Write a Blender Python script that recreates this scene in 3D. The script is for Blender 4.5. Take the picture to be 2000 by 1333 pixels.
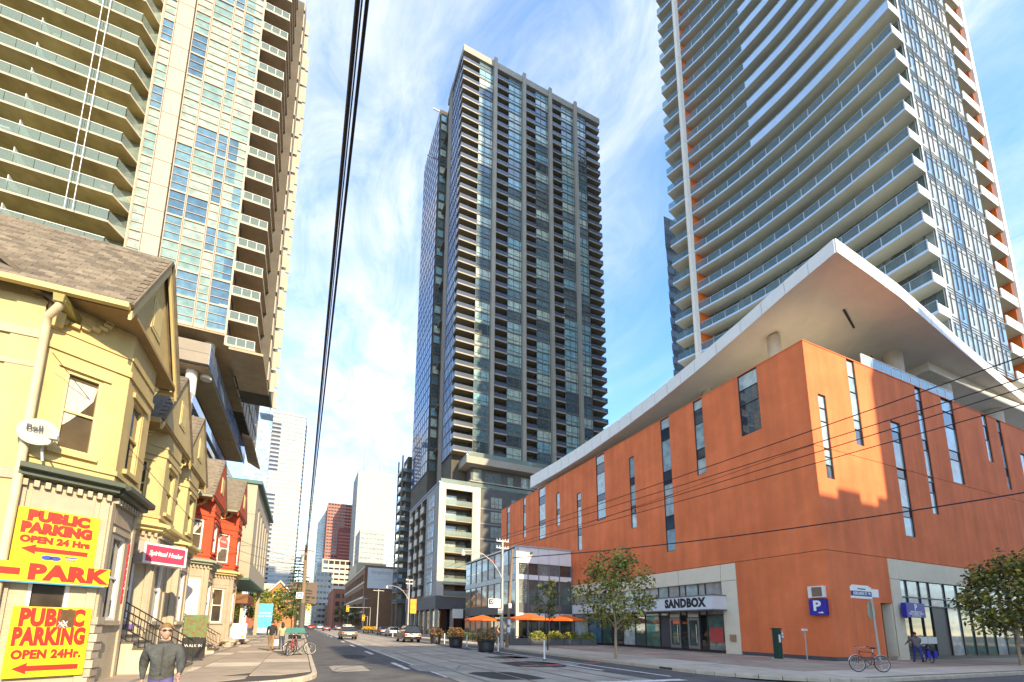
import bpy, bmesh, math, random
from mathutils import Vector, Matrix
random.seed(7)
R = math.radians
SC = bpy.context.scene
for o in list(bpy.data.objects): bpy.data.objects.remove(o, do_unlink=True)
C = SC.collection
# ---------------------------------------------------------------- camera
cam = bpy.data.cameras.new('camera'); co = bpy.data.objects.new('camera', cam); C.objects.link(co)
cam.sensor_width = 36.0; cam.lens = 14.9297; cam.shift_x = 0.03776; cam.shift_y = 0.2150
cam.clip_start = 0.05; cam.clip_end = 6000
M3 = Matrix(((0.92787431, -0.0738024, -0.36551673), (-0.37244837, -0.13556472, -0.91809826), (0.01820668, 0.9880159, -0.15327461)))
co.matrix_world = Matrix.Translation((0, 0, 1.7)) @ M3.to_4x4()
SC.camera = co
SC.render.resolution_x = 1024; SC.render.resolution_y = 682
# ---------------------------------------------------------------- sky
SUN_EL = 26.0; SUN_AZ = (0.2425, -0.970)          # horizontal direction towards the sun
w = bpy.data.worlds.new('World'); SC.world = w; w.use_nodes = True
nt = w.node_tree; nt.nodes.clear()
def nd(t, kind, **kw):
    n = t.nodes.new(kind)
    for k, v in kw.items(): setattr(n, k, v)
    return n
out = nd(nt, 'ShaderNodeOutputWorld'); bg = nd(nt, 'ShaderNodeBackground')
sky = nd(nt, 'ShaderNodeTexSky', sky_type='NISHITA'); sky.sun_disc = False
sky.sun_elevation = R(SUN_EL); sky.sun_rotation = math.atan2(SUN_AZ[0], SUN_AZ[1])
sky.air_density = 1.0; sky.dust_density = 0.15; sky.ozone_density = 2.4
hs = nd(nt, 'ShaderNodeHueSaturation'); hs.inputs['Saturation'].default_value = 1.15; hs.inputs['Value'].default_value = 0.85
nt.links.new(sky.outputs[0], hs.inputs['Color'])
tc = nd(nt, 'ShaderNodeTexCoord'); sep = nd(nt, 'ShaderNodeSeparateXYZ'); nt.links.new(tc.outputs['Generated'], sep.inputs[0])
mx = nd(nt, 'ShaderNodeMath', operation='ADD'); nt.links.new(sep.outputs['Z'], mx.inputs[0]); mx.inputs[1].default_value = 0.22
dx = nd(nt, 'ShaderNodeMath', operation='DIVIDE'); dy = nd(nt, 'ShaderNodeMath', operation='DIVIDE')
nt.links.new(sep.outputs['X'], dx.inputs[0]); nt.links.new(mx.outputs[0], dx.inputs[1])
nt.links.new(sep.outputs['Y'], dy.inputs[0]); nt.links.new(mx.outputs[0], dy.inputs[1])
cb = nd(nt, 'ShaderNodeCombineXYZ'); nt.links.new(dx.outputs[0], cb.inputs[0]); nt.links.new(dy.outputs[0], cb.inputs[1])
mp = nd(nt, 'ShaderNodeMapping'); mp.inputs['Rotation'].default_value = (0, 0, R(28)); mp.inputs['Scale'].default_value = (1.3, 0.85, 1.0)
mp.inputs['Location'].default_value = (0.35, 0.2, 0)
nt.links.new(cb.outputs[0], mp.inputs[0])
n1 = nd(nt, 'ShaderNodeTexNoise'); n1.inputs['Scale'].default_value = 1.15; n1.inputs['Detail'].default_value = 9; n1.inputs['Roughness'].default_value = 0.5; n1.inputs['Distortion'].default_value = 0.6
n2 = nd(nt, 'ShaderNodeTexNoise'); n2.inputs['Scale'].default_value = 5.5; n2.inputs['Detail'].default_value = 12; n2.inputs['Roughness'].default_value = 0.66; n2.inputs['Distortion'].default_value = 1.0
nt.links.new(mp.outputs[0], n1.inputs[0]); nt.links.new(mp.outputs[0], n2.inputs[0])
r1 = nd(nt, 'ShaderNodeMapRange'); r1.inputs[1].default_value = 0.33; r1.inputs[2].default_value = 0.62; r1.interpolation_type = 'SMOOTHSTEP'
r2 = nd(nt, 'ShaderNodeMapRange'); r2.inputs[1].default_value = 0.3; r2.inputs[2].default_value = 0.7; r2.inputs[3].default_value = 0.22
nt.links.new(n1.outputs[0], r1.inputs[0]); nt.links.new(n2.outputs[0], r2.inputs[0])
mu = nd(nt, 'ShaderNodeMath', operation='MULTIPLY'); nt.links.new(r1.outputs[0], mu.inputs[0]); nt.links.new(r2.outputs[0], mu.inputs[1])
mu2 = nd(nt, 'ShaderNodeMath', operation='MULTIPLY'); mu2.inputs[1].default_value = 1.25; mu2.use_clamp = True; nt.links.new(mu.outputs[0], mu2.inputs[0])
mixc = nd(nt, 'ShaderNodeMixRGB'); mixc.inputs['Color2'].default_value = (1.95, 2.03, 2.15, 1)
nt.links.new(mu2.outputs[0], mixc.inputs['Fac']); nt.links.new(hs.outputs[0], mixc.inputs['Color1'])
bg.inputs['Strength'].default_value = 0.15
nt.links.new(mixc.outputs[0], bg.inputs['Color']); nt.links.new(bg.outputs[0], out.inputs[0])
# ---------------------------------------------------------------- sun
sl = bpy.data.lights.new('sun', 'SUN'); so = bpy.data.objects.new('sun', sl); C.objects.link(so)
sl.energy = 2.0; sl.angle = R(0.53); sl.color = (1.0, 0.80, 0.52)
tosun = Vector((SUN_AZ[0] * math.cos(R(SUN_EL)), SUN_AZ[1] * math.cos(R(SUN_EL)), math.sin(R(SUN_EL))))
so.rotation_euler = tosun.to_track_quat('Z', 'Y').to_euler(); so.location = (30, -60, 90)
SC.view_settings.view_transform = 'Standard'; SC.view_settings.look = 'None'; SC.view_settings.gamma = 1.0
SC.view_settings.exposure = 2.12
SC.view_settings.use_curve_mapping = False
# ---------------------------------------------------------------- materials
MATS = {}
def mat(name, col, rough=0.7, metal=0.0, var=0.12, scale=3.0, bump=0.0, bscale=40.0, streak=0.0, rnd=0.0, col2=None, ior=1.45, emit=0.0, stretch=None, bdist=0.02, brick=0.0):
    if name in MATS: return MATS[name]
    m = bpy.data.materials.new(name); m.use_nodes = True; t = m.node_tree
    b = t.nodes['Principled BSDF']; L = t.links.new
    b.inputs['Roughness'].default_value = rough; b.inputs['Metallic'].default_value = metal; b.inputs['IOR'].default_value = ior
    geo = nd(t, 'ShaderNodeNewGeometry'); pos = geo.outputs['Position']
    if stretch:
        mpn = nd(t, 'ShaderNodeMapping'); mpn.inputs['Scale'].default_value = stretch; L(pos, mpn.inputs[0]); pos2 = mpn.outputs[0]
    else: pos2 = pos
    nz = nd(t, 'ShaderNodeTexNoise'); nz.inputs['Scale'].default_value = scale; nz.inputs['Detail'].default_value = 6; nz.inputs['Roughness'].default_value = 0.62; L(pos2, nz.inputs[0])
    c = Vector(col[:3]); lo = col2 if col2 else tuple(c * (1 - var)); hi = tuple(min(1, x) for x in c * (1 + var))
    mr = nd(t, 'ShaderNodeMapRange'); mr.inputs[1].default_value = 0.3; mr.inputs[2].default_value = 0.7; L(nz.outputs[0], mr.inputs[0])
    mc = nd(t, 'ShaderNodeMixRGB'); mc.inputs[1].default_value = (*lo, 1); mc.inputs[2].default_value = (*hi, 1); L(mr.outputs[0], mc.inputs[0])
    colo = mc.outputs[0]
    if streak:
        ms = nd(t, 'ShaderNodeMapping'); ms.inputs['Scale'].default_value = (0.8, 0.8, 0.06); L(pos, ms.inputs[0])
        ns = nd(t, 'ShaderNodeTexNoise'); ns.inputs['Scale'].default_value = 1.6; ns.inputs['Detail'].default_value = 5; L(ms.outputs[0], ns.inputs[0])
        rs = nd(t, 'ShaderNodeMapRange'); rs.inputs[1].default_value = 0.35; rs.inputs[2].default_value = 0.68; rs.inputs[3].default_value = 1.0 - streak; rs.inputs[4].default_value = 1.0 + streak * 0.35; L(ns.outputs[0], rs.inputs[0])
        hv = nd(t, 'ShaderNodeHueSaturation'); L(colo, hv.inputs['Color']); L(rs.outputs[0], hv.inputs['Value']); colo = hv.outputs[0]
    if rnd:
        oi = nd(t, 'ShaderNodeObjectInfo'); rr = nd(t, 'ShaderNodeMapRange'); rr.inputs[3].default_value = 1 - rnd; rr.inputs[4].default_value = 1 + rnd; L(oi.outputs['Random'], rr.inputs[0])
        hv2 = nd(t, 'ShaderNodeHueSaturation'); L(colo, hv2.inputs['Color']); L(rr.outputs[0], hv2.inputs['Value']); colo = hv2.outputs[0]
    L(colo, b.inputs['Base Color'])
    if brick:
        sx_ = nd(t, 'ShaderNodeSeparateXYZ'); L(pos, sx_.inputs[0]); ad = nd(t, 'ShaderNodeMath', operation='ADD'); L(sx_.outputs[0], ad.inputs[0]); L(sx_.outputs[1], ad.inputs[1])
        cbx = nd(t, 'ShaderNodeCombineXYZ'); L(ad.outputs[0], cbx.inputs[0]); L(sx_.outputs[2], cbx.inputs[1])
        bk = nd(t, 'ShaderNodeTexBrick'); bk.inputs['Scale'].default_value = 1.0; bk.inputs['Brick Width'].default_value = 0.23; bk.inputs['Row Height'].default_value = 0.078; bk.inputs['Mortar Size'].default_value = 0.008; bk.inputs['Mortar Smooth'].default_value = 0.3
        bk.inputs['Color1'].default_value = (1, 1, 1, 1); bk.inputs['Color2'].default_value = (0.86, 0.86, 0.86, 1); bk.inputs['Mortar'].default_value = (0.62, 0.6, 0.56, 1); L(cbx.outputs[0], bk.inputs['Vector'])
        mm_ = nd(t, 'ShaderNodeMixRGB'); mm_.blend_type = 'MULTIPLY'; mm_.inputs[0].default_value = brick; L(colo, mm_.inputs[1]); L(bk.outputs['Color'], mm_.inputs[2]); L(mm_.outputs[0], b.inputs['Base Color'])
    if bump:
        nb = nd(t, 'ShaderNodeTexNoise'); nb.inputs['Scale'].default_value = bscale; nb.inputs['Detail'].default_value = 4; L(pos, nb.inputs[0])
        bp = nd(t, 'ShaderNodeBump'); bp.inputs['Strength'].default_value = bump; bp.inputs['Distance'].default_value = bdist; L(nb.outputs[0], bp.inputs['Height']); L(bp.outputs[0], b.inputs['Normal'])
    if emit:
        L(colo, b.inputs['Emission Color']); b.inputs['Emission Strength'].default_value = emit
    MATS[name] = m; return m
def glass(name, cols, ior=1.9, rough=0.03, wav=0.04, wscale=0.55, cell=None, bump_d=0.1):
    """window glass seen by day: what hangs behind it differs from pane to pane, the sky mirrors in it"""
    if name in MATS: return MATS[name]
    m = bpy.data.materials.new(name); m.use_nodes = True; t = m.node_tree; b = t.nodes['Principled BSDF']; L = t.links.new
    b.inputs['Roughness'].default_value = rough; b.inputs['IOR'].default_value = ior
    geo = nd(t, 'ShaderNodeNewGeometry'); oi = nd(t, 'ShaderNodeObjectInfo'); src = oi.outputs['Random']
    if cell:
        mpn = nd(t, 'ShaderNodeMapping'); mpn.inputs['Scale'].default_value = cell; L(geo.outputs['Position'], mpn.inputs[0])
        fl = nd(t, 'ShaderNodeVectorMath', operation='FLOOR'); L(mpn.outputs[0], fl.inputs[0])
        wn = nd(t, 'ShaderNodeTexWhiteNoise', noise_dimensions='3D'); L(fl.outputs[0], wn.inputs['Vector'])
        ad = nd(t, 'ShaderNodeMath', operation='ADD'); L(wn.outputs['Value'], ad.inputs[0]); L(src, ad.inputs[1])
        fr = nd(t, 'ShaderNodeMath', operation='FRACT'); L(ad.outputs[0], fr.inputs[0]); src = fr.outputs[0]
    cr = nd(t, 'ShaderNodeValToRGB'); cr.color_ramp.interpolation = 'CONSTANT'
    els = cr.color_ramp.elements
    while len(els) < len(cols): els.new(0.5)
    for i, c in enumerate(cols):
        els[i].position = i / len(cols); els[i].color = (*c, 1)
    L(src, cr.inputs[0])
    nz = nd(t, 'ShaderNodeTexNoise'); nz.inputs['Scale'].default_value = 1.7; nz.inputs['Detail'].default_value = 3; L(geo.outputs['Position'], nz.inputs[0])
    rs = nd(t, 'ShaderNodeMapRange'); rs.inputs[1].default_value = 0.3; rs.inputs[2].default_value = 0.7; rs.inputs[3].default_value = 0.7; rs.inputs[4].default_value = 1.2; L(nz.outputs[0], rs.inputs[0])
    hv = nd(t, 'ShaderNodeHueSaturation'); L(cr.outputs[0], hv.inputs['Color']); L(rs.outputs[0], hv.inputs['Value']); L(hv.outputs[0], b.inputs['Base Color'])
    nb = nd(t, 'ShaderNodeTexNoise'); nb.inputs['Scale'].default_value = wscale; nb.inputs['Detail'].default_value = 2; L(geo.outputs['Position'], nb.inputs[0])
    bp = nd(t, 'ShaderNodeBump'); bp.inputs['Strength'].default_value = wav; bp.inputs['Distance'].default_value = bump_d; L(nb.outputs[0], bp.inputs['Height']); L(bp.outputs[0], b.inputs['Normal'])
    MATS[name] = m; return m
def rail_glass(name, col, tr=0.45):
    if name in MATS: return MATS[name]
    m = bpy.data.materials.new(name); m.use_nodes = True; t = m.node_tree; b = t.nodes['Principled BSDF']; L = t.links.new
    b.inputs['Base Color'].default_value = (*col, 1); b.inputs['Roughness'].default_value = 0.05; b.inputs['IOR'].default_value = 1.7
    tp = nd(t, 'ShaderNodeBsdfTransparent'); tp.inputs[0].default_value = (0.82, 0.95, 0.92, 1); mxs = nd(t, 'ShaderNodeMixShader'); mxs.inputs[0].default_value = tr
    L(b.outputs[0], mxs.inputs[1]); L(tp.outputs[0], mxs.inputs[2]); L(mxs.outputs[0], t.nodes['Material Output'].inputs[0])
    MATS[name] = m; return m
# ---------------------------------------------------------------- mesh builder
class MB:
    def __init__(s, xf=None): s.v = []; s.f = []; s.m = []; s.sm = []; s.xf = xf
    def add(s, pts, faces, m=0, smooth=False):
        b = len(s.v)
        for p in pts:
            p = Vector(p); s.v.append(s.xf @ p if s.xf else p)
        for f in faces: s.f.append([b + i for i in f]); s.m.append(m); s.sm.append(smooth)
        return s
    def box(s, x0, x1, y0, y1, z0, z1, m=0):
        if x0 > x1: x0, x1 = x1, x0
        if y0 > y1: y0, y1 = y1, y0
        if z0 > z1: z0, z1 = z1, z0
        return s.add([(x0, y0, z0), (x1, y0, z0), (x1, y1, z0), (x0, y1, z0), (x0, y0, z1), (x1, y0, z1), (x1, y1, z1), (x0, y1, z1)],
              [(0, 3, 2, 1), (4, 5, 6, 7), (0, 1, 5, 4), (1, 2, 6, 5), (2, 3, 7, 6), (3, 0, 4, 7)], m)
    def quad(s, a, b, c, d, m=0): return s.add([a, b, c, d], [(0, 1, 2, 3)], m)
    def prism(s, poly, z0, z1, m=0, mt=None, mb=None):
        n = len(poly); A = sum(poly[i][0] * poly[(i + 1) % n][1] - poly[(i + 1) % n][0] * poly[i][1] for i in range(n))
        if A < 0: poly = list(reversed(poly))
        zz0 = z0 if isinstance(z0, (list, tuple)) else [z0] * n; zz1 = z1 if isinstance(z1, (list, tuple)) else [z1] * n
        if A < 0: zz0 = list(reversed(zz0)); zz1 = list(reversed(zz1))
        pts = [(p[0], p[1], zz0[i]) for i, p in enumerate(poly)] + [(p[0], p[1], zz1[i]) for i, p in enumerate(poly)]
        s.add(pts, [(i, (i + 1) % n, n + (i + 1) % n, n + i) for i in range(n)], m)
        s.add(pts[n:], [tuple(range(n))], m if mt is None else mt); s.add(pts[:n], [tuple(reversed(range(n)))], m if mb is None else mb)
        return s
    def extr(s, prof, p0, p1, up=(0, 0, 1), m=0):
        """sweep a 2-d profile (right, up) from p0 to p1"""
        p0 = Vector(p0); p1 = Vector(p1); d = (p1 - p0).normalized(); up = Vector(up); r = d.cross(up).normalized(); u = r.cross(d)
        n = len(prof); pts = [p0 + r * a + u * b for a, b in prof] + [p1 + r * a + u * b for a, b in prof]
        s.add(pts, [(i, (i + 1) % n, n + (i + 1) % n, n + i) for i in range(n)] + [tuple(reversed(range(n))), tuple(range(n, 2 * n))], m); return s
    def cyl(s, p0, p1, r0, r1=None, n=10, m=0, caps=True, smooth=True):
        if r1 is None: r1 = r0
        p0 = Vector(p0); p1 = Vector(p1); d = (p1 - p0); d = d.normalized() if d.length > 1e-9 else Vector((0, 0, 1))
        a = d.orthogonal().normalized(); b = d.cross(a)
        pts = [p0 + (a * math.cos(2 * math.pi * i / n) + b * math.sin(2 * math.pi * i / n)) * r0 for i in range(n)] + [p1 + (a * math.cos(2 * math.pi * i / n) + b * math.sin(2 * math.pi * i / n)) * r1 for i in range(n)]
        s.add(pts, [(i, (i + 1) % n, n + (i + 1) % n, n + i) for i in range(n)], m, smooth)
        if caps: s.add(pts, [tuple(reversed(range(n))), tuple(range(n, 2 * n))], m)
        return s
    def tube(s, pts, r, n=6, m=0):
        rr = r if isinstance(r, (list, tuple)) else [r] * len(pts)
        P = [Vector(p) for p in pts]; rings = []; ref = None
        for i, p in enumerate(P):
            d = (P[min(i + 1, len(P) - 1)] - P[max(i - 1, 0)]).normalized()
            if ref is None: ref = d.orthogonal().normalized()
            a = (ref - d * ref.dot(d)).normalized(); ref = a; b = d.cross(a)
            rings.append([p + (a * math.cos(2 * math.pi * k / n) + b * math.sin(2 * math.pi * k / n)) * rr[i] for k in range(n)])
        pts2 = [q for r_ in rings for q in r_]
        fs = [(i * n + k, i * n + (k + 1) % n, (i + 1) * n + (k + 1) % n, (i + 1) * n + k) for i in range(len(P) - 1) for k in range(n)]
        s.add(pts2, fs, m, True); s.add(rings[0], [tuple(reversed(range(n)))], m); s.add(rings[-1], [tuple(range(n))], m); return s
    def torus(s, c, axis, R0, r, N=24, n=6, m=0):
        c = Vector(c); d = Vector(axis).normalized(); a = d.orthogonal().normalized(); b = d.cross(a)
        pts = []
        for i in range(N):
            t = 2 * math.pi * i / N; e = a * math.cos(t) + b * math.sin(t)
            for k in range(n):
                q = 2 * math.pi * k / n; pts.append(c + e * (R0 + r * math.cos(q)) + d * (r * math.sin(q)))
        s.add(pts, [(i * n + k, ((i + 1) % N) * n + k, ((i + 1) % N) * n + (k + 1) % n, i * n + (k + 1) % n) for i in range(N) for k in range(n)], m, True); return s
    def lathe(s, c, prof, n=14, m=0, smooth=True, sx=1.0, sy=1.0):
        c = Vector(c); pts = []
        for r, z in prof:
            for i in range(n): pts.append(c + Vector((r * sx * math.cos(2 * math.pi * i / n), r * sy * math.sin(2 * math.pi * i / n), z)))
        k = len(prof)
        s.add(pts, [(j * n + i, j * n + (i + 1) % n, (j + 1) * n + (i + 1) % n, (j + 1) * n + i) for j in range(k - 1) for i in range(n)], m, smooth)
        s.add(pts[:n], [tuple(reversed(range(n)))], m); s.add(pts[-n:], [tuple(range(n))], m); return s
    def wall(s, u0, u1, v0, v1, holes, fn, dep=0.15, m=0, mr=None):
        """a wall sheet in (u, v) with rectangular holes and their reveals; fn(u, v, depth) gives the point"""
        us = sorted({u0, u1, *[h[0] for h in holes], *[h[1] for h in holes]}); vs = sorted({v0, v1, *[h[2] for h in holes], *[h[3] for h in holes]})
        us = [u for u in us if u0 <= u <= u1]; vs = [v for v in vs if v0 <= v <= v1]
        for i in range(len(us) - 1):
            j = 0
            while j < len(vs) - 1:
                def hol(jj):
                    cu = (us[i] + us[i + 1]) / 2; cv = (vs[jj] + vs[jj + 1]) / 2
                    return any(h[0] < cu < h[1] and h[2] < cv < h[3] for h in holes)
                if hol(j): j += 1; continue
                k = j
                while k + 1 < len(vs) - 1 and not hol(k + 1): k += 1
                s.quad(fn(us[i], vs[j], 0), fn(us[i + 1], vs[j], 0), fn(us[i + 1], vs[k + 1], 0), fn(us[i], vs[k + 1], 0), m); j = k + 1
        q = m if mr is None else mr
        for a, b, c, d in holes:
            s.quad(fn(a, c, 0), fn(a, c, dep), fn(b, c, dep), fn(b, c, 0), q); s.quad(fn(a, d, 0), fn(b, d, 0), fn(b, d, dep), fn(a, d, dep), q)
            s.quad(fn(a, c, 0), fn(a, d, 0), fn(a, d, dep), fn(a, c, dep), q); s.quad(fn(b, c, 0), fn(b, c, dep), fn(b, d, dep), fn(b, d, 0), q)
        return s
    def mesh(s, name, mats):
        me = bpy.data.meshes.new(name); me.from_pydata([tuple(v) for v in s.v], [], s.f)
        for x in (mats if isinstance(mats, (list, tuple)) else [mats]): me.materials.append(x)
        me.polygons.foreach_set('material_index', s.m); me.polygons.foreach_set('use_smooth', s.sm); me.update(); return me
def link(name, data, parent=None, loc=(0, 0, 0), rz=0.0, rot=None):
    o = bpy.data.objects.new(name, data); C.objects.link(o)
    o.location = loc; o.rotation_euler = rot if rot else (0, 0, rz)
    if parent: o.parent = parent
    return o
def part(parent, name, mb, mats, label=None, kind=None, loc=(0, 0, 0), rz=0.0):
    o = link(name, mb.mesh(name, mats), parent, loc, rz)
    if label: o['label'] = label
    if kind: o['kind'] = kind
    return o
def tag(o, label, cat, group=None):
    o['label'] = label; o['category'] = cat
    if group: o['group'] = group
    return o
def thing(name, label, cat, loc=(0, 0, 0), rz=0.0, group=None):
    o = link(name, None, None, loc, rz); o.empty_display_size = 0.2; return tag(o, label, cat, group)
def struct(name, mb, mats, kind='structure'):
    o = link(name, mb.mesh(name, mats)); o['kind'] = kind; return o
def dup(root, loc=None, rz=None, label=None, parent=None):
    r = root.copy(); C.objects.link(r); r.parent = parent
    if loc is not None: r.location = loc
    if rz is not None: r.rotation_euler = (0, 0, rz)
    if label: r['label'] = label
    for ch in list(root.children): dup(ch, parent=r)
    return r
def local(parent, o):          # keep o where it is in the world under a placed parent
    o.parent = parent; o.matrix_parent_inverse = parent.matrix_world.inverted() if False else (Matrix.Translation(parent.location) @ parent.rotation_euler.to_matrix().to_4x4()).inverted()
def text_mesh(s, size, mat_, bold=0.0, extr=0.004, align='CENTER', shear=0.0, sx=1.0, spacing=1.0):
    cu = bpy.data.curves.new('text', 'FONT'); cu.body = s; cu.size = size; cu.align_x = align; cu.align_y = 'CENTER'; cu.offset = bold; cu.extrude = extr; cu.shear = shear; cu.resolution_u = 3; cu.space_character = spacing
    o = bpy.data.objects.new('text', cu); C.objects.link(o); dg = bpy.context.evaluated_depsgraph_get(); me = bpy.data.meshes.new_from_object(o.evaluated_get(dg))
    bpy.data.objects.remove(o, do_unlink=True); bpy.data.curves.remove(cu)
    me.name = 'lettering'
    for v in me.vertices: v.co.x *= sx
    me.materials.clear(); me.materials.append(mat_); return me
def frame(o, ux, n):          # matrix with x along ux, z along normal n, y up-ish
    ux = Vector(ux).normalized(); n = Vector(n).normalized(); uy = n.cross(ux)
    return Matrix(((ux.x, uy.x, n.x, o[0]), (ux.y, uy.y, n.y, o[1]), (ux.z, uy.z, n.z, o[2]), (0, 0, 0, 1)))
def lettering(parent, s, size, m, mw, **kw):
    o = link('lettering', text_mesh(s, size, m, **kw), parent)
    o.matrix_basis = mw; return o
def pieces(parent, name, items, mesh, cap=290, rest_name=None, key=None):
    """items: list of local matrices for one shared mesh; those past the cap are joined into one part"""
    if key: items = sorted(items, key=key)
    for M in items[:cap]:
        o = bpy.data.objects.new(name, mesh); C.objects.link(o); o.parent = parent; o.matrix_basis = M
    if len(items) > cap:
        mb = MB(); vs = [v.co.copy() for v in mesh.vertices]; fs = [tuple(p.vertices) for p in mesh.polygons]
        for M in items[cap:]: mb.add([M @ v for v in vs], fs)
        part(parent, rest_name or name + 's_beyond', mb, [x for x in mesh.materials], kind='stuff')
T = Matrix.Translation
# ================================================================ the ground
asphalt = mat('asphalt', (0.105, 0.10, 0.094), 0.85, var=0.3, scale=0.9, bump=0.35, bscale=60, col2=(0.062, 0.06, 0.058))
track_con = mat('track_concrete', (0.40, 0.35, 0.28), 0.85, var=0.2, scale=0.7, bump=0.2, bscale=30, col2=(0.26, 0.225, 0.18))
conc_lt = mat('pale_concrete', (0.52, 0.45, 0.35), 0.9, var=0.16, scale=1.3, bump=0.15, bscale=35, rnd=0.1)
conc_lt2 = mat('worn_concrete', (0.34, 0.275, 0.205), 0.9, var=0.16, scale=1.0, bump=0.2, bscale=35, rnd=0.14)
paver_m = mat('plaza_paver', (0.40, 0.29, 0.22), 0.85, var=0.15, scale=2, bump=0.15, bscale=30, rnd=0.26)
kerb_m = mat('kerb_concrete', (0.50, 0.42, 0.31), 0.9, var=0.18, scale=2.5, bump=0.2, bscale=30)
steel_rail = mat('rail_steel', (0.30, 0.28, 0.26), 0.35, 0.9, var=0.2)
paint_w = mat('road_paint', (0.74, 0.72, 0.66), 0.7, var=0.25, scale=5, col2=(0.42, 0.40, 0.37))
earth = mat('city_ground', (0.12, 0.11, 0.10), 0.95, var=0.2, scale=0.05)
joint_m = mat('joint_dark', (0.07, 0.06, 0.05), 0.95)
struct('ground', MB().quad((-3000, -3000, -0.06), (3000, -3000, -0.06), (3000, 3000, -0.06), (-3000, 3000, -0.06)), earth)
rd = MB(); rd.quad((0.6, 9.3, 0), (15.2, 9.3, 0), (15.2, 1400, 0), (0.6, 1400, 0)); rd.quad((-90, -3, 0), (160, -3, 0), (160, 9.3, 0), (-90, 9.3, 0)); rd.quad((-3, -120, 0), (15.2, -120, 0), (15.2, -3, 0), (-3, -3, 0)); rd.quad((-90, 9.3, 0), (0.6, 9.3, 0), (0.6, 16, 0), (-90, 16, 0))
road = struct('road', rd, asphalt)
tk = MB()
y = 5.0
while y < 140:                      # cast concrete track slabs, each its own piece
    part(road, 'track_slab', MB().box(4.75, 8.02, y, y + 5.97, 0.002, 0.006), track_con); part(road, 'track_slab', MB().box(8.04, 11.5, y, y + 5.97, 0.002, 0.006), track_con); y += 6.0
part(road, 'track_slab', MB().box(4.75, 11.5, 140, 900, 0.002, 0.006), track_con)
for x in (5.55, 7.05, 8.95, 10.45):
    part(road, 'tram_rail', MB().box(x - 0.035, x + 0.035, 4, 900, 0.004, 0.013), steel_rail)
    part(road, 'rail_groove', MB().box(x + 0.04, x + 0.085, 4, 900, 0.004, 0.0105), joint_m)
for x, y0, n, ln, gap, wd in ((4.05, 17.0, 22, 3.0, 6.0, 0.11), (11.9, 15, 3, 3.0, 9.0, 0.11)):
    for i in range(n): part(road, 'lane_dash', MB().box(x - wd, x + wd, y0 + i * (ln + gap), y0 + i * (ln + gap) + ln, 0.003, 0.0085), paint_w)
part(road, 'edge_line', MB().box(12.95, 13.1, 12.5, 200, 0.003, 0.0085), paint_w)
part(road, 'edge_line', MB().box(4.66, 4.745, 14, 200, 0.003, 0.0085), paint_w)
part(road, 'stop_line', MB().box(8.4, 12.6, 11.3, 11.7, 0.012, 0.0145), paint_w)
patch_m = mat('asphalt_patch', (0.045, 0.043, 0.042), 0.9, var=0.25, scale=3, bump=0.3, bscale=70)
patch2_m = mat('concrete_patch', (0.31, 0.28, 0.24), 0.9, var=0.2, scale=2)
for (x0, x1, y0, y1, pm) in ((8.9, 11.9, 16.5, 19.8, patch_m), (5.9, 7.9, 12.8, 15.5, patch_m), (10.0, 12.4, 21.5, 23.4, patch_m), (4.3, 5.9, 15.6, 18.8, patch2_m), (2.2, 3.4, 23, 25.5, patch_m), (11.3, 12.7, 17.2, 24.0, patch2_m), (1.2, 2.6, 16.5, 19, patch2_m)):
    n = 9; pl = []
    for i in range(n):
        a = 2 * math.pi * i / n; k = 0.85 + 0.3 * random.random(); pl.append(((x0 + x1) / 2 + math.copysign(abs(math.cos(a)) ** 0.5, math.cos(a)) * (x1 - x0) / 2 * k, (y0 + y1) / 2 + math.copysign(abs(math.sin(a)) ** 0.5, math.sin(a)) * (y1 - y0) / 2 * k))
    part(road, 'repair_patch', MB().prism(pl, 0.0062, 0.0102), pm)
red_spray = mat('red_survey_paint', (0.62, 0.10, 0.10), 0.8, var=0.3, scale=9)
for x, y in ((10.1, 20.4), (9.4, 17.3), (10.7, 17.4), (13.4, 18.0)):
    part(road, 'survey_mark', MB().box(x, x + 0.9, y, y + 0.35, 0.008, 0.0125), red_spray)
mh = MB(); mh.lathe((7.9, 22.5, 0.004), [(0.34, 0), (0.34, 0.006), (0.30, 0.008)], 18); part(road, 'manhole_cover', mh, steel_rail)
# ---- left pavement
def arc(cx, cy, r, a0, a1, n=8): return [(cx + r * math.cos(R(a0 + (a1 - a0) * i / n)), cy + r * math.sin(R(a0 + (a1 - a0) * i / n))) for i in range(n + 1)]
lk = arc(-1.9, 15.3, 2.35, -90, 0) ; lk = [(p[0], p[1]) for p in lk]
lp = [(-16, 12.95)] + lk + [(0.45, 420), (-16, 420)]
lpv = struct('pavement_left', MB().prism(lp, -0.05, 0.125), joint_m)
def kerb_strip(name, pts, wdt=0.16, h=0.15):
    mb = MB()
    for i in range(len(pts) - 1):
        a = Vector((*pts[i], 0)); b = Vector((*pts[i + 1], 0)); d = (b - a).normalized(); r = Vector((d.y, -d.x, 0)) * wdt
        mb.add([a, b, b + r, a + r, a + Vector((0, 0, h)), b + Vector((0, 0, h)), b + r * 0.85 + Vector((0, 0, h)), a + r * 0.85 + Vector((0, 0, h)), b + r + Vector((0, 0, h - 0.03)), a + r + Vector((0, 0, h - 0.03))],
               [(4, 5, 6, 7), (7, 6, 8, 9), (9, 8, 2, 3), (0, 4, 7, 9, 3), (1, 2, 8, 6, 5), (0, 1, 5, 4)])
    return struct(name, mb, kerb_m)
def seg(pts, y_end, step):
    q = list(pts); y = q[-1][1]
    while y < y_end: y += step; q.append((q[-1][0], min(y, y_end)))
    return q
kerb_strip('kerb_left', seg(lk, 140, 3.0))
xs = [-9.2, -6.9, -4.9, -3.1, -1.35, 0.43]
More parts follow.
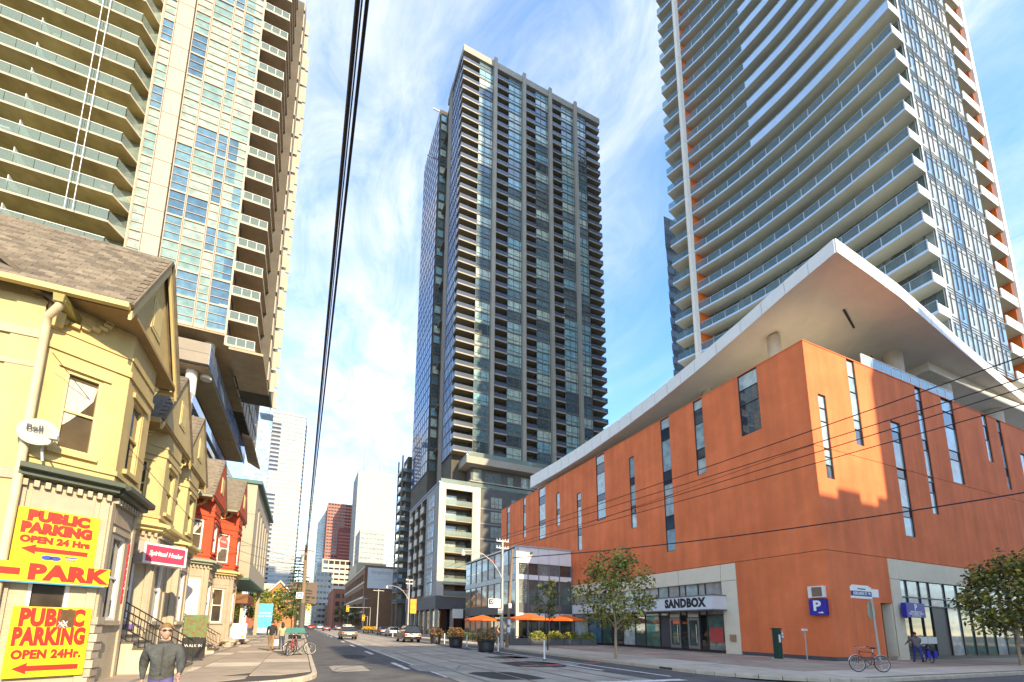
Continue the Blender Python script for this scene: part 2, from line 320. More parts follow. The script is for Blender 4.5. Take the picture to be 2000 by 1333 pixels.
def inleft(x, y): return x <= -1.9 or y >= 15.3 or (x + 1.9) ** 2 + (y - 15.3) ** 2 < 2.2 ** 2
y = 13.1; i = 0
while y < 92:
    for k in range(5):
        x0, x1 = xs[k] + 0.012, xs[k + 1] - 0.012
        if y < 15.3 and k >= 3:
            poly = [(x0, y + 1.58), (x0, y + 0.02)] + [p for p in ((x1 - 0.9, y + 0.02), (x1, y + 0.9)) if inleft(*p)] + [(x1, y + 1.58)]
            if not inleft(x1 - 0.9, y + 0.02): poly = [(x0, y + 1.58), (x0, y + 0.02 if inleft(x0, y) else y + 0.8), (x1, y + 1.58)] if inleft(x1, y + 1.58) else None
            if poly: part(lpv, 'slab', MB().prism(poly, 0.12, 0.14 + random.uniform(-0.002, 0.002)), conc_lt2)
        else:
            part(lpv, 'slab', MB().box(x0, x1, y + 0.01, y + 1.59, 0.12, 0.14 + random.uniform(-0.002, 0.002)), conc_lt2 if (i * 7 + k * 3) % 5 else conc_lt)
    y += 1.6; i += 1
part(lpv, 'slab', MB().box(-9.2, 0.43, y, 400, 0.12, 0.14), conc_lt2)
# ---- right pavement and plaza
rk = arc(19.6, 13.8, 4.5, 180, 270, 10)
rp = [(14.97 + 0.13, 420)] + rk + [(150, 9.3), (150, 420)]
rpv = struct('pavement_right', MB().prism(rp, -0.05, 0.125), joint_m)
kr = [(15.1, 420), (15.1, 120), (15.1, 60), (15.1, 40), (15.1, 25)] + rk + [(30, 9.3), (50, 9.3), (150, 9.3)]
kerb_strip('kerb_right', kr, 0.16)
# drain in the kerb face
dr = MB(); dr.box(14.92, 15.0, 14.2, 14.9, 0.03, 0.125, 0); part(rpv, 'drain_opening', dr, joint_m)
yy = 13.9; ii = 0
while yy < 62:
    part(rpv, 'slab', MB().box(15.28, 17.2, yy, yy + 1.5, 0.12, 0.139 + random.uniform(0, 0.002)), conc_lt)
    if yy < 41: part(rpv, 'slab', MB().box(17.22, 19.3, yy, yy + 1.5, 0.12, 0.139 + random.uniform(0, 0.002)), conc_lt)
    else: part(rpv, 'slab', MB().box(17.22, 21.4, yy, yy + 1.5, 0.12, 0.139), conc_lt2)
    yy += 1.52
part(rpv, 'slab', MB().box(15.28, 24.0, yy, 400, 0.12, 0.139), conc_lt2)
for iy in range(22):
    for ix in range(6):
        x0 = 19.32 + ix * 1.56; y0 = 15.5 + iy * 1.17
        if y0 > 41: continue
        part(rpv, 'paver', MB().box(x0, x0 + 1.54, y0, y0 + 1.15, 0.12, 0.139 + random.uniform(0, 0.003)), paver_m if (ix + iy * 2) % 3 else conc_lt2)
for ix in range(18):
    x0 = 19.4 + ix * 2.0
    part(rpv, 'slab', MB().box(x0, x0 + 1.98, 9.6, 11.6, 0.12, 0.139 + random.uniform(0, 0.002)), conc_lt)
    part(rpv, 'slab', MB().box(x0, x0 + 1.98, 11.62, 13.5, 0.12, 0.139 + random.uniform(0, 0.002)), conc_lt2)
    part(rpv, 'slab', MB().box(x0, x0 + 1.98, 13.52, 15.38, 0.12, 0.139 + random.uniform(0, 0.002)), paver_m if ix % 3 == 0 else conc_lt2)
cn = [(15.28, 13.85)] + [(19.6 + 4.3 * math.cos(R(a)), 13.8 + 4.3 * math.sin(R(a))) for a in range(185, 268, 9)] + [(19.38, 9.62), (19.38, 13.85)]
part(rpv, 'slab', MB().prism(cn, 0.12, 0.1395), conc_lt)
part(rpv, 'slab', MB().box(15.28, 19.38, 13.86, 13.89, 0.12, 0.1392), conc_lt)
# south side of the crossing (behind the viewer)
struct('pavement_south', MB().box(17, 150, -60, -3, -0.05, 0.125), conc_lt2)

tar = mat('tar_seam', (0.028, 0.027, 0.026), 0.6)
rc = random.Random(17)
for k in range(26):
    x = rc.uniform(1.0, 13.5); y = rc.uniform(13.5, 40); a = rc.choice((R(90), R(90), R(0), R(70))) + rc.uniform(-.25, .25); ln = rc.uniform(1.5, 5); P = []; q = Vector((x, y))
    for i in range(9): P.append(q.copy()); a += rc.uniform(-.35, .35); q += Vector((math.cos(a), math.sin(a))) * ln / 8
    mb = MB(); wv = rc.uniform(.012, .035); pts = []
    for i, v in enumerate(P):
        d = (P[min(i + 1, 8)] - P[max(i - 1, 0)]).normalized(); nv = Vector((-d.y, d.x)) * wv * rc.uniform(.5, 1.3); pts += [(v.x + nv.x, v.y + nv.y, .0128), (v.x - nv.x, v.y - nv.y, .0128)]
    mb.add(pts, [(2 * i, 2 * i + 1, 2 * i + 3, 2 * i + 2) for i in range(8)]); part(road, 'crack_seal', mb, tar)
# ================================================================ orange corner building
orange = mat('orange_stucco', (0.82, 0.21, 0.075), 0.85, var=0.06, scale=0.5, streak=0.13, bump=0.15, bscale=18, col2=(0.70, 0.168, 0.055))
cream = mat('cream_panel', (0.76, 0.66, 0.50), 0.75, var=0.05, scale=1.2, bump=0.06, bscale=25)
dkframe = mat('dark_aluminium', (0.045, 0.047, 0.05), 0.45, 0.3, var=0.1)
ltglass = glass('slit_glass', [(0.34, 0.46, 0.50), (0.42, 0.52, 0.55), (0.28, 0.42, 0.47)], ior=2.1, wav=0.03)
spandrel = glass('spandrel_glass', [(0.035, 0.05, 0.07), (0.05, 0.075, 0.10), (0.045, 0.05, 0.06)], ior=1.8, wav=0.02)
dkglass = glass('dark_shop_glass', [(0.02, 0.022, 0.022), (0.03, 0.04, 0.036), (0.022, 0.022, 0.02)], ior=1.75, wav=0.03)
soffit_m = mat('soffit_plaster', (0.78, 0.74, 0.64), 0.9, var=0.07, scale=0.6, bump=0.05)
white_panel = mat('white_panel', (0.80, 0.79, 0.76), 0.5, var=0.04, scale=1.0)
greyd = mat('dark_grey_panel', (0.085, 0.085, 0.095), 0.5, var=0.1)
ob = thing('corner_building', 'orange stucco corner building with slit windows under a white canopy roof', 'building', (28.8, 15.4, 0))
OX, OY = 28.8, 15.4
def opart(name, mb, m, **k):
    o = part(ob, name, mb, m, **k); o.location = (-OX, -OY, 0); return o
TOPZ = 20.45
Lw = [(57.4, 58.5, 15.2, TOPZ), (52.3, 53.1, 14.5, TOPZ), (47.0, 48.7, 13.45, TOPZ), (43.6, 44.4, 14.35, 18.6), (39.25, 40.05, 10.55, 17.3), (35.05, 36.45, 13.2, TOPZ), (30.7, 31.4, 11.3, 18.45), (26.3, 27.3, 8.4, TOPZ), (22.95, 23.8, 14.1, TOPZ), (18.45, 19.9, 15.75, TOPZ)]
Rw = [(29.8, 30.6, 11.3, 17.0), (33.45, 34.35, 14.2, TOPZ), (37.95, 39.25, 8.4, 16.85), (42.0, 42.9, 10.45, TOPZ), (45.8, 47.65, 13.4, TOPZ), (52.4, 53.3, 16.2, TOPZ), (55.1, 55.85, 14.15, TOPZ), (58.7, 60.0, 14.5, 18.05), (64, 65, 11, 18)]
fl = lambda u, v, d: (OX + d, u, v)
fr = lambda u, v, d: (u, OY + d, v)
def bands(fn, u0, u1, holes):
    for z0, z1 in ((0.36, 6.66), (6.69, 13.30), (13.33, TOPZ)):
        hs_ = [(a, b, max(c, z0), min(d, z1)) for a, b, c, d in holes if d > z0 and c < z1]
        mb = MB(); mb.wall(u0, u1, z0, z1, hs_, fn, 0.16); opart('stucco_wall', mb, orange)
bands(fl, OY, 60.4, Lw + [(21.15, 41.25, 0.36, 6.63)])
bands(fr, OX, 82, Rw + [(35.2, 82.0, 0.36, 6.63), (33.85, 35.2, 0.36, 3.68)])
cop = MB(); cop.box(OX - 0.03, OX + 0.35, OY - 0.03, 60.43, TOPZ, TOPZ + 0.07); cop.box(OX + 0.35, 82, OY - 0.03, OY + 0.35, TOPZ, TOPZ + 0.07); opart('coping', cop, orange)
core = MB(); core.box(OX + 0.5, 82, OY + 0.5, 60.3, 0.1, TOPZ - 0.02); core.box(OX + 0.17, OX + 0.5, OY + 0.2, 60.3, 6.7, TOPZ - 0.02); core.box(OX + 0.5, 82, OY + 0.17, OY + 0.5, 6.7, TOPZ - 0.02); core.box(OX + 0.02, OX + 0.17, OY + 0.02, OY + 0.17, 0.1, TOPZ - 0.02); core.box(OX + 0.17, OX + 0.5, 41.3, 60.3, 0.1, 6.7); core.box(OX + 0.17, OX + 0.5, OY + 0.17, 21.1, 0.1, 6.7)
core.box(OX + 0.5, 33.8, OY + 0.17, OY + 0.5, 0.1, 6.7)
opart('building_core', core, joint_m)
opart('end_wall', MB().box(OX + 0.02, 82, 60.31, 60.4, 0.1, TOPZ - 0.01), orange)
bs = MB(); bs.box(OX - 0.015, OX + 0.1, OY - 0.015, 21.1, 0.12, 0.355); bs.box(OX + 0.1, 33.85, OY - 0.015, OY + 0.1, 0.12, 0.355); opart('base_strip', bs, greyd)
def slit(fn, a, b, z0, z1, pat):
    """window frame with light panes and darker spandrel panes"""
    mb = MB(); t = 0.05
    def bar(u0, u1, v0, v1, d0=0.05, d1=0.15):
        P = [fn(u0, v0, d0), fn(u1, v0, d0), fn(u1, v1, d0), fn(u0, v1, d0), fn(u0, v0, d1), fn(u1, v0, d1), fn(u1, v1, d1), fn(u0, v1, d1)]
        mb.add(P, [(0, 1, 2, 3), (4, 7, 6, 5), (0, 4, 5, 1), (1, 5, 6, 2), (2, 6, 7, 3), (3, 7, 4, 0)])
    bar(a, a + t, z0, z1); bar(b - t, b, z0, z1); bar(a + t, b - t, z0, z0 + t); bar(a + t, b - t, z1 - t, z1)
    tot = sum(p[0] for p in pat); z = z1; cells = []
    for fr_, k in pat:
        h = (z1 - z0) * fr_ / tot; cells.append((z - h, z, k)); z -= h
    for c in cells[:-1]: bar(a + t, b - t, c[0] - 0.02, c[0] + 0.02)
    win = opart('window', mb, dkframe)
    for c in cells:
        q = MB(); q.add([fn(a + t, c[0], 0.1), fn(b - t, c[0], 0.1), fn(b - t, c[1], 0.1), fn(a + t, c[1], 0.1)], [(0, 1, 2, 3)])
        o = link('pane', q.mesh('pane', ltglass if c[2] else spandrel), win)
PL = [[(1, 1), (1.6, 0), (2, 0), (1, 0)], [(1.2, 1), (1.2, 0), (2.2, 1), (.6, 0), (1.2, 1)], [(1.3, 1), (1.2, 0), (2.4, 1), (.7, 0), (2, 1)], [(2.2, 1), (.7, 0), (1.5, 1)], [(1, 1), (.9, 0), (3, 1), (1, 0), (2, 1)], [(1, 1), (1.1, 0), (2.4, 1), (.7, 0), (2.2, 1)], [(2, 1), (.7, 0), (2, 1), (.7, 0), (1.4, 1)], [(.8, 1), (.9, 0), (2.4, 1), (1, 0), (2.4, 1), (1, 0), (1.6, 1)], [(1, 1), (1.5, 0), (2.6, 1), (1, 0), (1.6, 1)], [(1, 1), (1, 0), (2, 0)]]
for wv, p in zip(Lw, PL): slit(fl, *wv, p)
PR = [[(1, 1), (1, 1), (2.6, 1), (.6, 1), (1, 0)], [(1.1, 1), (1, 1), (1.8, 1), (.6, 1), (1, 0)], [(.8, 1), (.9, 0), (2.3, 1), (.8, 0), (2.4, 1), (.8, 0), (1.6, 1)], [(1, 1), (1.1, 0), (2, 1), (.8, 0), (2.4, 1), (.8, 0), (1.6, 1)], [(1, 1), (1.2, 0), (1.8, 1), (.7, 0), (1.8, 1)], [(1, 1), (1.3, 0), (2, 1)], [(1, 1), (1.2, 0), (2, 1), (.7, 0), (1.2, 1)], [(1, 1)], [(1, 1), (.6, 0), (1, 1)]]
for wv, p in zip(Rw, PR): slit(fr, *wv, p)
# cream shop surrounds (panels with open joints)
cp = MB(); cp.box(OX - 0.05, OX + 0.28, 21.16, 22.33, 0.12, 5.38); opart('cream_pier', cp, cream)
for y0, y1 in ((21.16, 22.33), (22.36, 26.2), (26.23, 30.2), (30.23, 34.4), (34.43, 38), (38.03, 41.2)): opart('cream_panel', MB().box(OX - 0.05, OX + 0.28, y0, y1, 5.41, 6.62), cream)
opart('cream_pier', MB().box(35.21, 36.28, OY - 0.05, OY + 0.28, 0.12, 5.28), cream)
opart('alcove_wall', MB().box(33.87, 35.18, OY + 1.55, OY + 1.7, 0.12, 3.68).box(35.05, 35.2, OY + 0.02, OY + 1.55, 0.12, 3.68), cream)
opart('alcove_door', MB().box(34.0, 34.75, OY + 1.48, OY + 1.54, 0.14, 2.5), greyd)
x = 35.21
for x1 in (36.28, 42.2, 48.4, 54.6, 60.8, 67, 82): opart('cream_panel', MB().box(x, x1 - 0.03, OY - 0.05, OY + 0.28, 5.31, 6.62), cream); x = x1
# right shop front: mullioned panels
green_gl = glass('green_shop_glass', [(0.10, 0.17, 0.13), (0.12, 0.20, 0.15), (0.09, 0.15, 0.12)], ior=1.7, wav=0.02)
pale_gl = glass('pale_shop_glass', [(0.42, 0.50, 0.48), (0.46, 0.52, 0.50)], ior=1.7, wav=0.02)
blue_sp = glass('blue_spandrel', [(0.10, 0.22, 0.33), (0.12, 0.25, 0.36)], ior=1.7, wav=0.02)
grey_bl = glass('grey_blind_glass', [(0.44, 0.42, 0.39), (0.38, 0.36, 0.34), (0.50, 0.48, 0.45)], ior=1.6, wav=0.02)
xs_ = [36.3, 37.3, 38.85, 40.1, 42.1, 43.85, 45.5, 47.1, 48.7, 50.4, 52, 53.6, 55.2, 56.8, 58.4, 60, 61.6, 63.2, 64.8]
sh = MB()
for xx in xs_: sh.box(xx - 0.035, xx + 0.035, OY + 0.06, OY + 0.2, 0.34, 5.3)
for zz in (3.66, 4.19): sh.box(36.3, 65, OY + 0.045, OY + 0.19, zz - 0.035, zz + 0.035)
sh.box(36.28, 82, OY - 0.02, OY + 0.3, 0.12, 0.34)
sf = opart('shop_front', sh, dkframe)
lowm = [dkglass, dkglass, dkglass, greyd, pale_gl, green_gl, green_gl, green_gl, pale_gl, green_gl, dkglass, green_gl, pale_gl, green_gl, green_gl, dkglass, green_gl, pale_gl]
for i in range(len(xs_) - 1):
    a, b = xs_[i] + 0.03, xs_[i + 1] - 0.03
    for z0, z1, mm in ((0.36, 3.63, lowm[i]), (3.69, 4.16, blue_sp), (4.22, 5.28, pale_gl if i in (0, 4) else (grey_bl if i < 4 else green_gl))):
        link('pane', MB().quad((a, OY + 0.13, z0), (b, OY + 0.13, z0), (b, OY + 0.13, z1), (a, OY + 0.13, z1)).mesh('pane', mm), sf)
opart('window_cabinet', MB().box(38.9, 40.0, OY + 0.02, OY + 0.12, 1.15, 1.6).box(37.4, 38.8, OY + 0.02, OY + 0.12, 1.15, 1.6), white_panel)
# left shop front
shop_gl = glass('lobby_glass', [(0.09, 0.13, 0.12), (0.14, 0.20, 0.17), (0.08, 0.08, 0.07)], ior=2.4, wav=0.05)
sh = MB(); ysl = [22.36, 23.9, 24.55, 25.75, 26.35, 27.5, 28.6, 30.3, 31.6, 33.2, 34.8, 36.4, 38.6, 41.2]
for yv in ysl: sh.box(OX + 0.5, OX + 0.62, yv - 0.04, yv + 0.04, 0.3, 5.4)
for zz in (2.95, 3.4, 4.25): sh.box(OX + 0.49, OX + 0.61, 22.36, 41.2, zz - 0.03, zz + 0.03)
sh.box(OX + 0.3, OX + 0.7, 22.34, 41.2, 0.1, 0.3)
sf2 = opart('shop_front', sh, dkframe); sf2.location.x -= 0.36
for i in range(len(ysl) - 1):
    a, b = ysl[i] + 0.04, ysl[i + 1] - 0.04
    mm = [shop_gl, dkglass, shop_gl, dkglass, shop_gl, greyd, green_gl, shop_gl, pale_gl, shop_gl, green_gl, blue_sp, pale_gl][i]
    X_ = OX + 0.56
    link('pane', MB().quad((X_, a, 0.32), (X_, b, 0.32), (X_, b, 2.92), (X_, a, 2.92)).mesh('pane', mm), sf2)
    link('pane', MB().quad((X_, a, 2.98), (X_, b, 2.98), (X_, b, 4.22), (X_, a, 4.22)).mesh('pane', grey_bl), sf2)
    link('pane', MB().quad((X_, a, 4.28), (X_, b, 4.28), (X_, b, 5.38), (X_, a, 5.38)).mesh('pane', [grey_bl, grey_bl, pale_gl][i % 3]), sf2)
opart('shop_ceiling', MB().box(OX + 0.05, OX + 0.5, 22.36, 41.2, 5.385, 5.40), soffit_m)
for yv in (24.6, 26.4):          # entrance doors with long pulls
    d = MB(); y0, y1 = yv, yv + 1.05
    for q in ((y0, y0 + 0.12), (y1 - 0.12, y1)): d.box(OX + 0.44, OX + 0.5, q[0], q[1], 0.3, 2.75)
    for z0, z1 in ((0.3, 0.55), (2.55, 2.75)): d.box(OX + 0.44, OX + 0.5, y0 + 0.12, y1 - 0.12, z0, z1)
    do = opart('door', d, mat('door_metal', (0.30, 0.31, 0.32), 0.4, 0.6)); do.location.x -= 0.36
    link('handle', MB().cyl((OX + 0.36, y0 + 0.2, 0.8), (OX + 0.36, y0 + 0.2, 2.2), 0.025, n=8).mesh('handle', mat('bright_steel', (0.75, 0.70, 0.6), 0.3, 0.9)), do)
    link('transom_light', MB().box(OX + 0.45, OX + 0.5, y0 + 0.05, y1 - 0.05, 2.8, 3.05).mesh('transom_light', white_panel), do)
opart('wall_box', MB().box(OX - 0.2, OX - 0.05, 21.45, 21.85, 1.05, 1.5), mat('tan_metal', (0.35, 0.22, 0.12), 0.6))
opart('window_poster', MB().box(OX + 0.12, OX + 0.15, 22.6, 23.7, 0.9, 2.0), mat('poster_red', (0.5, 0.07, 0.06), 0.6))
sgn = MB(); sgn.box(27.32, OX - 0.06, 22.03, 39.2, 3.30, 4.28)
sg = opart('entrance_sign', sgn, mat('sign_grey_white', (0.66, 0.68, 0.70), 0.5, var=0.03))
link('sign_rim', MB().box(27.28, OX - 0.07, 21.99, 39.24, 4.28, 4.36).box(27.28, OX - 0.07, 21.99, 39.24, 3.22, 3.30).mesh('sign_rim', mat('rim_dark', (0.16, 0.16, 0.16), 0.5)), sg)
ink = mat('sign_ink', (0.02, 0.02, 0.025), 0.6)
lettering(sg, 'SANDBOX', 0.88, ink, frame((27.312, 24.5, 3.79), (0, -1, 0), (-1, 0, 0)), bold=0.055, sx=0.84, spacing=1.08)
lettering(sg, 'ARTSCAPE', 0.84, ink, frame((27.312, 28.75, 3.78), (0, -1, 0), (-1, 0, 0)), bold=-0.012, sx=0.78)
# parking signs and lamp box on the stucco
blue_sign = mat('parking_blue', (0.035, 0.03, 0.33), 0.45, var=0.06)
wht = mat('sign_white', (0.82, 0.82, 0.82), 0.5, var=0.02)
ps = tag(link('parking_sign', MB().box(28.45, 28.78, 15.55, 16.40, 2.78, 3.72).mesh('parking_sign', blue_sign)), 'blue illuminated P sign box on shaded orange wall under the vent', 'sign')
lettering(ps, 'P', 0.82, wht, frame((28.444, 15.98, 3.30), (0, -1, 0), (-1, 0, 0)), bold=0.03)
link('arrow', MB().add([(28.443, 15.92, 2.95), (28.443, 15.92, 2.89), (28.443, 15.75, 2.89), (28.443, 15.75, 2.84), (28.443, 15.64, 2.92), (28.443, 15.75, 3.0), (28.443, 15.75, 2.95)], [(0, 1, 2, 6), (6, 2, 3, 4, 5)]).mesh('arrow', wht), ps)
opart('vent_box', MB().box(28.5, 28.79, 15.6, 16.42, 3.82, 4.5), white_panel)
opart('vent_grille', MB().box(28.48, 28.5, 15.66, 16.2, 3.88, 4.44), mat('grille_brown', (0.22, 0.14, 0.09), 0.7))
ps2 = tag(link('parking_sign', MB().box(35.65, 37.85, 14.95, 15.2, 2.83, 3.75).mesh('parking_sign', blue_sign)), 'wide blue P sign board hung over the cream shop pier', 'sign')
link('bracket', MB().box(36.0, 36.1, 15.2, 15.36, 3.2, 3.3).box(37.3, 37.4, 15.2, 15.53, 3.2, 3.3).mesh('bracket', dkframe), ps2)
lettering(ps2, 'P', 0.55, wht, frame((36.75, 14.944, 3.46), (1, 0, 0), (0, -1, 0)), bold=0.02)
for k, s in enumerate(('PARKING FOR', 'CUSTOMERS ONLY', 'ENTRANCE')): lettering(ps2, s, 0.2, wht, frame((36.75, 14.944, 3.17 - 0.12 * k), (1, 0, 0), (0, -1, 0)), bold=0.004)
# ---- canopy roof
ch = [(28.6, 50.5, 22.9, 1.7), (28.5, 44, 22.6, 1.55), (28.5, 38, 22.6, 1.45), (28.45, 32, 22.8, 1.3), (28.4, 27.3, 23.15, 1.2), (28.4, 23, 23.7, 1.1), (28.4, 19, 24.35, 1.0), (28.3, 15.8, 24.9, 0.95), (28.2, 12.8, 25.3, 0.95), (32, 12.95, 25.15, .95), (35.6, 13.1, 25, 1.0), (41, 13.65, 25, 1.0), (46.5, 14.2, 25, 1.0), (55, 15, 25, 1.0), (63.6, 15.8, 25, 1.0), (75, 17, 25, 1.1), (80, 40, 24.6, 1.3), (60, 51, 23.5, 1.5)]
cv = MB(); n = len(ch); ctr = (50, 34)
tp = [(x, y, z) for x, y, z, f in ch] + [(*ctr, 24.3)]; bt = [(x, y, z - f) for x, y, z, f in ch] + [(*ctr, 22.9)]
cv.add(tp, [(i, (i + 1) % n, n) for i in range(n)], 0); cv.add(bt, [((i + 1) % n, i, n) for i in range(n)], 1)
for i in range(n): j = (i + 1) % n; cv.quad(bt[i], bt[j], tp[j], tp[i], 0)
cn_ = opart('canopy', cv, [white_panel, soffit_m])
for i in range(15):                # fascia cladding panels with open joints
    a, b = ch[i], ch[i + 1]; d = Vector((b[0] - a[0], b[1] - a[1], 0)); ln = d.length; k = max(1, round(ln / 1.7)); d.normalize(); nn = Vector((d.y, -d.x, 0)) * 0.05
    if nn.dot(Vector((ctr[0] - a[0], ctr[1] - a[1], 0))) > 0: nn = -nn
    for q in range(k):
        t0, t1 = q / k, (q + 1) / k - 0.014
        P0 = Vector(bt[i]).lerp(Vector(bt[i + 1]), t0) + nn; P1 = Vector(bt[i]).lerp(Vector(bt[i + 1]), t1) + nn; Q1 = Vector(tp[i]).lerp(Vector(tp[i + 1]), t1) + nn; Q0 = Vector(tp[i]).lerp(Vector(tp[i + 1]), t0) + nn
        mb = MB(); mb.add([P0, P1, Q1, Q0, P0 - nn * 0.9, P1 - nn * 0.9, Q1 - nn * 0.9, Q0 - nn * 0.9], [(0, 1, 2, 3), (0, 4, 5, 1), (3, 2, 6, 7), (0, 3, 7, 4), (1, 5, 6, 2)])
        link('fascia_panel', mb.mesh('fascia_panel', white_panel), cn_)
def soff(x, y):
    best = min(range(16), key=lambda i: (ch[i][0] - x) ** 2 + (ch[i][1] - y) ** 2); return ch[best][2] - ch[best][3]
colm = mat('column_concrete', (0.56, 0.50, 0.40), 0.85, var=0.08, scale=1.5, bump=0.05)
for x, y, r, zt in ((31.3, 18.6, .42, 23.5), (42.3, 16.5, .6, 23.97), (50.2, 17.0, .85, 23.9), (60.3, 17.2, .85, 23.9), (31.8, 24.8, .42, 22.6), (31.8, 31, .42, 21.6), (31.8, 38, .42, 21.3)):
    opart('column', MB().cyl((x, y, TOPZ - 0.1), (x, y, zt + 0.1), r, n=24), colm)
opart('drop_beam', MB().box(46.2, 75, 15.9, 19, 23.2, 24.2), soffit_m)
opart('penthouse_wall', MB().box(46, 78, 21.5, 50, TOPZ - 0.1, 23.0), glass('penthouse_glass', [(0.05, 0.07, 0.06)], ior=1.6))
opart('roof_deck', MB().box(OX + 0.4, 82, OY + 0.4, 60.2, TOPZ - 0.06, TOPZ - 0.01), soffit_m)
bl = mat('sprinkler_bracket', (0.05, 0.05, 0.05), 0.5)
opart('soffit_channel', MB().extr([(-.06, 0), (.06, 0), (.06, .1), (-.06, .1)], (33.5, 15.2, 24.0), (41.6, 17.4, 23.78)), bl)
rg = MB()
gx = 35.6
rail_lt = rail_glass('terrace_rail_glass', (0.45, 0.58, 0.66), 0.3)
gr = opart('guard_rail', MB().box(35.6, 48.4, OY + 0.1, OY + 0.16, TOPZ + 0.98, TOPZ + 1.04), white_panel)
while gx < 48.3:
    link('glass_panel', MB().box(gx + 0.05, gx + 1.22, OY + 0.12, OY + 0.14, TOPZ + 0.08, TOPZ + 0.98).mesh('glass_panel', rail_lt), gr)
    link('rail_post', MB().box(gx - 0.03, gx + 0.03, OY + 0.1, OY + 0.16, TOPZ, TOPZ + 0.98).mesh('rail_post', white_panel), gr); gx += 1.28
# ================================================================ right tower on the canopy
rt = thing('curved_balcony_tower', 'tall tower of curved skylit-blue edged balconies rising above the orange building', 'building', (52, 16.1, 25))
def rpart(name, mb, m, **k):
    o = part(rt, name, mb, m, **k); o.location = (-52, -16.1, -25); return o
slab_b = mat('balcony_skylit_blue', (0.44, 0.60, 0.82), 0.6, var=0.06, scale=0.8)  # slab edges are white; the blue of skylight is put into this colour
slab_s = mat('balcony_soffit', (0.62, 0.62, 0.51), 0.9, var=0.09, scale=0.5)
tr_gl = glass('tower_balcony_glazing', [(0.14, 0.20, 0.20), (0.19, 0.25, 0.24), (0.09, 0.14, 0.15), (0.30, 0.36, 0.34), (0.06, 0.09, 0.10)], ior=1.9, cell=(0.9, 0.62, 0.3))
tr_rail = rail_glass('curved_rail_glass', (0.13, 0.19, 0.23), 0.55)
or_p = mat('orange_panel', (0.75, 0.17, 0.03), 0.6, var=0.08, scale=0.8)
cream_fin = mat('cream_fin', (0.74, 0.70, 0.62), 0.6, var=0.04)
ctl = []
for i in range(15):
    y_ = 16.1 + (37.5 - 16.1) * i / 14; ctl.append((50.0 + (0.15 * math.sin(math.pi * min(1, (y_ - 16.1) / 12))) - (0.5 * 0.36 / 13.5 * (y_ - 24) ** 2 if y_ > 24 else 0.0), y_))
inn = [(min(52.3, x + 2.0 + 0.0 * i), y + (0.9 if i > 9 else 0.0) * (i - 9) / 5) for i, (x, y) in enumerate(ctl)]
inn[0] = (52.0, 16.1)
far_o = [(47.3, 38.0), (46.9, 39.2), (46.5, 40.4)]; far_i = [(49.4, 38.8), (49.0, 39.8), (48.6, 40.9)]
PZ = 3.085; Z0 = 26.7
slabM = MB(); slabM.prism(ctl + list(reversed(inn)), 0, 0.24, 0, mt=1, mb=1); slab_me = slabM.mesh('balcony_slab', [slab_b, slab_s])
farM = MB(); farM.prism(far_o + list(reversed(far_i)), 0, 0.24, 0, mt=1, mb=1); far_me = farM.mesh('balcony_slab', [slab_b, slab_s])
def ribbon(pts, z0, z1, th=0.03):
    mb = MB(); k = len(pts)
    P = [(x, y, z0) for x, y in pts] + [(x, y, z1) for x, y in pts] + [(x + th, y, z1) for x, y in pts] + [(x + th, y, z0) for x, y in pts]
    for i in range(k - 1): mb.add([P[i], P[i + 1], P[k + i + 1], P[k + i], P[2 * k + i], P[2 * k + i + 1], P[3 * k + i + 1], P[3 * k + i]], [(0, 1, 2, 3), (3, 2, 5, 4), (4, 5, 6, 7)])
    return mb
def posts(pts, z0, z1, every=1, r=0.03):
    mb = MB()
    for x, y in pts[::every]: mb.box(x - r, x + r, y - r, y + r, z0, z1)
    return mb
rail_me = ribbon([(x + 0.06, y) for x, y in ctl], 0.26, 1.22).mesh('glass_rail', tr_rail)
railf_me = ribbon([(x + 0.06, y) for x, y in far_o], 0.26, 1.22).mesh('glass_rail', tr_rail)
par_me = ribbon([(x - 0.02, y) for x, y in ctl[:10]], -0.03, 1.05, 0.08).mesh('solid_parapet', slab_b)
hr = ribbon([(x + 0.03, y) for x, y in ctl], 1.22, 1.27, 0.08); hr2 = posts([(x + 0.07, y) for x, y in ctl], 0.24, 1.22); 
hr.v += hr2.v and []; b0 = len(hr.v); hr.v += hr2.v; hr.f += [[b0 + i for i in f] for f in hr2.f]; hr.m += hr2.m; hr.sm += hr2.sm
hand_me = hr.mesh('hand_rail', mat('rail_metal', (0.45, 0.50, 0.55), 0.4, 0.6))
gl_me = ribbon(inn, 0.24, PZ, 0.05).mesh('glazed_wall', tr_gl); glf_me = ribbon(far_i, 0.24, PZ, 0.05).mesh('glazed_wall', tr_gl)
mul = MB()
for i in range(len(inn) - 1):
    for t in (0.0, 0.5):
        x = inn[i][0] * (1 - t) + inn[i + 1][0] * t; y = inn[i][1] * (1 - t) + inn[i + 1][1] * t
        mul.box(x - 0.08, x - 0.01, y - 0.04, y + 0.04, 0.24, PZ)
mul_me = mul.mesh('door_frame', mat('mullion_grey', (0.13, 0.14, 0.14), 0.5))
end_me = MB().box(50.02, 51.98, 16.02, 16.09, -0.02, 0.9).mesh('end_panel', white_panel)
div_me = MB().box(47.95, 49.9, 37.55, 37.7, 0.24, PZ).mesh('divider', or_p)
fin_me = MB().box(47.0, 47.7, 37.45, 37.92, 0.02, PZ - 0.02).mesh('fin_panel', cream_fin)
th = MB(); rg2 = random.Random(3)
fw = MB(); GX0, GX1 = 52.05, 63.85; NC = 6; cw = (GX1 - GX0) / NC
win = MB(); win.quad((0, 0.1, 0.0), (cw, 0.1, 0.0), (cw, 0.1, PZ), (0, 0.1, PZ), 0)
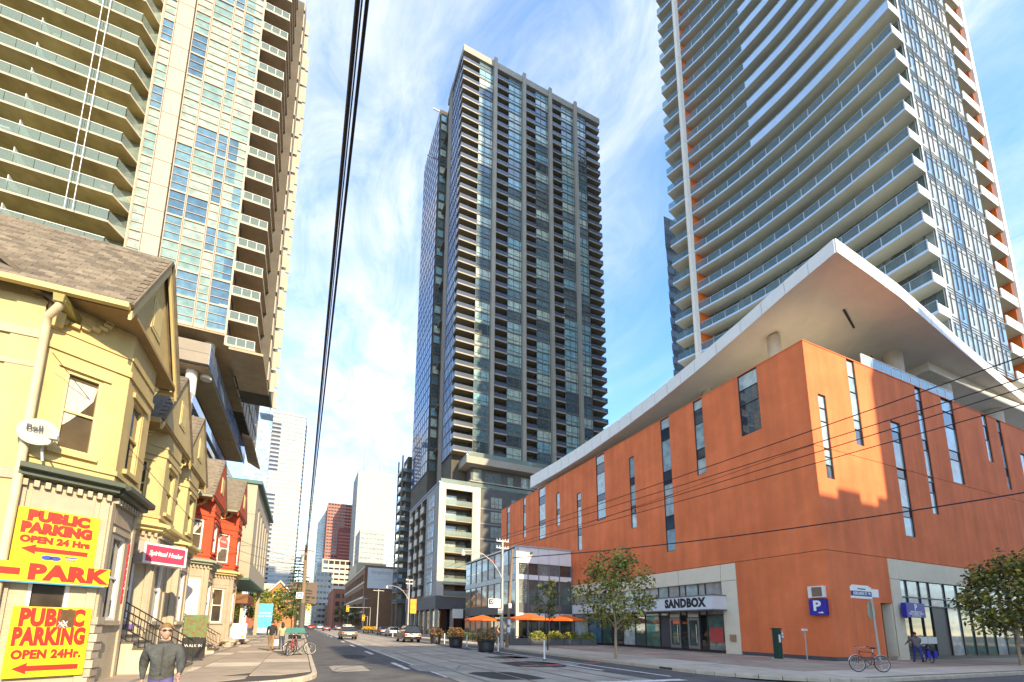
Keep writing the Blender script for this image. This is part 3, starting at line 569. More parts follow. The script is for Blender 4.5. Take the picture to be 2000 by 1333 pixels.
win.box(0, 0.06, 0, 0.12, 0, PZ, 1); win.box(cw / 2 - 0.03, cw / 2 + 0.03, 0.02, 0.12, 0.9, PZ, 1)
for zz in (0.02, 0.3, 0.58, 2.6): win.box(0.06, cw, 0.06, 0.12, zz - 0.025, zz + 0.025, 1)
gface = glass('tower_face_glass', [(0.40, 0.48, 0.54), (0.26, 0.38, 0.52), (0.44, 0.50, 0.54), (0.12, 0.24, 0.42)], ior=2.6, wav=0.05, wscale=0.4)
win_me = win.mesh('window', [gface, mat('face_mullion', (0.16, 0.17, 0.18), 0.5)])
rb_slab = MB().box(63.9, 67.6, 16.1, 19, 0, 0.24).mesh('balcony_slab', [slab_s]); rb_par = MB().box(63.9, 67.55, 16.0, 16.09, -0.03, 1.05).mesh('parapet', white_panel)
rb_wall = MB().box(67.45, 67.6, 16.2, 19, 0.24, PZ).mesh('orange_wall', or_p); rb_gl = MB().box(63.95, 67.44, 18.9, 19, 0.24, PZ).mesh('balcony_glazing', tr_gl); rfin = MB().box(67.62, 68.3, 15.9, 19, 0.02, PZ - 0.02).mesh('fin_panel', cream_fin)
sd = MB().box(68.32, 69.6, 18, 36, 0, 0.24).mesh('balcony_slab', [slab_b])
junk = [mat('balcony_chair', (0.10, 0.10, 0.09), 0.7), mat('balcony_plant', (0.09, 0.16, 0.05), 0.8), mat('balcony_cloth', (0.5, 0.48, 0.42), 0.8)]
for k in range(27):
    z = Z0 + PZ * k - 25; L0 = (-52, -16.1, z)
    fo = link('floor_storey', slab_me, rt, L0)
    for nm, me in (('glazed_wall', gl_me), ('door_frame', mul_me), ('hand_rail', hand_me)): link(nm, me, fo)
    link('glass_rail', rail_me, fo)
    if k >= 12: link('solid_parapet', par_me, fo)
    link('end_panel', end_me, fo); link('divider', div_me, fo)
    link('fin_panel', fin_me, rt, L0); ff = link('balcony', far_me, rt, L0); link('glass_rail', railf_me, ff); link('glazed_wall', glf_me, ff)
    mbj = MB()
    for q in range(5):
        i = rg2.randrange(1, len(ctl) - 1); t = rg2.random(); x = ctl[i][0] + 0.35 + rg2.random() * 0.5; y = ctl[i][1] + t
        mbj.box(x, x + 0.5, y, y + 0.5, 0.24, 0.7 + rg2.random() * 0.5, rg2.randrange(3)); mbj.box(x, x + 0.08, y, y + 0.5, 0.7, 1.1 + rg2.random() * 0.3, rg2.randrange(3))
    link('balcony_furniture', mbj.mesh('balcony_furniture', junk), fo)
    if k < 20:
        for c in range(NC): link('window', win_me, rt, (GX0 - 52 + c * cw, 0, z))
        rbo = link('balcony', rb_slab, rt, L0); link('parapet', rb_par, rbo); link('orange_wall', rb_wall, rbo); link('balcony_glazing', rb_gl, rbo); link('fin_panel', rfin, rt, L0); link('balcony_edge', sd, rt, L0)
body = MB(); body.prism([(52.35, 17.0), (63.8, 19.2), (67.6, 19.2), (67.6, 40), (50.8, 41), (50.2, 38.8), (52.4, 33.5), (53, 29)], 24, Z0 + 27 * PZ, 0); rpart('tower_core', body, greyd)
rpart('corner_post', MB().box(51.95, 52.1, 16.02, 16.2, 25, Z0 + 20 * PZ), white_panel)
up = MB(); up.prism([(50, 16.1), (68, 16.1), (69, 38), (46, 41), (51, 27)], Z0 + 27 * PZ, 172); rpart('upper_storeys', up, slab_b)
# ================================================================ centre tower with its podium
dkconc = mat('brown_concrete', (0.21, 0.185, 0.15), 0.85, var=0.12, scale=0.4, bump=0.05, bscale=8)
ltconc = mat('pier_concrete', (0.38, 0.345, 0.285), 0.85, var=0.10, scale=0.3)
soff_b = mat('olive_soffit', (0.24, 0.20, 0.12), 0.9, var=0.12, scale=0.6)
par_gl = rail_glass('tower_parapet_glass', (0.12, 0.14, 0.19), 0.25)
ct_gl = glass('centre_tower_glass', [(0.46, 0.58, 0.50), (0.12, 0.20, 0.22), (0.52, 0.60, 0.50), (0.06, 0.09, 0.10), (0.24, 0.45, 0.50), (0.11, 0.18, 0.20), (0.34, 0.50, 0.48)], ior=2.3, wav=0.28, wscale=0.32)
ct_fr = mat('tower_frame', (0.16, 0.15, 0.13), 0.6)
blue_gl = glass('blue_curtain_glass', [(0.03, 0.08, 0.20), (0.05, 0.11, 0.26), (0.025, 0.06, 0.15)], ior=2.2, wav=0.05)
back_w = mat('recess_wall', (0.10, 0.088, 0.07), 0.9, var=0.2, scale=0.5)
ct = thing('grid_apartment_tower', 'tall dark apartment tower with four pale vertical piers and gridded windows', 'building', (27.8, 83, 0))
cto = (-27.8, -83, 0)
def cpart(name, mb, m, **k):
    o = part(ct, name, mb, m, **k); o.location = cto; return o
FH = 2.92; F0 = 39.8; NF = 37
bays = [(27.8, 32.3, 32.35, 36.2), (37.15, 40.7, 40.75, 44.65), (45.6, 48.8, 48.85, 52.75), (53.7, 57.0, 57.05, 61.0), (65.3, 70.0, 61.95, 65.25)]
core = MB(); core.box(29.3, 69.9, 85.2, 110, 24, 146.5); cpart('tower_core', core, back_w)
for xp in (36.68, 45.13, 53.23, 61.48): cpart('pier', MB().box(xp - 0.45, xp + 0.45, 82.35, 85.3, 37.5, 150), ltconc)
for x0, x1 in ((27.75, 36.21), (37.15, 44.66), (45.6, 52.76), (53.7, 61.01), (61.95, 70.05)): cpart('roof_parapet', MB().box(x0, x1, 82.75, 84.6, F0 + NF * FH - 0.55, 149.2), ltconc)
cpart('roof_parapet', MB().box(27.75, 28.4, 84.62, 95.5, F0 + NF * FH - 0.4, 149.2), dkconc)
cpart('roof', MB().box(28.4, 70, 84.6, 110, 147.0, 148.2), dkconc)
wmesh = {}; bmesh_ = {}
for (b0, b1, w0, w1) in bays:
    wd = w1 - w0; mb = MB()
    mb.quad((0, 0.12, 0.34), (wd, 0.12, 0.34), (wd, 0.12, FH), (0, 0.12, FH), 0)
    mb.box(0, wd, 0, 0.3, 0, 0.34, 1)
    for t in (0, wd * 0.42, wd * 0.84, wd - 0.07): mb.box(t, t + 0.07, 0.02, 0.16, 0.34, FH, 1)
    mb.box(0.07, wd - 0.07, 0.03, 0.15, 1.12, 1.2, 1)
    wmesh[w0] = mb.mesh('window', [ct_gl, ct_fr])
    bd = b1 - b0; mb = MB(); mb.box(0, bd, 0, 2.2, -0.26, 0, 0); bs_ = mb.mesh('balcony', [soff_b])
    e = MB(); e.box(0, bd, -0.05, 0.0, -0.28, 0.05); rr = MB(); rr.box(0.02, bd - 0.02, 0.02, 0.05, 0.06, 1.02)
    if b0 in (27.8,): rr.box(0.02, 0.05, 0.06, 1.9, 0.06, 1.02)
    if b0 == 65.3: rr.box(bd - 0.05, bd - 0.02, 0.06, 2.0, 0.06, 1.02)
    dd = MB(); dd.quad((0.1, 2.05, 0), (bd - 0.1, 2.05, 0), (bd - 0.1, 2.05, FH - 0.3), (0.1, 2.05, FH - 0.3), 0); dd.box(bd / 2 - 0.04, bd / 2 + 0.04, 1.97, 2.04, 0, FH - 0.3, 1)
    bmesh_[b0] = (bs_, e.mesh('balcony_edge', ltconc), rr.mesh('parapet', par_gl), dd.mesh('balcony_door', [glass('balcony_door_glass', [(0.05, 0.06, 0.055), (0.09, 0.11, 0.10), (0.16, 0.18, 0.15)], ior=1.7), ct_fr]))
sw = MB(); sw.quad((0.12, 0, 0.34), (0.12, 6.4, 0.34), (0.12, 6.4, FH), (0.12, 0, FH), 0); sw.box(0, 0.3, 0, 6.4, 0, 0.34, 1)
for i in range(7): sw.box(0.02, 0.16, i * 1.055, i * 1.055 + 0.07, 0.34, FH, 1)
sw_me = sw.mesh('window', [glass('side_window_glass', [(0.30, 0.36, 0.46), (0.14, 0.20, 0.32), (0.08, 0.12, 0.22)], ior=2.2, wav=0.2, wscale=0.4), mat('side_frame', (0.12, 0.15, 0.24), 0.5)])
wg = MB(); wg.quad((0, 0, 0.28), (0, 17, 0.28), (0, 17, FH), (0, 0, FH), 0)
wg.box(-0.06, 0.05, 0, 17, 0, 0.28, 1)
for i in range(9): wg.box(-0.05, 0.03, i * 2.1, i * 2.1 + 0.07, 0.28, FH, 1)
wg_me = wg.mesh('glazing_band', [blue_gl, mat('blue_band', (0.03, 0.045, 0.09), 0.4)])
rw = MB(); rw.quad((0, 0, 0.5), (1.6, 0, 0.5), (1.6, 0, FH - 0.4), (0, 0, FH - 0.4), 0); rw.box(0, 1.6, -0.1, 0.02, 0.3, 0.5, 1); rw_me = rw.mesh('window', [ct_gl, ct_fr])
for k in range(NF):
    z = F0 + k * FH
    for (b0, b1, w0, w1) in bays:
        link('window', wmesh[w0], ct, (w0 - 27.8, 0.1, z))
        b = link('balcony', bmesh_[b0][0], ct, (b0 - 27.8, 0.0, z)); link('balcony_edge', bmesh_[b0][1], b); link('parapet', bmesh_[b0][2], b); link('balcony_door', bmesh_[b0][3], b)
    link('window', sw_me, ct, (0.1, 2.25, z)); link('glazing_band', wg_me, ct, (-1.5, 15.5, z)); link('window', rw_me, ct, (-1.0, 15.4, z))
cpart('side_wall', MB().box(28.25, 29.4, 85.25, 91.7, 24, 147), back_w)
cpart('side_pier', MB().box(27.85, 29.6, 91.7, 94.6, 30.9, 150.2), dkconc)
cpart('side_recess', MB().box(28.6, 30, 94.6, 98.4, 30.9, 147.5), back_w)
cpart('wing_wall', MB().box(26.42, 34, 98.46, 115.5, 30.9, F0 + NF * FH + 1.5), back_w)
for i in range(10):
    cpart('recess_balcony', MB().box(27.6, 28.6, 95.4, 98.3, 33 + i * 11.68, 33.2 + i * 11.68), dkconc)
for yv, zv in ((99.5, 150), (104.5, 140)): cpart('roof_davit', MB().box(24.5, 26.5, yv, yv + 0.25, zv, zv + 0.25), white_panel)
# ---- podium
grey_pan = mat('podium_grey_panel', (0.25, 0.245, 0.235), 0.7, var=0.10, scale=0.7)
pod_lt = mat('podium_limestone', (0.58, 0.53, 0.45), 0.8, var=0.06, scale=0.6, bump=0.05)
pod_dk = mat('podium_dark_panel', (0.115, 0.115, 0.11), 0.75, var=0.15, scale=0.6)
pod_gl = glass('podium_glass', [(0.34, 0.40, 0.36), (0.42, 0.46, 0.40), (0.16, 0.20, 0.20), (0.30, 0.36, 0.33)], ior=1.9, wav=0.06)
PFZ = [7.7, 10.2, 13.4, 16.6, 19.9, 23.2, 26.4, 29.7]
hol = [(25.6, 31.45, PFZ[i] + (0.1 if i else 0.4), PFZ[i + 1] - 0.0) for i in range(7)]
w_ = MB()
fp = lambda u, v, d: (u, 80 + d, v)
w_.wall(24.14, 33.2, 7.7, 30.85, [(25.6, 31.45, 7.72, 29.7)], fp, 0.5); cpart('podium_wall', w_, pod_lt)
cpart('podium_wall', MB().box(33.22, 52, 80.12, 80.5, 7.7, 30.85), pod_dk)
cpart('podium_core', MB().box(25.0, 52, 82.3, 106, 7.8, 30.7), back_w)
cpart('podium_roof', MB().box(24.2, 52, 80.2, 106, 30.72, 30.84), ltconc)
for i, z in enumerate(PFZ[:-1]):
    b = cpart('podium_balcony', MB().box(25.3, 31.6, 79.75 + (0.2 if i else 0), 82.2, z - 0.22, z), mat('balcony_tan', (0.40, 0.34, 0.24), 0.85))
    link('glass_rail', MB().box(25.5, 31.5, 80.0, 80.03, z + 0.08, z + 1.05).mesh('glass_rail', rail_glass('podium_rail', (0.34, 0.40, 0.36), 0.5)), b)
    link('balcony_door', MB().box(25.7, 28.6, 82.15, 82.2, z, z + 2.6).mesh('balcony_door', pod_gl), b); link('balcony_door', MB().box(28.8, 31.3, 82.16, 82.21, z, z + 2.6).mesh('balcony_door', glass('balcony_door_glass', [(0.05, 0.06, 0.055)])), b)
    for (x0, x1, nn) in ((35.6, 38.3, 3), (40.5, 43.5, 3)):
        mb = MB(); mb.quad((x0, 80.06, z + 0.45), (x1, 80.06, z + 0.45), (x1, 80.06, z + 2.75), (x0, 80.06, z + 2.75), 0)
        for q in range(nn + 1): xx = x0 + (x1 - x0) * q / nn; mb.box(xx - 0.05, xx + 0.05, 80.0, 80.1, z + 0.45, z + 2.75, 1)
        mb.box(x0, x1, 80.01, 80.09, z + 1.2, z + 1.27, 1); cpart('window', mb, [pod_gl, ct_fr])
    cpart('string_course', MB().box(33.25, 52, 80.0, 80.11, z - 0.16, z + 0.16), grey_pan)
cpart('podium_pier', MB().box(32.0, 33.2, 79.9, 79.99, 7.7, 30.85), pod_lt)
# street face of the podium: recessed balconies and tall windows
sp = lambda u, v, d: (24.14 + d, u, v)
mb = MB(); mb.wall(80, 106, 7.7, 30.85, [(89.5, 93.6, 8.0, 30.2), (94.6, 98.8, 8.0, 30.2), (99.8, 104, 8, 30.2)], sp, 1.8); cpart('podium_side_wall', mb, grey_pan)
cpart('parapet_edge', MB().box(24.0, 24.6, 79.9, 106, 30.86, 31.05), mat('blue_metal_edge', (0.20, 0.26, 0.42), 0.4, 0.3))
for i, z in enumerate(PFZ[:-1]):
    mb = MB(); mb.quad((24.1, 83.2, z + 0.3), (24.1, 87.6, z + 0.3), (24.1, 87.6, z + 2.9), (24.1, 83.2, z + 2.9), 0)
    for q in range(5): yv = 83.2 + 1.1 * q; mb.box(24.02, 24.12, yv - 0.05, yv + 0.05, z + 0.3, z + 2.9, 1)
    mb.box(24.03, 24.12, 83.2, 87.6, z + 1.5, z + 1.57, 1); mb.box(24.02, 24.12, 83.2, 87.6, z + 2.9, z + 3.0, 1); cpart('window', mb, [glass('street_window_glass', [(0.10, 0.17, 0.30), (0.22, 0.30, 0.42), (0.06, 0.10, 0.2)], ior=2.0, wav=0.1), mat('street_frame', (0.5, 0.5, 0.5), 0.5)])
    for y0 in (89.5, 94.6, 99.8):
        b = cpart('balcony', MB().box(23.6, 26, y0 + 0.2, y0 + 3.8, z + 0.3, z + 0.5), dkconc); link('parapet', MB().box(23.55, 23.7, y0 + 0.6, y0 + 3.2, z + 0.5, z + 1.9).mesh('parapet', pod_lt), b)
cpart('recess_back', MB().box(25.95, 26.1, 89, 104.5, 7.8, 30.5), back_w)
cpart('base_band', MB().box(24.0, 52, 79.9, 106, 5.1, 7.66), mat('base_dark', (0.13, 0.125, 0.12), 0.8, var=0.12, scale=0.8))
lob = MB()
for x, y in [(24.4 + i * 3.2, 80.4) for i in range(5)] + [(24.4, 84 + i * 4.2) for i in range(6)]: cpart('base_column', MB().box(x - 0.3, x + 0.3, y - 0.3, y + 0.3, 0.1, 5.1), ltconc)
cpart('lobby_glass', MB().box(25.6, 52, 81.6, 106, 0.1, 5.09), dkglass)
# mid block between podium and tower
cpart('terrace_slab', MB().box(29.9, 70, 80.0, 84.5, 36.1, 37.65).box(29.9, 32.5, 84.5, 100, 36.1, 37.65), ltconc)
cpart('terrace_edge', MB().box(29.86, 30.2, 79.96, 100, 37.66, 37.95), mat('blue_metal_edge', (0.2, 0.26, 0.42)))
cpart('mid_wall', MB().box(31.8, 52, 82.3, 98, 30.86, 36.09), pod_dk)
for (x0, x1, z0) in ((32.2, 34.3, 33.3), (35.1, 38.9, 33.0), (40.6, 42, 32.6), (44, 47, 33), (32.2, 34.3, 31.0), (35.1, 37.5, 31), (40.5, 43.5, 31)):
    mb = MB(); z1 = z0 + (2.5 if z0 > 32 else 1.5); mb.quad((x0, 82.22, z0), (x1, 82.22, z0), (x1, 82.22, z1), (x0, 82.22, z1), 0); q = x0
    while q < x1 + 0.01: mb.box(q - 0.04, q + 0.04, 82.18, 82.28, z0, z1, 1); q += (x1 - x0) / max(1, round(x1 - x0))
    mb.box(x0, x1, 82.19, 82.27, z0 + 0.9, z0 + 0.97, 1); cpart('window', mb, [pod_gl, ct_fr])
cpart('mid_balcony', MB().box(31, 52, 80.6, 82.2, 32.3, 32.55), ltconc)
cpart('mid_rail', MB().box(30.4, 52, 80.5, 80.54, 31.1, 32.0), rail_glass('podium_rail', (0.34, 0.40, 0.36), 0.5))
cpart('terrace_rail', MB().box(30.2, 69.8, 80.3, 80.34, 37.7, 38.8), rail_glass('podium_rail', (0.34, 0.40, 0.36), 0.5))
cpart('terrace_rail', MB().box(24.5, 31, 80.25, 80.29, 30.9, 31.9), rail_glass('podium_rail', (0.34, 0.40, 0.36), 0.5))
# slim balcony stack at the far street corner
fs = thing('balcony_stack', 'slim dark stack of balconies standing beyond the podium street corner', 'building', (25, 120, 0))
for k in range(14):
    z = 8 + k * 3.0
    part(fs, 'floor_slab', MB().box(-0.6, 3.4, 0, 6, z, z + 0.3), dkconc); part(fs, 'railing', MB().box(-0.55, -0.5, 0.1, 5.9, z + 0.3, z + 1.2).box(-0.5, 3.2, 0.05, 0.1, z + 0.3, z + 1.2), rail_glass('stack_rail', (0.2, 0.25, 0.33), 0.4)); part(fs, 'window', MB().box(1.0, 1.1, 0.6, 5.6, z + 0.4, z + 2.9), pod_gl)
part(fs, 'post', MB().box(-0.6, -0.2, -0.1, 0.3, 0, 52), dkconc); part(fs, 'post', MB().box(-0.6, -0.2, 5.7, 6.1, 0, 52), dkconc); part(fs, 'stack_core', MB().box(1.2, 8, 0.2, 6, 0, 52), back_w)
# ================================================================ two storey glass restaurant
gb = thing('glass_restaurant', 'two storey glass restaurant with white bands against the orange building', 'building', (21.6, 41.3, 0))
def gpart(name, mb, m, **k):
    o = part(gb, name, mb, m, **k); o.location = (-21.6, -41.3, 0); return o
clear_gl = glass('restaurant_glass', [(0.16, 0.19, 0.18), (0.10, 0.12, 0.11), (0.22, 0.25, 0.23), (0.07, 0.07, 0.06)], ior=1.8, wav=0.04)
warm_in = mat('warm_interior', (0.30, 0.17, 0.08), 0.8, var=0.5, scale=2.2, col2=(0.03, 0.02, 0.015))
alu = mat('alu_frame', (0.50, 0.50, 0.48), 0.5, 0.3)
ac = mat('anodised_grey', (0.22, 0.22, 0.21), 0.5, 0.2)
gpart('inner_core', MB().box(24.2, 28.7, 44.2, 56.5, 0.1, 10.4), warm_in)
gpart('floor_plate', MB().box(21.75, 28.7, 41.5, 56.8, 4.0, 4.25).box(21.75, 28.7, 41.5, 56.8, 7.3, 7.5).box(21.75, 28.7, 41.5, 56.8, 10.35, 10.5), greyd)
xg = [21.6, 22.95, 24.3, 25.65, 27.0, 28.7]; yg = [41.3 + i * 1.96 for i in range(9)]
for i in range(5):
    a, b = xg[i] + 0.02, xg[i + 1] - 0.02
    gpart('white_panel', MB().box(a, b, 41.18, 41.3, 8.85, 10.6), white_panel); gpart('white_panel', MB().box(a, b, 41.18, 41.3, 7.0, 7.55), white_panel)
    for z0, z1, mm in ((7.58, 8.82, clear_gl), (4.35, 6.97, clear_gl), (0.3, 2.9, dkglass)): gpart('pane', MB().quad((a, 41.32, z0), (b, 41.32, z0), (b, 41.32, z1), (a, 41.32, z1)), mm)
    gpart('sill_panel', MB().box(a, b, 41.16, 41.3, 3.35, 4.32), pod_dk); gpart('white_panel', MB().box(a, b, 41.17, 41.3, 2.93, 3.33), white_panel)
for xx in xg: gpart('mullion', MB().box(xx - 0.06, xx + 0.06, 41.14, 41.34, 0.1, 8.85), ac)
gpart('corner_post', MB().box(21.45, 21.75, 41.1, 41.4, 0.1, 10.6), alu)
for i in range(8):
    a, b = yg[i] + 0.04, yg[i + 1] - 0.04
    for z0, z1, mm in ((8.85, 10.5, pale_gl if i % 3 else clear_gl), (7.6, 8.8, clear_gl), (4.35, 6.9, clear_gl), (0.3, 2.9, clear_gl)): gpart('pane', MB().quad((21.6, a, z0), (21.6, b, z0), (21.6, b, z1), (21.6, a, z1)), mm)
    gpart('band_panel', MB().box(21.5, 21.62, a, b, 6.95, 7.55), mat('pale_blue_band', (0.42, 0.50, 0.52), 0.5)); gpart('sill_panel', MB().box(21.48, 21.62, a, b, 3.2, 4.3), pod_dk)
    gpart('mullion', MB().box(21.5, 21.68, yg[i] - 0.04, yg[i] + 0.04, 0.1, 10.5), ac)
gpart('roof_cap', MB().box(21.4, 28.74, 41.1, 57.1, 10.62, 10.78), alu)
lights = MB()
for i in range(34):          # strings of warm bulbs hanging in the corner
    lights.lathe((22.3 + random.uniform(-.3, .5), 41.22, 4.6 + (i % 17) * 0.25), [(0.015, -.02), (0.026, 0), (0.015, .02)], 6); 
gpart('bulb_string', lights, mat('warm_bulb', (0.9, 0.62, 0.3), 0.4, emit=0.5), kind='stuff')
gpart('wall_cctv', MB().box(23.2, 23.45, 40.95, 41.17, 9.9, 10.1), bl)
gpart('wall_sign', MB().box(23.2, 27.2, 41.10, 41.15, 3.5, 4.2), mat('food_mural', (0.20, 0.15, 0.11), 0.7, var=0.6, scale=2.5))
hs_ = gpart('hanging_sign', MB().box(19.9, 21.4, 57.3, 57.6, 2.9, 4.2), mat('sign_cream', (0.66, 0.62, 0.55), 0.6))
# ================================================================ left tower
lt = thing('cream_glass_tower', 'cream and glass tower with long balconies behind the yellow houses', 'building', (-9.1, 45, 28.9))
lo_ = (9.1, -45, -28.9)
def lpart(name, mb, m, **k):
    o = part(lt, name, mb, m, **k); o.location = lo_; return o
LF = 2.82; LZ = 28.9; NL = 20
cream_t = mat('tower_cream', (0.42, 0.365, 0.285), 0.65, var=0.05, scale=0.6)
olive = mat('balcony_underside', (0.52, 0.42, 0.19), 0.9, var=0.25, scale=0.45, col2=(0.36, 0.27, 0.11))
lt_gl = glass('left_tower_glass', [(0.30, 0.38, 0.31), (0.22, 0.33, 0.29), (0.09, 0.19, 0.28), (0.33, 0.38, 0.31), (0.06, 0.14, 0.22), (0.18, 0.29, 0.27), (0.12, 0.24, 0.30), (0.28, 0.36, 0.30)], ior=1.9, wav=0.05, cell=(0.5, 0.5, 0.36))
lt_fr = mat('tower_pink_frame', (0.50, 0.38, 0.29), 0.55)
brail = rail_glass('balcony_rail_glass', (0.22, 0.28, 0.25), 0.5)
brown_s = mat('brown_soffit', (0.42, 0.32, 0.20), 0.9, var=0.15, scale=0.8)
lpart('tower_core', MB().box(-50, -9.1, 45.6, 75, LZ + 1.2, 84), back_w)
lpart('tower_core', MB().box(-9.1, -5.7, 50.6, 57, LZ + 0.1, 84), back_w)
cols_w = [(-15.35, -13.9), (-13.85, -11.95), (-11.9, -10.95), (-10.9, -9.15)]
wl = {}
def lwin(wd):
    mb = MB(); h = LF; mb.quad((0, 0.1, 0), (wd, 0.1, 0), (wd, 0.1, h), (0, 0.1, h), 0)
    for t in (0, wd - 0.06): mb.box(t, t + 0.06, 0, 0.14, 0, h, 1)
    for zz, q in ((0.0, 0.16), (0.95, 0.05), (1.9, 0.05)): mb.box(0.06, wd - 0.06, 0.0 if q > .1 else 0.03, 0.14, zz, zz + q, 1)
    return mb.mesh('window', [lt_gl, lt_fr])
for a, b in cols_w: wl[a] = lwin(b - a)
wn_me = lwin(1.05); pc_me = MB().box(0, 1.42, -0.04, 0.2, 0.03, LF - 0.03).mesh('cream_panel', cream_t)
XL = -40.0
bs_m = MB(); bs_m.prism([(XL, 43.4), (-18.9, 43.4), (-18.05, 45.1), (-18.05, 45.5), (XL, 45.5)], 0, 0.2, 0, mt=1, mb=1); bs_me = bs_m.mesh('long_balcony', [cream_t, olive])
bk_me = MB().quad((XL, 45.5, 0.2), (-18.05, 45.5, 0.2), (-18.05, 45.5, LF), (XL, 45.5, LF)).mesh('balcony_glazing', glass('balcony_glazing_l', [(0.22, 0.24, 0.18), (0.10, 0.12, 0.10), (0.36, 0.38, 0.30)], cell=(0.6, 0.5, 0.36)))
hrl = MB().box(XL, -18.95, 43.42, 43.47, 1.22, 1.27).mesh('hand_rail', white_panel); gp = MB().box(0, 1.34, 0, 0.02, 0.22, 1.2).mesh('glass_panel', brail); gpost = MB().box(0, 0.04, 0, 0.05, 0.2, 1.22)
edg = MB(); edg.add([(-18.9, 43.42, 0.22), (-18.08, 45.08, 0.22), (-18.08, 45.08, 1.2), (-18.9, 43.42, 1.2)], [(0, 1, 2, 3)]); edg_me = edg.mesh('glass_panel', brail)
dvd = MB().box(-26.05, -25.98, 43.6, 45.5, 0.2, 1.9).mesh('divider_screen', mat('frosted_screen', (0.55, 0.6, 0.56), 0.5))
rb_me = MB().box(-9.02, -6.45, 45.0, 50.6, 0, 0.2, 0).mesh('corner_balcony', [brown_s]); rbe = MB().box(-9.02, -6.43, 44.95, 44.995, -0.02, 0.22).box(-6.445, -6.4, 45, 50.6, -0.02, 0.22).mesh('balcony_edge', cream_t)
rbg = MB().box(-9.0, -6.47, 45.03, 45.05, 0.24, 1.05).mesh('glass_panel', brail); rbg2 = MB().box(-6.5, -6.47, 45.1, 50.5, 0.24, 1.05).mesh('glass_panel', brail)
rbp = MB()
for x in (-9.0, -8.15, -7.3, -6.5): rbp.box(x, x + 0.04, 45.0, 45.05, 0.2, 1.08)
rbp.box(-9.0, -6.46, 45.0, 45.05, 1.06, 1.10); rbp_me = rbp.mesh('rail_frame', white_panel)
sidp = MB().box(-5.68, -5.55, 50.6, 52.8, 0.35, LF - 0.25).mesh('cream_panel', cream_t); sidp2 = MB().box(-5.68, -5.48, 53.2, 57, 0.15, LF - 0.5).mesh('cream_panel', cream_t); sidw = MB().box(-5.69, -5.62, 50.6, 57, -0.25, 0.1).mesh('side_window', dkglass); sidf = MB().box(-5.62, -5.1, 57.1, 57.25, 0.2, LF - 0.2).mesh('sun_fin', cream_t)
rj = random.Random(11)
jm = [mat('balcony_red', (0.55, 0.12, 0.10), 0.7), mat('balcony_white_thing', (0.75, 0.73, 0.68), 0.7), mat('balcony_green', (0.15, 0.3, 0.1), 0.7), mat('balcony_blue', (0.1, 0.25, 0.5), 0.7)]
for k in range(NL):
    z = k * LF
    if k >= 1 or True:
        for a, b in cols_w:
            if k >= 1: link('window', wl[a], lt, (a + 9.1, 0.0, z - 1.6))
        if k >= 1: link('window', wn_me, lt, (-18.02 + 9.1, 0, z - 1.6)); link('cream_panel', pc_me, lt, (-16.9 + 9.1, 0, z - 1.6))
    b = link('corner_balcony', rb_me, lt, (*lo_[:2], z)); 
    for nm, me in (('balcony_edge', rbe), ('glass_panel', rbg), ('glass_panel', rbg2), ('rail_frame', rbp_me)): link(nm, me, b)
    link('cream_panel', sidp, lt, (*lo_[:2], z)); link('cream_panel', sidp2, lt, (*lo_[:2], z)); link('side_window', sidw, lt, (*lo_[:2], z)); link('sun_fin', sidf, lt, (*lo_[:2], z)); link('sun_fin', sidf, lt, (lo_[0], lo_[1] - 4.15, z))
    if 1 <= k < 19:
        zz = 40.18 - LZ + (k - 4) * LF - 0.1
        b = link('long_balcony', bs_me, lt, (*lo_[:2], zz)); link('balcony_glazing', bk_me, b); link('hand_rail', hrl, b); link('glass_panel', edg_me, b); link('divider_screen', dvd, b)
        for i in range(13): link('glass_panel', gp, b, (-18.95 - 1.38 * (i + 1), 43.44, 0))
        mbj = MB()
        for q in range(4):
            x = rj.uniform(-34, -19.5); c_ = rj.randrange(4); mbj.box(x, x + rj.uniform(.3, .7), 44, 44.5, 0.2, rj.uniform(.7, 1.3), c_); 
        link('balcony_furniture', mbj.mesh('balcony_furniture', jm), b)
lpart('corner_post', MB().box(-9.14, -9.03, 44.9, 45.05, LZ, 84), lt_fr); lpart('corner_post', MB().box(-18.12, -18.0, 44.9, 45.08, LZ, 84), lt_fr)
lpart('tower_soffit', MB().box(-18, -9.1, 45.05, 62, LZ + 1.05, LZ + 1.2), brown_s)
lpart('lowest_slab', MB().box(-8.7, -5.6, 44.9, 53, LZ - 0.35, LZ - 0.1), brown_s)
for x, y, z0, z1 in ((-10.8, 47.2, 26.0, LZ + 1.05), (-11.9, 46.6, 22.5, 27.0), (-16, 47, 20, LZ + 1.05)): lpart('column', MB().cyl((x, y, z0), (x, y, z1), 0.5, n=20), mat('column_cream', (0.74, 0.70, 0.62), 0.7))
tan_pan = mat('bronze_panel', (0.25, 0.21, 0.155), 0.5, var=0.08, scale=0.6)
blue_f = glass('blue_fascia_glass', [(0.24, 0.34, 0.56), (0.30, 0.40, 0.62)], ior=2.0, wav=0.02)
for z0, z1, xr in ((26.45, 27.5, -10.25), (27.53, 28.65, -10.25), (20.6, 23.3, -11.2), (17.4, 20.57, -11.2), (13.5, 17.37, -11.2)): lpart('podium_panel', MB().box(-30, xr, 44.9, 45.4, z0, z1), tan_pan)
for z0, z1, xr, y0 in ((26.45, 27.5, -10.2, 45.0), (27.53, 28.65, -10.2, 45), (22.3, 23.3, -11.15, 45), (20.9, 21.5, -11.15, 46)):
    y = y0
    while y < 72: lpart('fascia_panel', MB().box(xr - 0.1, xr, y, y + 3.95, z0, z1), blue_f); y += 4
lpart('podium_soffit', MB().box(-30, -10.3, 45.4, 72, 26.3, 26.44), brown_s); lpart('podium_soffit', MB().box(-30, -11.3, 45.4, 72, 20.4, 20.55), brown_s)
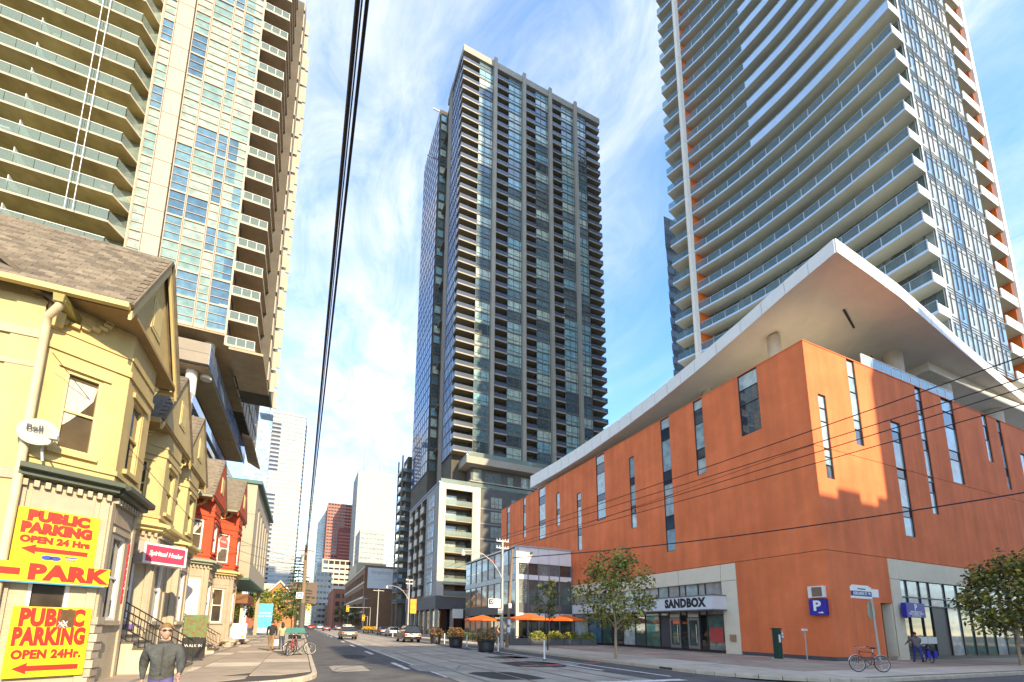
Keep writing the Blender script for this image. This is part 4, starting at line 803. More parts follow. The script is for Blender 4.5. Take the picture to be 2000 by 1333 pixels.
lpart('podium_core', MB().box(-30, -12.5, 47.5, 72, 6, 28.0), back_w)
for i in range(7):
    for j in range(4): lpart('podium_window', MB().box(-11.25, -11.2, 45.5 + i * 3.8, 48.9 + i * 3.8, 9 + j * 2.9, 11.4 + j * 2.9), [pale_gl, cream_t, blue_f][(i + j) % 3])
lpart('podium_side', MB().box(-12.4, -11.3, 45.45, 72, 6, 20.3), cream_t)
lpart('lower_canopy', MB().add([(-9.9, 66, 28.4), (-8.6, 66, 28.0), (-8.0, 74, 26.2), (-9.9, 74, 27.2), (-9.9, 66, 28.7), (-8.6, 66, 28.3), (-8.0, 74, 26.5), (-9.9, 74, 27.5)], [(0, 3, 2, 1), (4, 5, 6, 7), (0, 1, 5, 4), (1, 2, 6, 5), (2, 3, 7, 6), (3, 0, 4, 7)]), brown_s)
for i in range(9):
    for j in range(2): lpart('cream_panel', MB().box(-9.08, -8.95, 51 + i * 2.6, 52.9 + i * 2.6, 28.8 + j * 2.9, 31.2 + j * 2.9), cream_t)
for i, xx in enumerate((0.0, 0.55)):
    o = link('work_rope', MB().tube([(xx, 0, 45), (xx + 0.1, 0.1, 22), (xx + 0.2, 0.0, 0)], 0.032, 5).mesh('work_rope', wht), None, (-21.9, 42.8, 37)); tag(o, ['left one of two white work ropes down the long balconies', 'right one of two white work ropes down the long balconies'][i], 'rope', 'work ropes on the tower')
# ---- tan building past the red house
tb = thing('tan_overhang_building', 'tan panelled building whose upper floors overhang the pavement past the red houses', 'building', (-5, 46, 0))
tanm = mat('tan_panel', (0.36, 0.32, 0.23), 0.7, var=0.08, scale=0.6); grn = mat('green_copper_edge', (0.05, 0.14, 0.12), 0.5)
def tpart(name, mb, m): o = part(tb, name, mb, m); o.location = (5, -46, 0); return o
for z0, z1 in ((6.0, 9.1), (9.13, 12.3), (12.33, 15.4)):
    for x0, x1 in ((-9.5, -7.3), (-7.27, -5.02)): tpart('wall_panel', MB().box(x0, x1, 46, 46.2, z0, z1), tanm)
mb = MB(); fs_ = lambda u, v, d: (-5 - d, u, v)
hl = [(48.4 + i * 2.9, 49.6 + i * 2.9, 7.6, 13.6) for i in range(5)]
mb.wall(46, 63.5, 6, 15.4, hl, fs_, 0.2); tpart('street_wall', mb, mat('tan_stone', (0.42, 0.39, 0.32), 0.8, var=0.1))
for h in hl:
    m2 = MB(); m2.quad((-5.15, h[0], h[2]), (-5.15, h[1], h[2]), (-5.15, h[1], h[3]), (-5.15, h[0], h[3]), 0); m2.box(-5.16, -5.06, (h[0] + h[1]) / 2 - 0.05, (h[0] + h[1]) / 2 + 0.05, h[2], h[3], 1); tpart('window', m2, [dkglass, ltconc])
tpart('building_core', MB().box(-16, -5.25, 46.25, 63.4, 6.05, 15.3), back_w); tpart('roof_edge', MB().box(-9.6, -4.6, 45.8, 63.8, 15.41, 15.75), grn)
tpart('underside', MB().box(-9.5, -4.95, 46, 63.5, 5.8, 5.98), grn); tpart('ground_floor', MB().box(-16, -7.5, 46.5, 63, 0.1, 5.79), dkglass); tpart('base_column', MB().box(-5.7, -5.3, 62.4, 62.8, 0.1, 5.8), tanm)
tpart('brown_canopy', MB().box(-8.5, -4.4, 41.2, 45.7, 3.35, 4.15), mat('brown_wood', (0.20, 0.085, 0.03), 0.6, var=0.15))
tpart('entrance_frame', MB().box(-6.5, -6.2, 42, 42.3, 0.1, 3.3).box(-5, -4.8, 42, 42.3, 0.1, 3.3).box(-7.2, -7.1, 42.4, 45.6, 0.1, 3.3), pod_lt)
# ================================================================ row of Victorian houses
ylw = mat('yellow_paint', (0.57, 0.44, 0.19), 0.75, var=0.10, scale=1.6, bump=0.25, bscale=16, streak=0.14, brick=0.22)
ylw2 = mat('pale_yellow_paint', (0.55, 0.44, 0.21), 0.75, var=0.10, scale=1.6, bump=0.22, bscale=16, streak=0.14, brick=0.28)
redp = mat('red_paint', (0.52, 0.075, 0.025), 0.7, var=0.12, scale=1.6, bump=0.2, bscale=16, brick=0.3)
whp = mat('off_white_paint', (0.47, 0.405, 0.295), 0.75, var=0.08, scale=1.8, bump=0.2, bscale=18, streak=0.14, brick=0.35)
tanp = mat('tan_paint', (0.42, 0.34, 0.25), 0.75, var=0.12, scale=1.8, bump=0.2, bscale=18, streak=0.1)
trim_y = mat('yellow_trim', (0.62, 0.50, 0.22), 0.65, var=0.08, scale=3)
trim_g = mat('green_trim', (0.07, 0.09, 0.065), 0.5, var=0.1)
trim_gl = mat('grey_green_trim', (0.30, 0.34, 0.26), 0.55, var=0.08)
shin_a = mat('shingle_brown', (0.165, 0.135, 0.095), 0.9, var=0.25, scale=4, bump=0.3, bscale=90, rnd=0.32)
stone = mat('rough_stone', (0.40, 0.34, 0.26), 0.9, var=0.2, scale=3, bump=0.5, bscale=14, rnd=0.15)
iron = mat('black_iron', (0.02, 0.02, 0.02), 0.5, 0.5)
house_gl = glass('house_glass', [(0.10, 0.075, 0.045), (0.06, 0.05, 0.04), (0.12, 0.10, 0.07)], ior=1.6, wav=0.06)
curt = mat('curtain', (0.5, 0.46, 0.42), 0.9, var=0.08, scale=8)
CZ = 5.1
class Face:
    def __init__(s, p0, p1):
        s.p0 = Vector((*p0, 0)); s.d = Vector((p1[0] - p0[0], p1[1] - p0[1], 0)); s.L = s.d.length; s.d.normalize(); s.n = Vector((s.d.y, -s.d.x, 0))
    def __call__(s, u, v, d=0): q = s.p0 + s.d * u - s.n * d; return (q.x, q.y, v)
    def box(s, mb, u0, u1, v0, v1, d0, d1, m=0):
        P = [s(u0, v0, d0), s(u1, v0, d0), s(u1, v0, d1), s(u0, v0, d1), s(u0, v1, d0), s(u1, v1, d0), s(u1, v1, d1), s(u0, v1, d1)]
        mb.add(P, [(0, 1, 2, 3), (4, 7, 6, 5), (0, 4, 5, 1), (1, 5, 6, 2), (2, 6, 7, 3), (3, 7, 4, 0)], m); return mb
    def mat(s, u, v, d): return frame(s(u, v, d), s.d, s.n)
def sash(hp, F, u0, u1, z0, z1, fm, curtain=False, sill=None, label=None):
    mb = MB(); t = 0.075
    for a in ((u0, u0 + t, z0, z1), (u1 - t, u1, z0, z1), (u0 + t, u1 - t, z0, z0 + t), (u0 + t, u1 - t, z1 - t, z1)): F.box(mb, *a, 0.02, 0.14)
    zm = (z0 + z1) / 2; F.box(mb, u0 + t, u1 - t, zm - 0.03, zm + 0.03, 0.05, 0.13)
    w_ = hp('window', mb, fm)
    for a, b in ((z0 + t, zm - 0.03), (zm + 0.03, z1 - t)):
        m2 = MB(); m2.quad(F(u0 + t, a, .11), F(u1 - t, a, .11), F(u1 - t, b, .11), F(u0 + t, b, .11)); link('pane', m2.mesh('pane', house_gl), w_)
    if curtain:
        c = MB(); n = 9; L_ = []; 
        for i in range(n):
            u = u0 + t + (u1 - u0 - 2 * t) * i / (n - 1); zb = (z0 + 0.62) + (z1 - z0) * 0.42 * (i / (n - 1)) ** 1.2; L_.append((F(u, z1 - t - 0.12, 0.10 - 0.012 * (i % 2)), F(u0 + t + (u - u0 - t) * 0.92, zb, 0.10 - 0.012 * (i % 2))))
        for i in range(n - 1): c.quad(L_[i][1], L_[i + 1][1], L_[i + 1][0], L_[i][0])
        link('curtain', c.mesh('curtain', curt), w_)
    sm = MB(); F.box(sm, u0 - 0.1, u1 + 0.1, z0 - 0.13, z0 - 0.005, -0.1, 0.06); hp('window_sill', sm, sill or fm)
    return w_
def house(name, label, yc, xp, y0, y1, up, low, trim, roofparts=False, trim2=None, RZ=12.6, gap=0.28):
    EV = RZ - 3.1 if RZ > 12.5 else RZ - 2.75; q_ = EV - 9.5; xf = xp - gap; xm = xf - 1.47; H = thing(name, label, 'house', (xm, yc, 0.12)); off = (-xm, -yc, -0.12)
    def hp(nm, mb, m, **k): o = part(H, nm, mb, m, **k); o.location = off; return o
    A = Face((xm, yc - 1.82), (xf, yc - 0.91)); B = Face((xf, yc - 0.91), (xf, yc + 0.91)); D = Face((xf, yc + 0.91), (xm, yc + 1.82))
    for F, tag_ in ((A, 'a'), (B, 'b'), (D, 'd')):
        wl_, wu = ((0.5, 1.22) if F is not B else (0.5, 1.32))
        for z0, z1, hz, mm in ((0.12, CZ - 0.2, (1.7, 4.0), low), (CZ + 0.2, EV, (5.8, 7.86 + q_ * .4), up)):
            mb = MB(); hole = (wl_, wu, *hz); mb.wall(0, F.L, z0, z1, [hole], F, 0.16); hp('bay_wall', mb, mm)
            sash(hp, F, wl_, wu, *hz, (trim_y if trim2 is None else trim2) if z0 > 3 else white_panel, curtain=(F is A and z0 > 3), sill=mm)
            lm = MB(); F.box(lm, wl_ - 0.14, wu + 0.14, hz[1] + 0.02, hz[1] + 0.16, -0.06, 0.02); hp('lintel', lm, mm)
        for zb, hb, pr in ((8.25 + q_ * .6, 0.16, 0.05), (8.75 + q_ * .8, 0.07, 0.035), (CZ + 0.35, 0.12, 0.05)):
            sc = MB(); F.box(sc, -0.02, F.L + 0.02, zb, zb + hb, -pr, 0.0); hp('string_course', sc, up)
        cs = MB(); 
        for u0, u1 in ((0.02, 0.2), (F.L - 0.2, F.L - 0.02)): F.box(cs, u0, u1, 0.12, CZ - 0.35, -0.05, 0.0)
        hp('corner_strip', cs, low)
    # bay cornice: a small skirt roof over the ground floor
    for F, (m0, m1) in ((A, (0.0, 0.16)), (B, (0.1, 0.1)), (D, (0.16, 0.0))):
        mb = MB(); z = CZ - 0.2
        prof = [(0.0, 0.0, 0.38), (0.02, -0.28, 0.30), (0.10, -0.30, 0.22), (0.13, -0.40, 0.18), (0.24, -0.42, 0.08)]
        P = [(-0.0, z), (-0.26, z + 0.06), (-0.26, z + 0.16), (-0.42, z + 0.19), (-0.42, z + 0.30), (-0.02, z + 0.42)]
        pts0 = [F(-m0 * (-d) * 2.4 if m0 else 0.0, zz, d) for d, zz in P]; pts1 = [F(F.L + m1 * (-d) * 2.4, zz, d) for d, zz in P]; n = len(P)
        mb.add(pts0 + pts1, [(i, i + 1, n + i + 1, n + i) for i in range(n - 1)] + [tuple(range(n)), tuple(range(2 * n - 1, n - 1, -1))], 0); hp('bay_cornice', mb, trim)
        dn = MB(); u = 0.1
        while u < F.L - 0.1: F.box(dn, u, u + 0.09, z - 0.16, z - 0.01, -0.14, 0.0); u += 0.19
        hp('dentil_course', dn, low, kind='stuff')
        pn = MB(); F.box(pn, 0.3, F.L - 0.3, 4.25, 4.72, -0.03, 0.0); hp('frieze_panel', pn, tanp)
    # gable block with barge boards, brackets and gutter
    hw = 2.05; xb = xm - 9
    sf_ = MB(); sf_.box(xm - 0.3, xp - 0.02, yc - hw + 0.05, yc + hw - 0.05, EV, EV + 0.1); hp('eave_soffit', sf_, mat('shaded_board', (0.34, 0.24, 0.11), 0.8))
    gw = MB(); gw.add([(xf + 0.1, yc - hw + 0.1, EV + 0.1), (xf + 0.1, yc + hw - 0.1, EV + 0.1), (xf + 0.1, yc, RZ - 0.15), (xf - 0.1, yc - hw + 0.1, EV + 0.1), (xf - 0.1, yc + hw - 0.1, EV + 0.1), (xf - 0.1, yc, RZ - 0.15)], [(0, 1, 2), (5, 4, 3), (0, 3, 4, 1), (1, 4, 5, 2), (2, 5, 3, 0)]); hp('gable_wall', gw, up)
    gwn = Face((xf + 0.1, yc - 0.4), (xf + 0.1, yc + 0.4)); m3 = MB(); gwn.box(m3, 0, 0.8, 10.2 + q_, 11.2 + q_, -0.03, 0.02); hp('gable_vent', m3, trim_y)
    m3 = MB(); gwn.box(m3, 0.1, 0.7, 10.3 + q_, 11.1 + q_, -0.04, -0.03); hp('vent_board', m3, trim_y)
    for sgn in (-1, 1):
        bb = MB(); e = Vector((xp, yc + sgn * (hw + 0.08), EV - 0.06)); p = Vector((xp, yc, RZ + 0.06)); dn_ = Vector((0, 0, -0.34))
        bb.add([e, p, p + dn_, e + dn_ * 0.7, e + Vector((-0.07, 0, 0)), p + Vector((-0.07, 0, 0)), p + dn_ + Vector((-0.07, 0, 0)), e + dn_ * 0.7 + Vector((-0.07, 0, 0))], [(0, 1, 2, 3), (4, 7, 6, 5), (0, 4, 5, 1), (3, 2, 6, 7), (0, 3, 7, 4), (1, 5, 6, 2)]); hp('barge_board', bb, up if up is redp else trim_y)
        rf = MB(); xr = xb; e2 = Vector((0, yc + sgn * (hw + 0.14), EV)); r2_ = Vector((0, yc, RZ + 0.1))
        nrm = Vector((0, sgn * (RZ - EV), hw)).normalized() * 0.09
        q = [Vector((xp + 0.06, e2.y, e2.z)), Vector((xp + 0.06, yc, r2_.z)), Vector((xr, yc, r2_.z)), Vector((xr, e2.y, e2.z))]
        rf.add(q + [v + nrm for v in q], [(0, 1, 2, 3), (7, 6, 5, 4), (0, 4, 5, 1), (1, 5, 6, 2), (2, 6, 7, 3), (3, 7, 4, 0)]); hp('roof_slope', rf, shin_a)
        gt = MB(); yy = yc + sgn * (hw + 0.2); gt.extr([(-.07, -.06), (.07, -.06), (.09, .06), (-.09, .06)], (xp - 0.02, yy, EV - 0.02), (xb, yy, EV - 0.02)); hp('gutter', gt, trim_gl if up is redp else trim_y)
        br = MB()           # curved bracket under the eave corner
        F = A if sgn < 0 else D
        for i in range(7):
            a = R(90 * i / 6); c0 = (0.2 + 0.9 * math.sin(a) * 0.95, 8.95 + q_ + 0.5 * (1 - math.cos(a))); F.box(br, c0[0], c0[0] + 0.17, c0[1], c0[1] + 0.09, -0.12, 0.0)
        br.add([F(0.15, 8.8 + q_, -0.16), F(0.3, 8.8 + q_, -0.16), F(0.3, 9.1 + q_, -0.3), F(0.15, 9.1 + q_, -0.3), F(0.15, 8.8 + q_, 0), F(0.3, 8.8 + q_, 0), F(0.3, 9.1 + q_, 0), F(0.15, 9.1 + q_, 0)], [(0, 1, 2, 3), (0, 4, 5, 1), (3, 2, 6, 7), (0, 3, 7, 4), (1, 5, 6, 2)]); hp('eave_bracket', br, trim_y)
    # main body and its roof along the street
    hp('house_wall', MB().box(xm - 10, xm - 0.02, y0 + 0.02, yc - 1.82, 0.12, EV - 0.1).box(xm - 10, xm - 0.02, yc - 1.8, y1, 0.12, EV - 0.1).box(xm - 10, xm - 0.25, yc - 1.83, yc + 1.83, 0.12, EV - 0.1), low if y0 > 13 else ylw2)
    mr = MB(); xr = xm - 5.2; rz = RZ + 0.6
    for (xa, za, xc_, zc_) in ((xm + 0.35, EV - 0.35, xr, rz), (xr, rz, xm - 10.5, EV - 0.35)):
        q = [Vector((xa, y0 - 0.25, za)), Vector((xc_, y0 - 0.25, zc_)), Vector((xc_, y1 - 0.01, zc_)), Vector((xa, y1 - 0.01, za))]; u_ = Vector((0, 0, 0.14)); mr.add(q + [v + u_ for v in q], [(0, 1, 2, 3), (7, 6, 5, 4), (0, 4, 5, 1), (1, 5, 6, 2), (2, 6, 7, 3), (3, 7, 4, 0)])
    hp('main_roof', mr, shin_a)
    gm = MB(); gm.add([(xm, y0 + 0.04, EV - 0.12), (xr, y0 + 0.04, rz - 0.1), (xm - 10, y0 + 0.04, EV - 0.12)], [(0, 1, 2)]); hp('gable_end', gm, low if y0 > 13 else ylw2)
    hp('door', MB().box(xm - 0.02, xm + 0.05, y1 - 1.35, y1 - 0.4, 1.3, 3.5), mat('house_door', (0.16, 0.10, 0.07), 0.5)); hp('door_frame', MB().box(xm - 0.02, xm + 0.04, y1 - 1.5, y1 - 1.35, 1.3, 3.9).box(xm - 0.02, xm + 0.04, y1 - 0.4, y1 - 0.25, 1.3, 3.9), white_panel)
    sh_ = MB(); sh_.box(-0.165, 0.165, -0.004, 0.012, 0, 0.16); sm_ = sh_.mesh('shingle', shin_a)
    items = []
    e = Vector((0, yc - hw - 0.14, EV)); up_ = (Vector((0, yc, RZ + 0.1)) - e); ln = up_.length; up_.normalize(); nr = Vector((0, -up_.z, up_.y))
    rows = int(ln / 0.145); rs = random.Random(int(yc * 10))
    for r_ in range(rows):
        x = xp + 0.02 - (0.17 if r_ % 2 else 0.0)
        while x > xp - (4.4 if roofparts else 2.6):
            pnt = e + up_ * (r_ * 0.145) + nr * (0.095 + 0.006 * rs.random()); M = Matrix(((1, 0, 0, x - 0.17 - xm), (0, nr.y, up_.y, pnt.y - yc), (0, nr.z, up_.z, pnt.z - 0.12), (0, 0, 0, 1))); items.append(M @ T((0, 0, 0))); x -= 0.34
    pieces(H, 'shingle', items, sm_, 290 if roofparts else 0, 'shingles', key=lambda M: (M.translation - Vector((xp - 1.6 - xm, -1.5, 10.3))).length)
    return H, hp, A, B, D, xm, xf
h1, hp1, A1, B1, D1, xm1, xf1 = house('yellow_house', 'yellow painted end house with parking signs on its bay', 14.37, -4.55, 12.55, 17.28, ylw, whp, trim_g, True)
h2, hp2, A2, B2, D2, xm2, xf2 = house('yellow_house', 'pale yellow house with the pink spiritual healer sign', 19.5, -5.1, 17.3, 21.45, ylw2, whp, trim_y, RZ=11.5, gap=0.08)
h3, hp3, A3, B3, D3, xm3, xf3 = house('yellow_house', 'pale yellow house between the pink sign house and the red house', 23.3, -5.2, 21.47, 26.8, ylw2, whp, trim_y, RZ=11.5, gap=0.08)
h4, hp4, A4, B4, D4, xm4, xf4 = house('red_house', 'nearer red bay house with white ground floor', 29.2, -5.12, 26.82, 32.2, redp, whp, trim_gl, trim2=white_panel, RZ=11.5, gap=0.08)
h5, hp5, A5, B5, D5, xm5, xf5 = house('red_house', 'farther red bay house with tan ground floor beside the tan building', 34.9, -4.6, 32.22, 40.2, redp, tanp, trim_y, trim2=white_panel, RZ=12.1, gap=0.08)
# end wall of the first house: bands and a window beside the downpipe
sw1 = Face((xm1 - 6, 12.56), (xm1, 12.56))
m = MB()
for z, h_, p in ((8.35, 0.22, 0.085), (7.6, 0.12, 0.075), (4.85, 0.25, 0.10), (2.2, 0.1, 0.075)): sw1.box(m, 0, 6.0, z, z + h_, -p, 0)
hp1('wall_band', m, whp); m = MB(); sw1.box(m, 5.45, 5.98, 0.12, 9.3, -0.06, 0); hp1('corner_strip', m, ylw2)
sash(hp1, Face((xm1 - 6, 12.40), (xm1, 12.40)), 3.6, 4.9, 5.4, 7.3, trim_y)
pipe_m = mat('cream_pipe', (0.58, 0.49, 0.32), 0.6)
dp = MB(); dp.tube([(xm1 + 0.45, 12.1, 9.25), (xm1 + 0.4, 12.12, 9.05), (xm1 + 0.15, 12.3, 8.85), (xm1 + 0.1, 12.4, 8.6), (xm1 + 0.1, 12.42, 6), (xm1 + 0.1, 12.42, 0.2)], 0.085, 8); hp1('downpipe', dp, pipe_m)
m = MB(); m.extr([(-.09, -.1), (.09, -.1), (.11, .1), (-.11, .1)], (xm1 + 0.42, 12.0, 9.22), (xm1 + 0.42, 13.3, 9.22)); hp1('gutter', m, mat('olive_gutter', (0.30, 0.26, 0.08), 0.6))
# stone base blocks of the first bay
for i in range(8):
    m = MB(); B1.box(m, -0.1 + 0.02 * (i % 2), 0.34, 0.12 + i * 0.21, 0.31 + i * 0.21, -0.1 - 0.03 * (i % 3), 0.02); hp1('stone_block', m, stone)
# ---- signs on the first bay
sy = mat('sign_yellow', (0.74, 0.54, 0.008), 0.5, var=0.1, scale=2.5, streak=0.08); sr = mat('sign_red', (0.60, 0.018, 0.010), 0.5, var=0.12, scale=5)
def board(label, u0, u1, z0, z1, d, m, F=A1, th=0.05):
    mb = MB(); F.box(mb, u0, u1, z0, z1, d, d + th); o = link('wall_sign', mb.mesh('wall_sign', m)); return tag(o, label, 'sign')
def arrow(parent, F, u0, u1, zc_, h, d, m):
    mb = MB(); hd = (u1 - u0) * 0.22
    pts = [(u0, zc_), (u0 + hd, zc_ + h), (u0 + hd * 0.95, zc_ + h * 0.45), (u1, zc_ + h * 0.45), (u1, zc_ - h * 0.45), (u0 + hd * 0.95, zc_ - h * 0.45), (u0 + hd, zc_ - h)]
    mb.add([F(u, z, d) for u, z in pts] + [F(u, z, d + 0.005) for u, z in pts], [(0, 1, 2), (0, 2, 5), (2, 3, 4, 5), (0, 5, 6)]); link('arrow', mb.mesh('arrow', m), parent)
s1 = board('upper yellow public parking sign with red arrow above the park board', 0.12, 1.56, 2.98, 4.24, -0.10, sy)
for s, z, sz, sx in (('PUBLIC', 4.06, 0.31, 1.02), ('PARKING', 3.775, 0.31, 0.90), ('OPEN 24 Hrs', 3.51, 0.205, 0.98)): lettering(s1, s, sz, sr, A1.mat(0.83, z, -0.106), bold=0.028 if sz > .3 else 0.015, sx=sx, spacing=1.06)
arrow(s1, A1, 0.26, 1.42, 3.29, 0.12, -0.106, sr)
cb_ = mat('card_blue', (0.03, 0.06, 0.40), 0.5)
m = MB(); 
for uu in (0.72, 0.86): m.add([A1(uu + 0.1 * math.cos(R(a)), 3.12 + 0.055 * math.sin(R(a)), -0.106) for a in range(0, 360, 30)], [tuple(range(12))])
A1.box(m, 1.02, 1.24, 3.155, 3.185, -0.107, -0.1); link('card_logo', m.mesh('card_logo', cb_), s1)
lettering(s1, 'VISA', 0.09, cb_, A1.mat(1.13, 3.10, -0.106))
s2 = board('long yellow park board with arrow between the two parking signs', -0.30, 1.86, 2.53, 2.96, -0.30, sy); link('sign_edge', (lambda q: (A1.box(q, -0.30, 1.80, 2.495, 2.53, -0.30, -0.25), q)[1])(MB()).mesh('sign_edge', mat('edge_blue', (0.05, 0.25, 0.42), 0.5)), s2)
lettering(s2, 'PARK', 0.46, sr, A1.mat(1.10, 2.745, -0.306), bold=0.03, sx=1.14, spacing=1.08); arrow(s2, A1, -0.28, 0.30, 2.745, 0.17, -0.306, sr)
s3 = board('lower yellow public parking sign with a dark sticker over its letters', 0.32, 1.66, 0.40, 1.98, -0.14, sy)
for s, z, sz, sx in (('PUBLIC', 1.72, 0.52, 0.62), ('PARKING', 1.29, 0.52, 0.53), ('OPEN 24Hr.', 0.90, 0.26, 0.80)): lettering(s3, s, sz, sr, A1.mat(0.99, z, -0.146), bold=0.032 if sz > .3 else 0.015, sx=sx, spacing=1.08)
arrow(s3, A1, 0.45, 1.55, 0.60, 0.13, -0.146, sr)
m = MB(); A1.box(m, 1.10, 1.36, 1.52, 1.93, -0.157, -0.15); link('sticker', m.mesh('sticker', mat('sticker_brown', (0.10, 0.05, 0.015), 0.6, var=0.3, scale=9)), s3)
gm_ = MB(); rq = random.Random(5); pts = [A1(1.08 + 0.09 * (1 + math.sin(i * 1.7)), 1.50 + 0.09 * (1 + math.cos(i * 2.3)), -0.162) for i in range(16)]; gm_.tube(pts, 0.006, 4); link('scribble', gm_.mesh('scribble', wht), s3)
# ---- satellite dish
di = thing('satellite_dish', 'grey satellite dish fixed on the first bay cornice', 'dish', (-5.95, 12.35, 5.95))
dn = Vector((0.12, -0.98, 0.06)).normalized(); Md = frame((0, 0, 0), Vector((0, 0, 1)).cross(dn), dn)
m = MB(Md); m.lathe((0, 0, 0), [(0.02, -0.03), (0.2, -0.01), (0.36, 0.05), (0.37, 0.055), (0.36, 0.062), (0.2, 0.01), (0.02, -0.01)], 28, sx=1.0, sy=0.88); part(di, 'reflector', m, mat('dish_grey', (0.46, 0.44, 0.36), 0.5))
o = link('lettering', text_mesh('Bell', 0.2, mat('dish_ink', (0.03, 0.03, 0.04), 0.5), bold=0.003), di); o.matrix_basis = Md @ T((-0.06, 0.08, 0.07))
part(di, 'feed_arm', MB(Md).tube([(0.2, -0.28, 0.03), (0.34, -0.32, 0.3), (0.42, -0.26, 0.48)], 0.018, 6).box(0.36, 0.5, -0.3, -0.2, 0.42, 0.56), mat('dish_arm', (0.6, 0.57, 0.5), 0.5))
part(di, 'mast', MB().tube([(0, 0.05, 0), (0.02, 0.15, -0.25), (0.08, 0.15, -0.62)], 0.03, 7), alu)
# ---- stairs with railings between the first and second house
stp = mat('stair_paint', (0.52, 0.46, 0.34), 0.8, var=0.08, scale=2, bump=0.1); tread = mat('stair_tread', (0.13, 0.11, 0.09), 0.8)
def stairs(label, xt, xb_, ya, yb, zt, n):
    S = thing('front_stairs', label, 'stairs', (xb_, ya, 0.14)); off = (-xb_, -ya, -0.14)
    for i in range(n):
        x0 = xt + (xb_ - xt) * (0.25 + 0.75 * i / n); x1 = xt + (xb_ - xt) * (0.25 + 0.75 * (i + 1) / n); z = zt * (1 - i / n) + 0.14 * (i / n)
        o = part(S, 'step', MB().box(x0 + 0.001, x1, ya, yb, 0.14, z - 0.04), stp); o.location = off; o = part(S, 'tread', MB().box(x0 - 0.001, x1 + 0.03, ya - 0.03, yb + 0.02, z - 0.04, z), tread); o.location = off
    x0 = xt + (xb_ - xt) * 0.25; o = part(S, 'landing', MB().box(xt, x0, ya, yb, 0.14, zt), stp); o.location = off
    for y in (ya + 0.05, yb - 0.05):
        m = MB(); m.tube([(xt, y, zt + 0.95), (x0, y, zt + 0.95), (xb_, y, 1.05)], 0.022, 6); m.tube([(xt, y, zt + 0.45), (x0, y, zt + 0.45), (xb_, y, 0.55)], 0.014, 6); m.tube([(xt, y, zt + 0.12), (x0, y, zt + 0.12), (xb_, y, 0.26)], 0.014, 6)
        k = 18
        for i in range(k + 1):
            t = i / k; x = xt + (xb_ - xt) * t; zb = zt if x < x0 else zt + (0.14 - zt) * (x - x0) / (xb_ - x0); m.box(x - 0.009, x + 0.009, y - 0.009, y + 0.009, zb + 0.1, zb + 0.93)
        o = part(S, 'railing', m, iron); o.location = off
    return S
stairs('white stairs with black iron railings beside the first bay', -6.3, -3.35, 15.75, 17.35, 1.45, 7)
stairs('worn stone stairs with iron rail before the red houses', -6.6, -4.0, 25.3, 26.7, 1.3, 6)
mb_ = tag(link('bin_cupboard', MB().box(-5.6, -4.9, 15.35, 15.7, 1.35, 2.35).mesh('bin_cupboard', mat('cupboard_grey', (0.13, 0.115, 0.10), 0.7))), 'small grey cabinet at the top of the white stairs', 'cabinet')
# ---- pink shop sign
pk = mat('sign_pink', (0.62, 0.045, 0.10), 0.5, var=0.05)
AS = Face((-5.3, 17.9), (-4.22, 18.98)); ssg = MB(); AS.box(ssg, 0, 1.5, 3.72, 4.46, 0, 0.55); ps_ = tag(link('shop_sign', ssg.mesh('shop_sign', mat('sign_box_white', (0.74, 0.70, 0.72), 0.5))), 'pink and white box sign reading Spiritual Healer on the bay', 'sign')
m = MB(); AS.box(m, 0.08, 1.42, 3.80, 4.38, -0.007, 0); link('sign_face', m.mesh('sign_face', pk), ps_)
lettering(ps_, 'Spiritual Healer', 0.24, wht, AS.mat(0.75, 4.10, -0.012), bold=0.006, shear=0.25, sx=0.76)
es = Face(AS(1.5, 0, 0)[:2], AS(1.5, 0, 0.55)[:2]); m = MB(); es.box(m, 0.05, 0.5, 3.8, 4.38, -0.008, 0); link('side_face', m.mesh('side_face', mat('sign_mauve', (0.36, 0.16, 0.24), 0.5, var=0.4, scale=5)), ps_)
bn = tag(link('red_banner', MB().box(-4.86, -4.8, 15.0, 15.32, 2.2, 3.9).mesh('red_banner', mat('banner_red', (0.42, 0.02, 0.05), 0.6, var=0.1))), 'narrow dark red banner on the corner of the first bay', 'banner')
for k in range(7): lettering(bn, ('TAROT', 'PALM', 'CARDS', 'OPEN', '7 DAYS', 'WALK IN', 'TODAY')[k], 0.085, wht, frame((-4.794, 15.16, 3.55 - 0.19 * k), (0, 1, 0), (1, 0, 0)))
m = MB(); A2.box(m, 0.35, 1.4, 1.4, 1.58, -0.12, 0.0); hp2('window_sill', m, mat('violet_sill', (0.16, 0.10, 0.30), 0.6))
for Fh, hpx, lab in ((A4, hp4, 0), (A5, hp5, 1)):
    pass
wb = MB(); A4.box(wb, 0.25, 1.35, 1.9, 4.1, -0.14, -0.06); tag(link('white_board', wb.mesh('white_board', mat('board_white', (0.76, 0.73, 0.70), 0.6, var=0.03))), 'tall white menu board on the nearer red house', 'sign')
ov = MB(); ov.add([A5(0.86 + 0.24 * math.cos(R(a)), 7.2 + 0.5 * math.sin(R(a)), 0.06) for a in range(0, 360, 20)], [tuple(range(18))]); o = hp5('window_logo', ov, mat('logo_red', (0.5, 0.10, 0.08), 0.6))
lettering(h5, 'TEA', 0.2, wht, T((-xm5, -34.9, -0.12)) @ A5.mat(0.86, 7.25, 0.05))
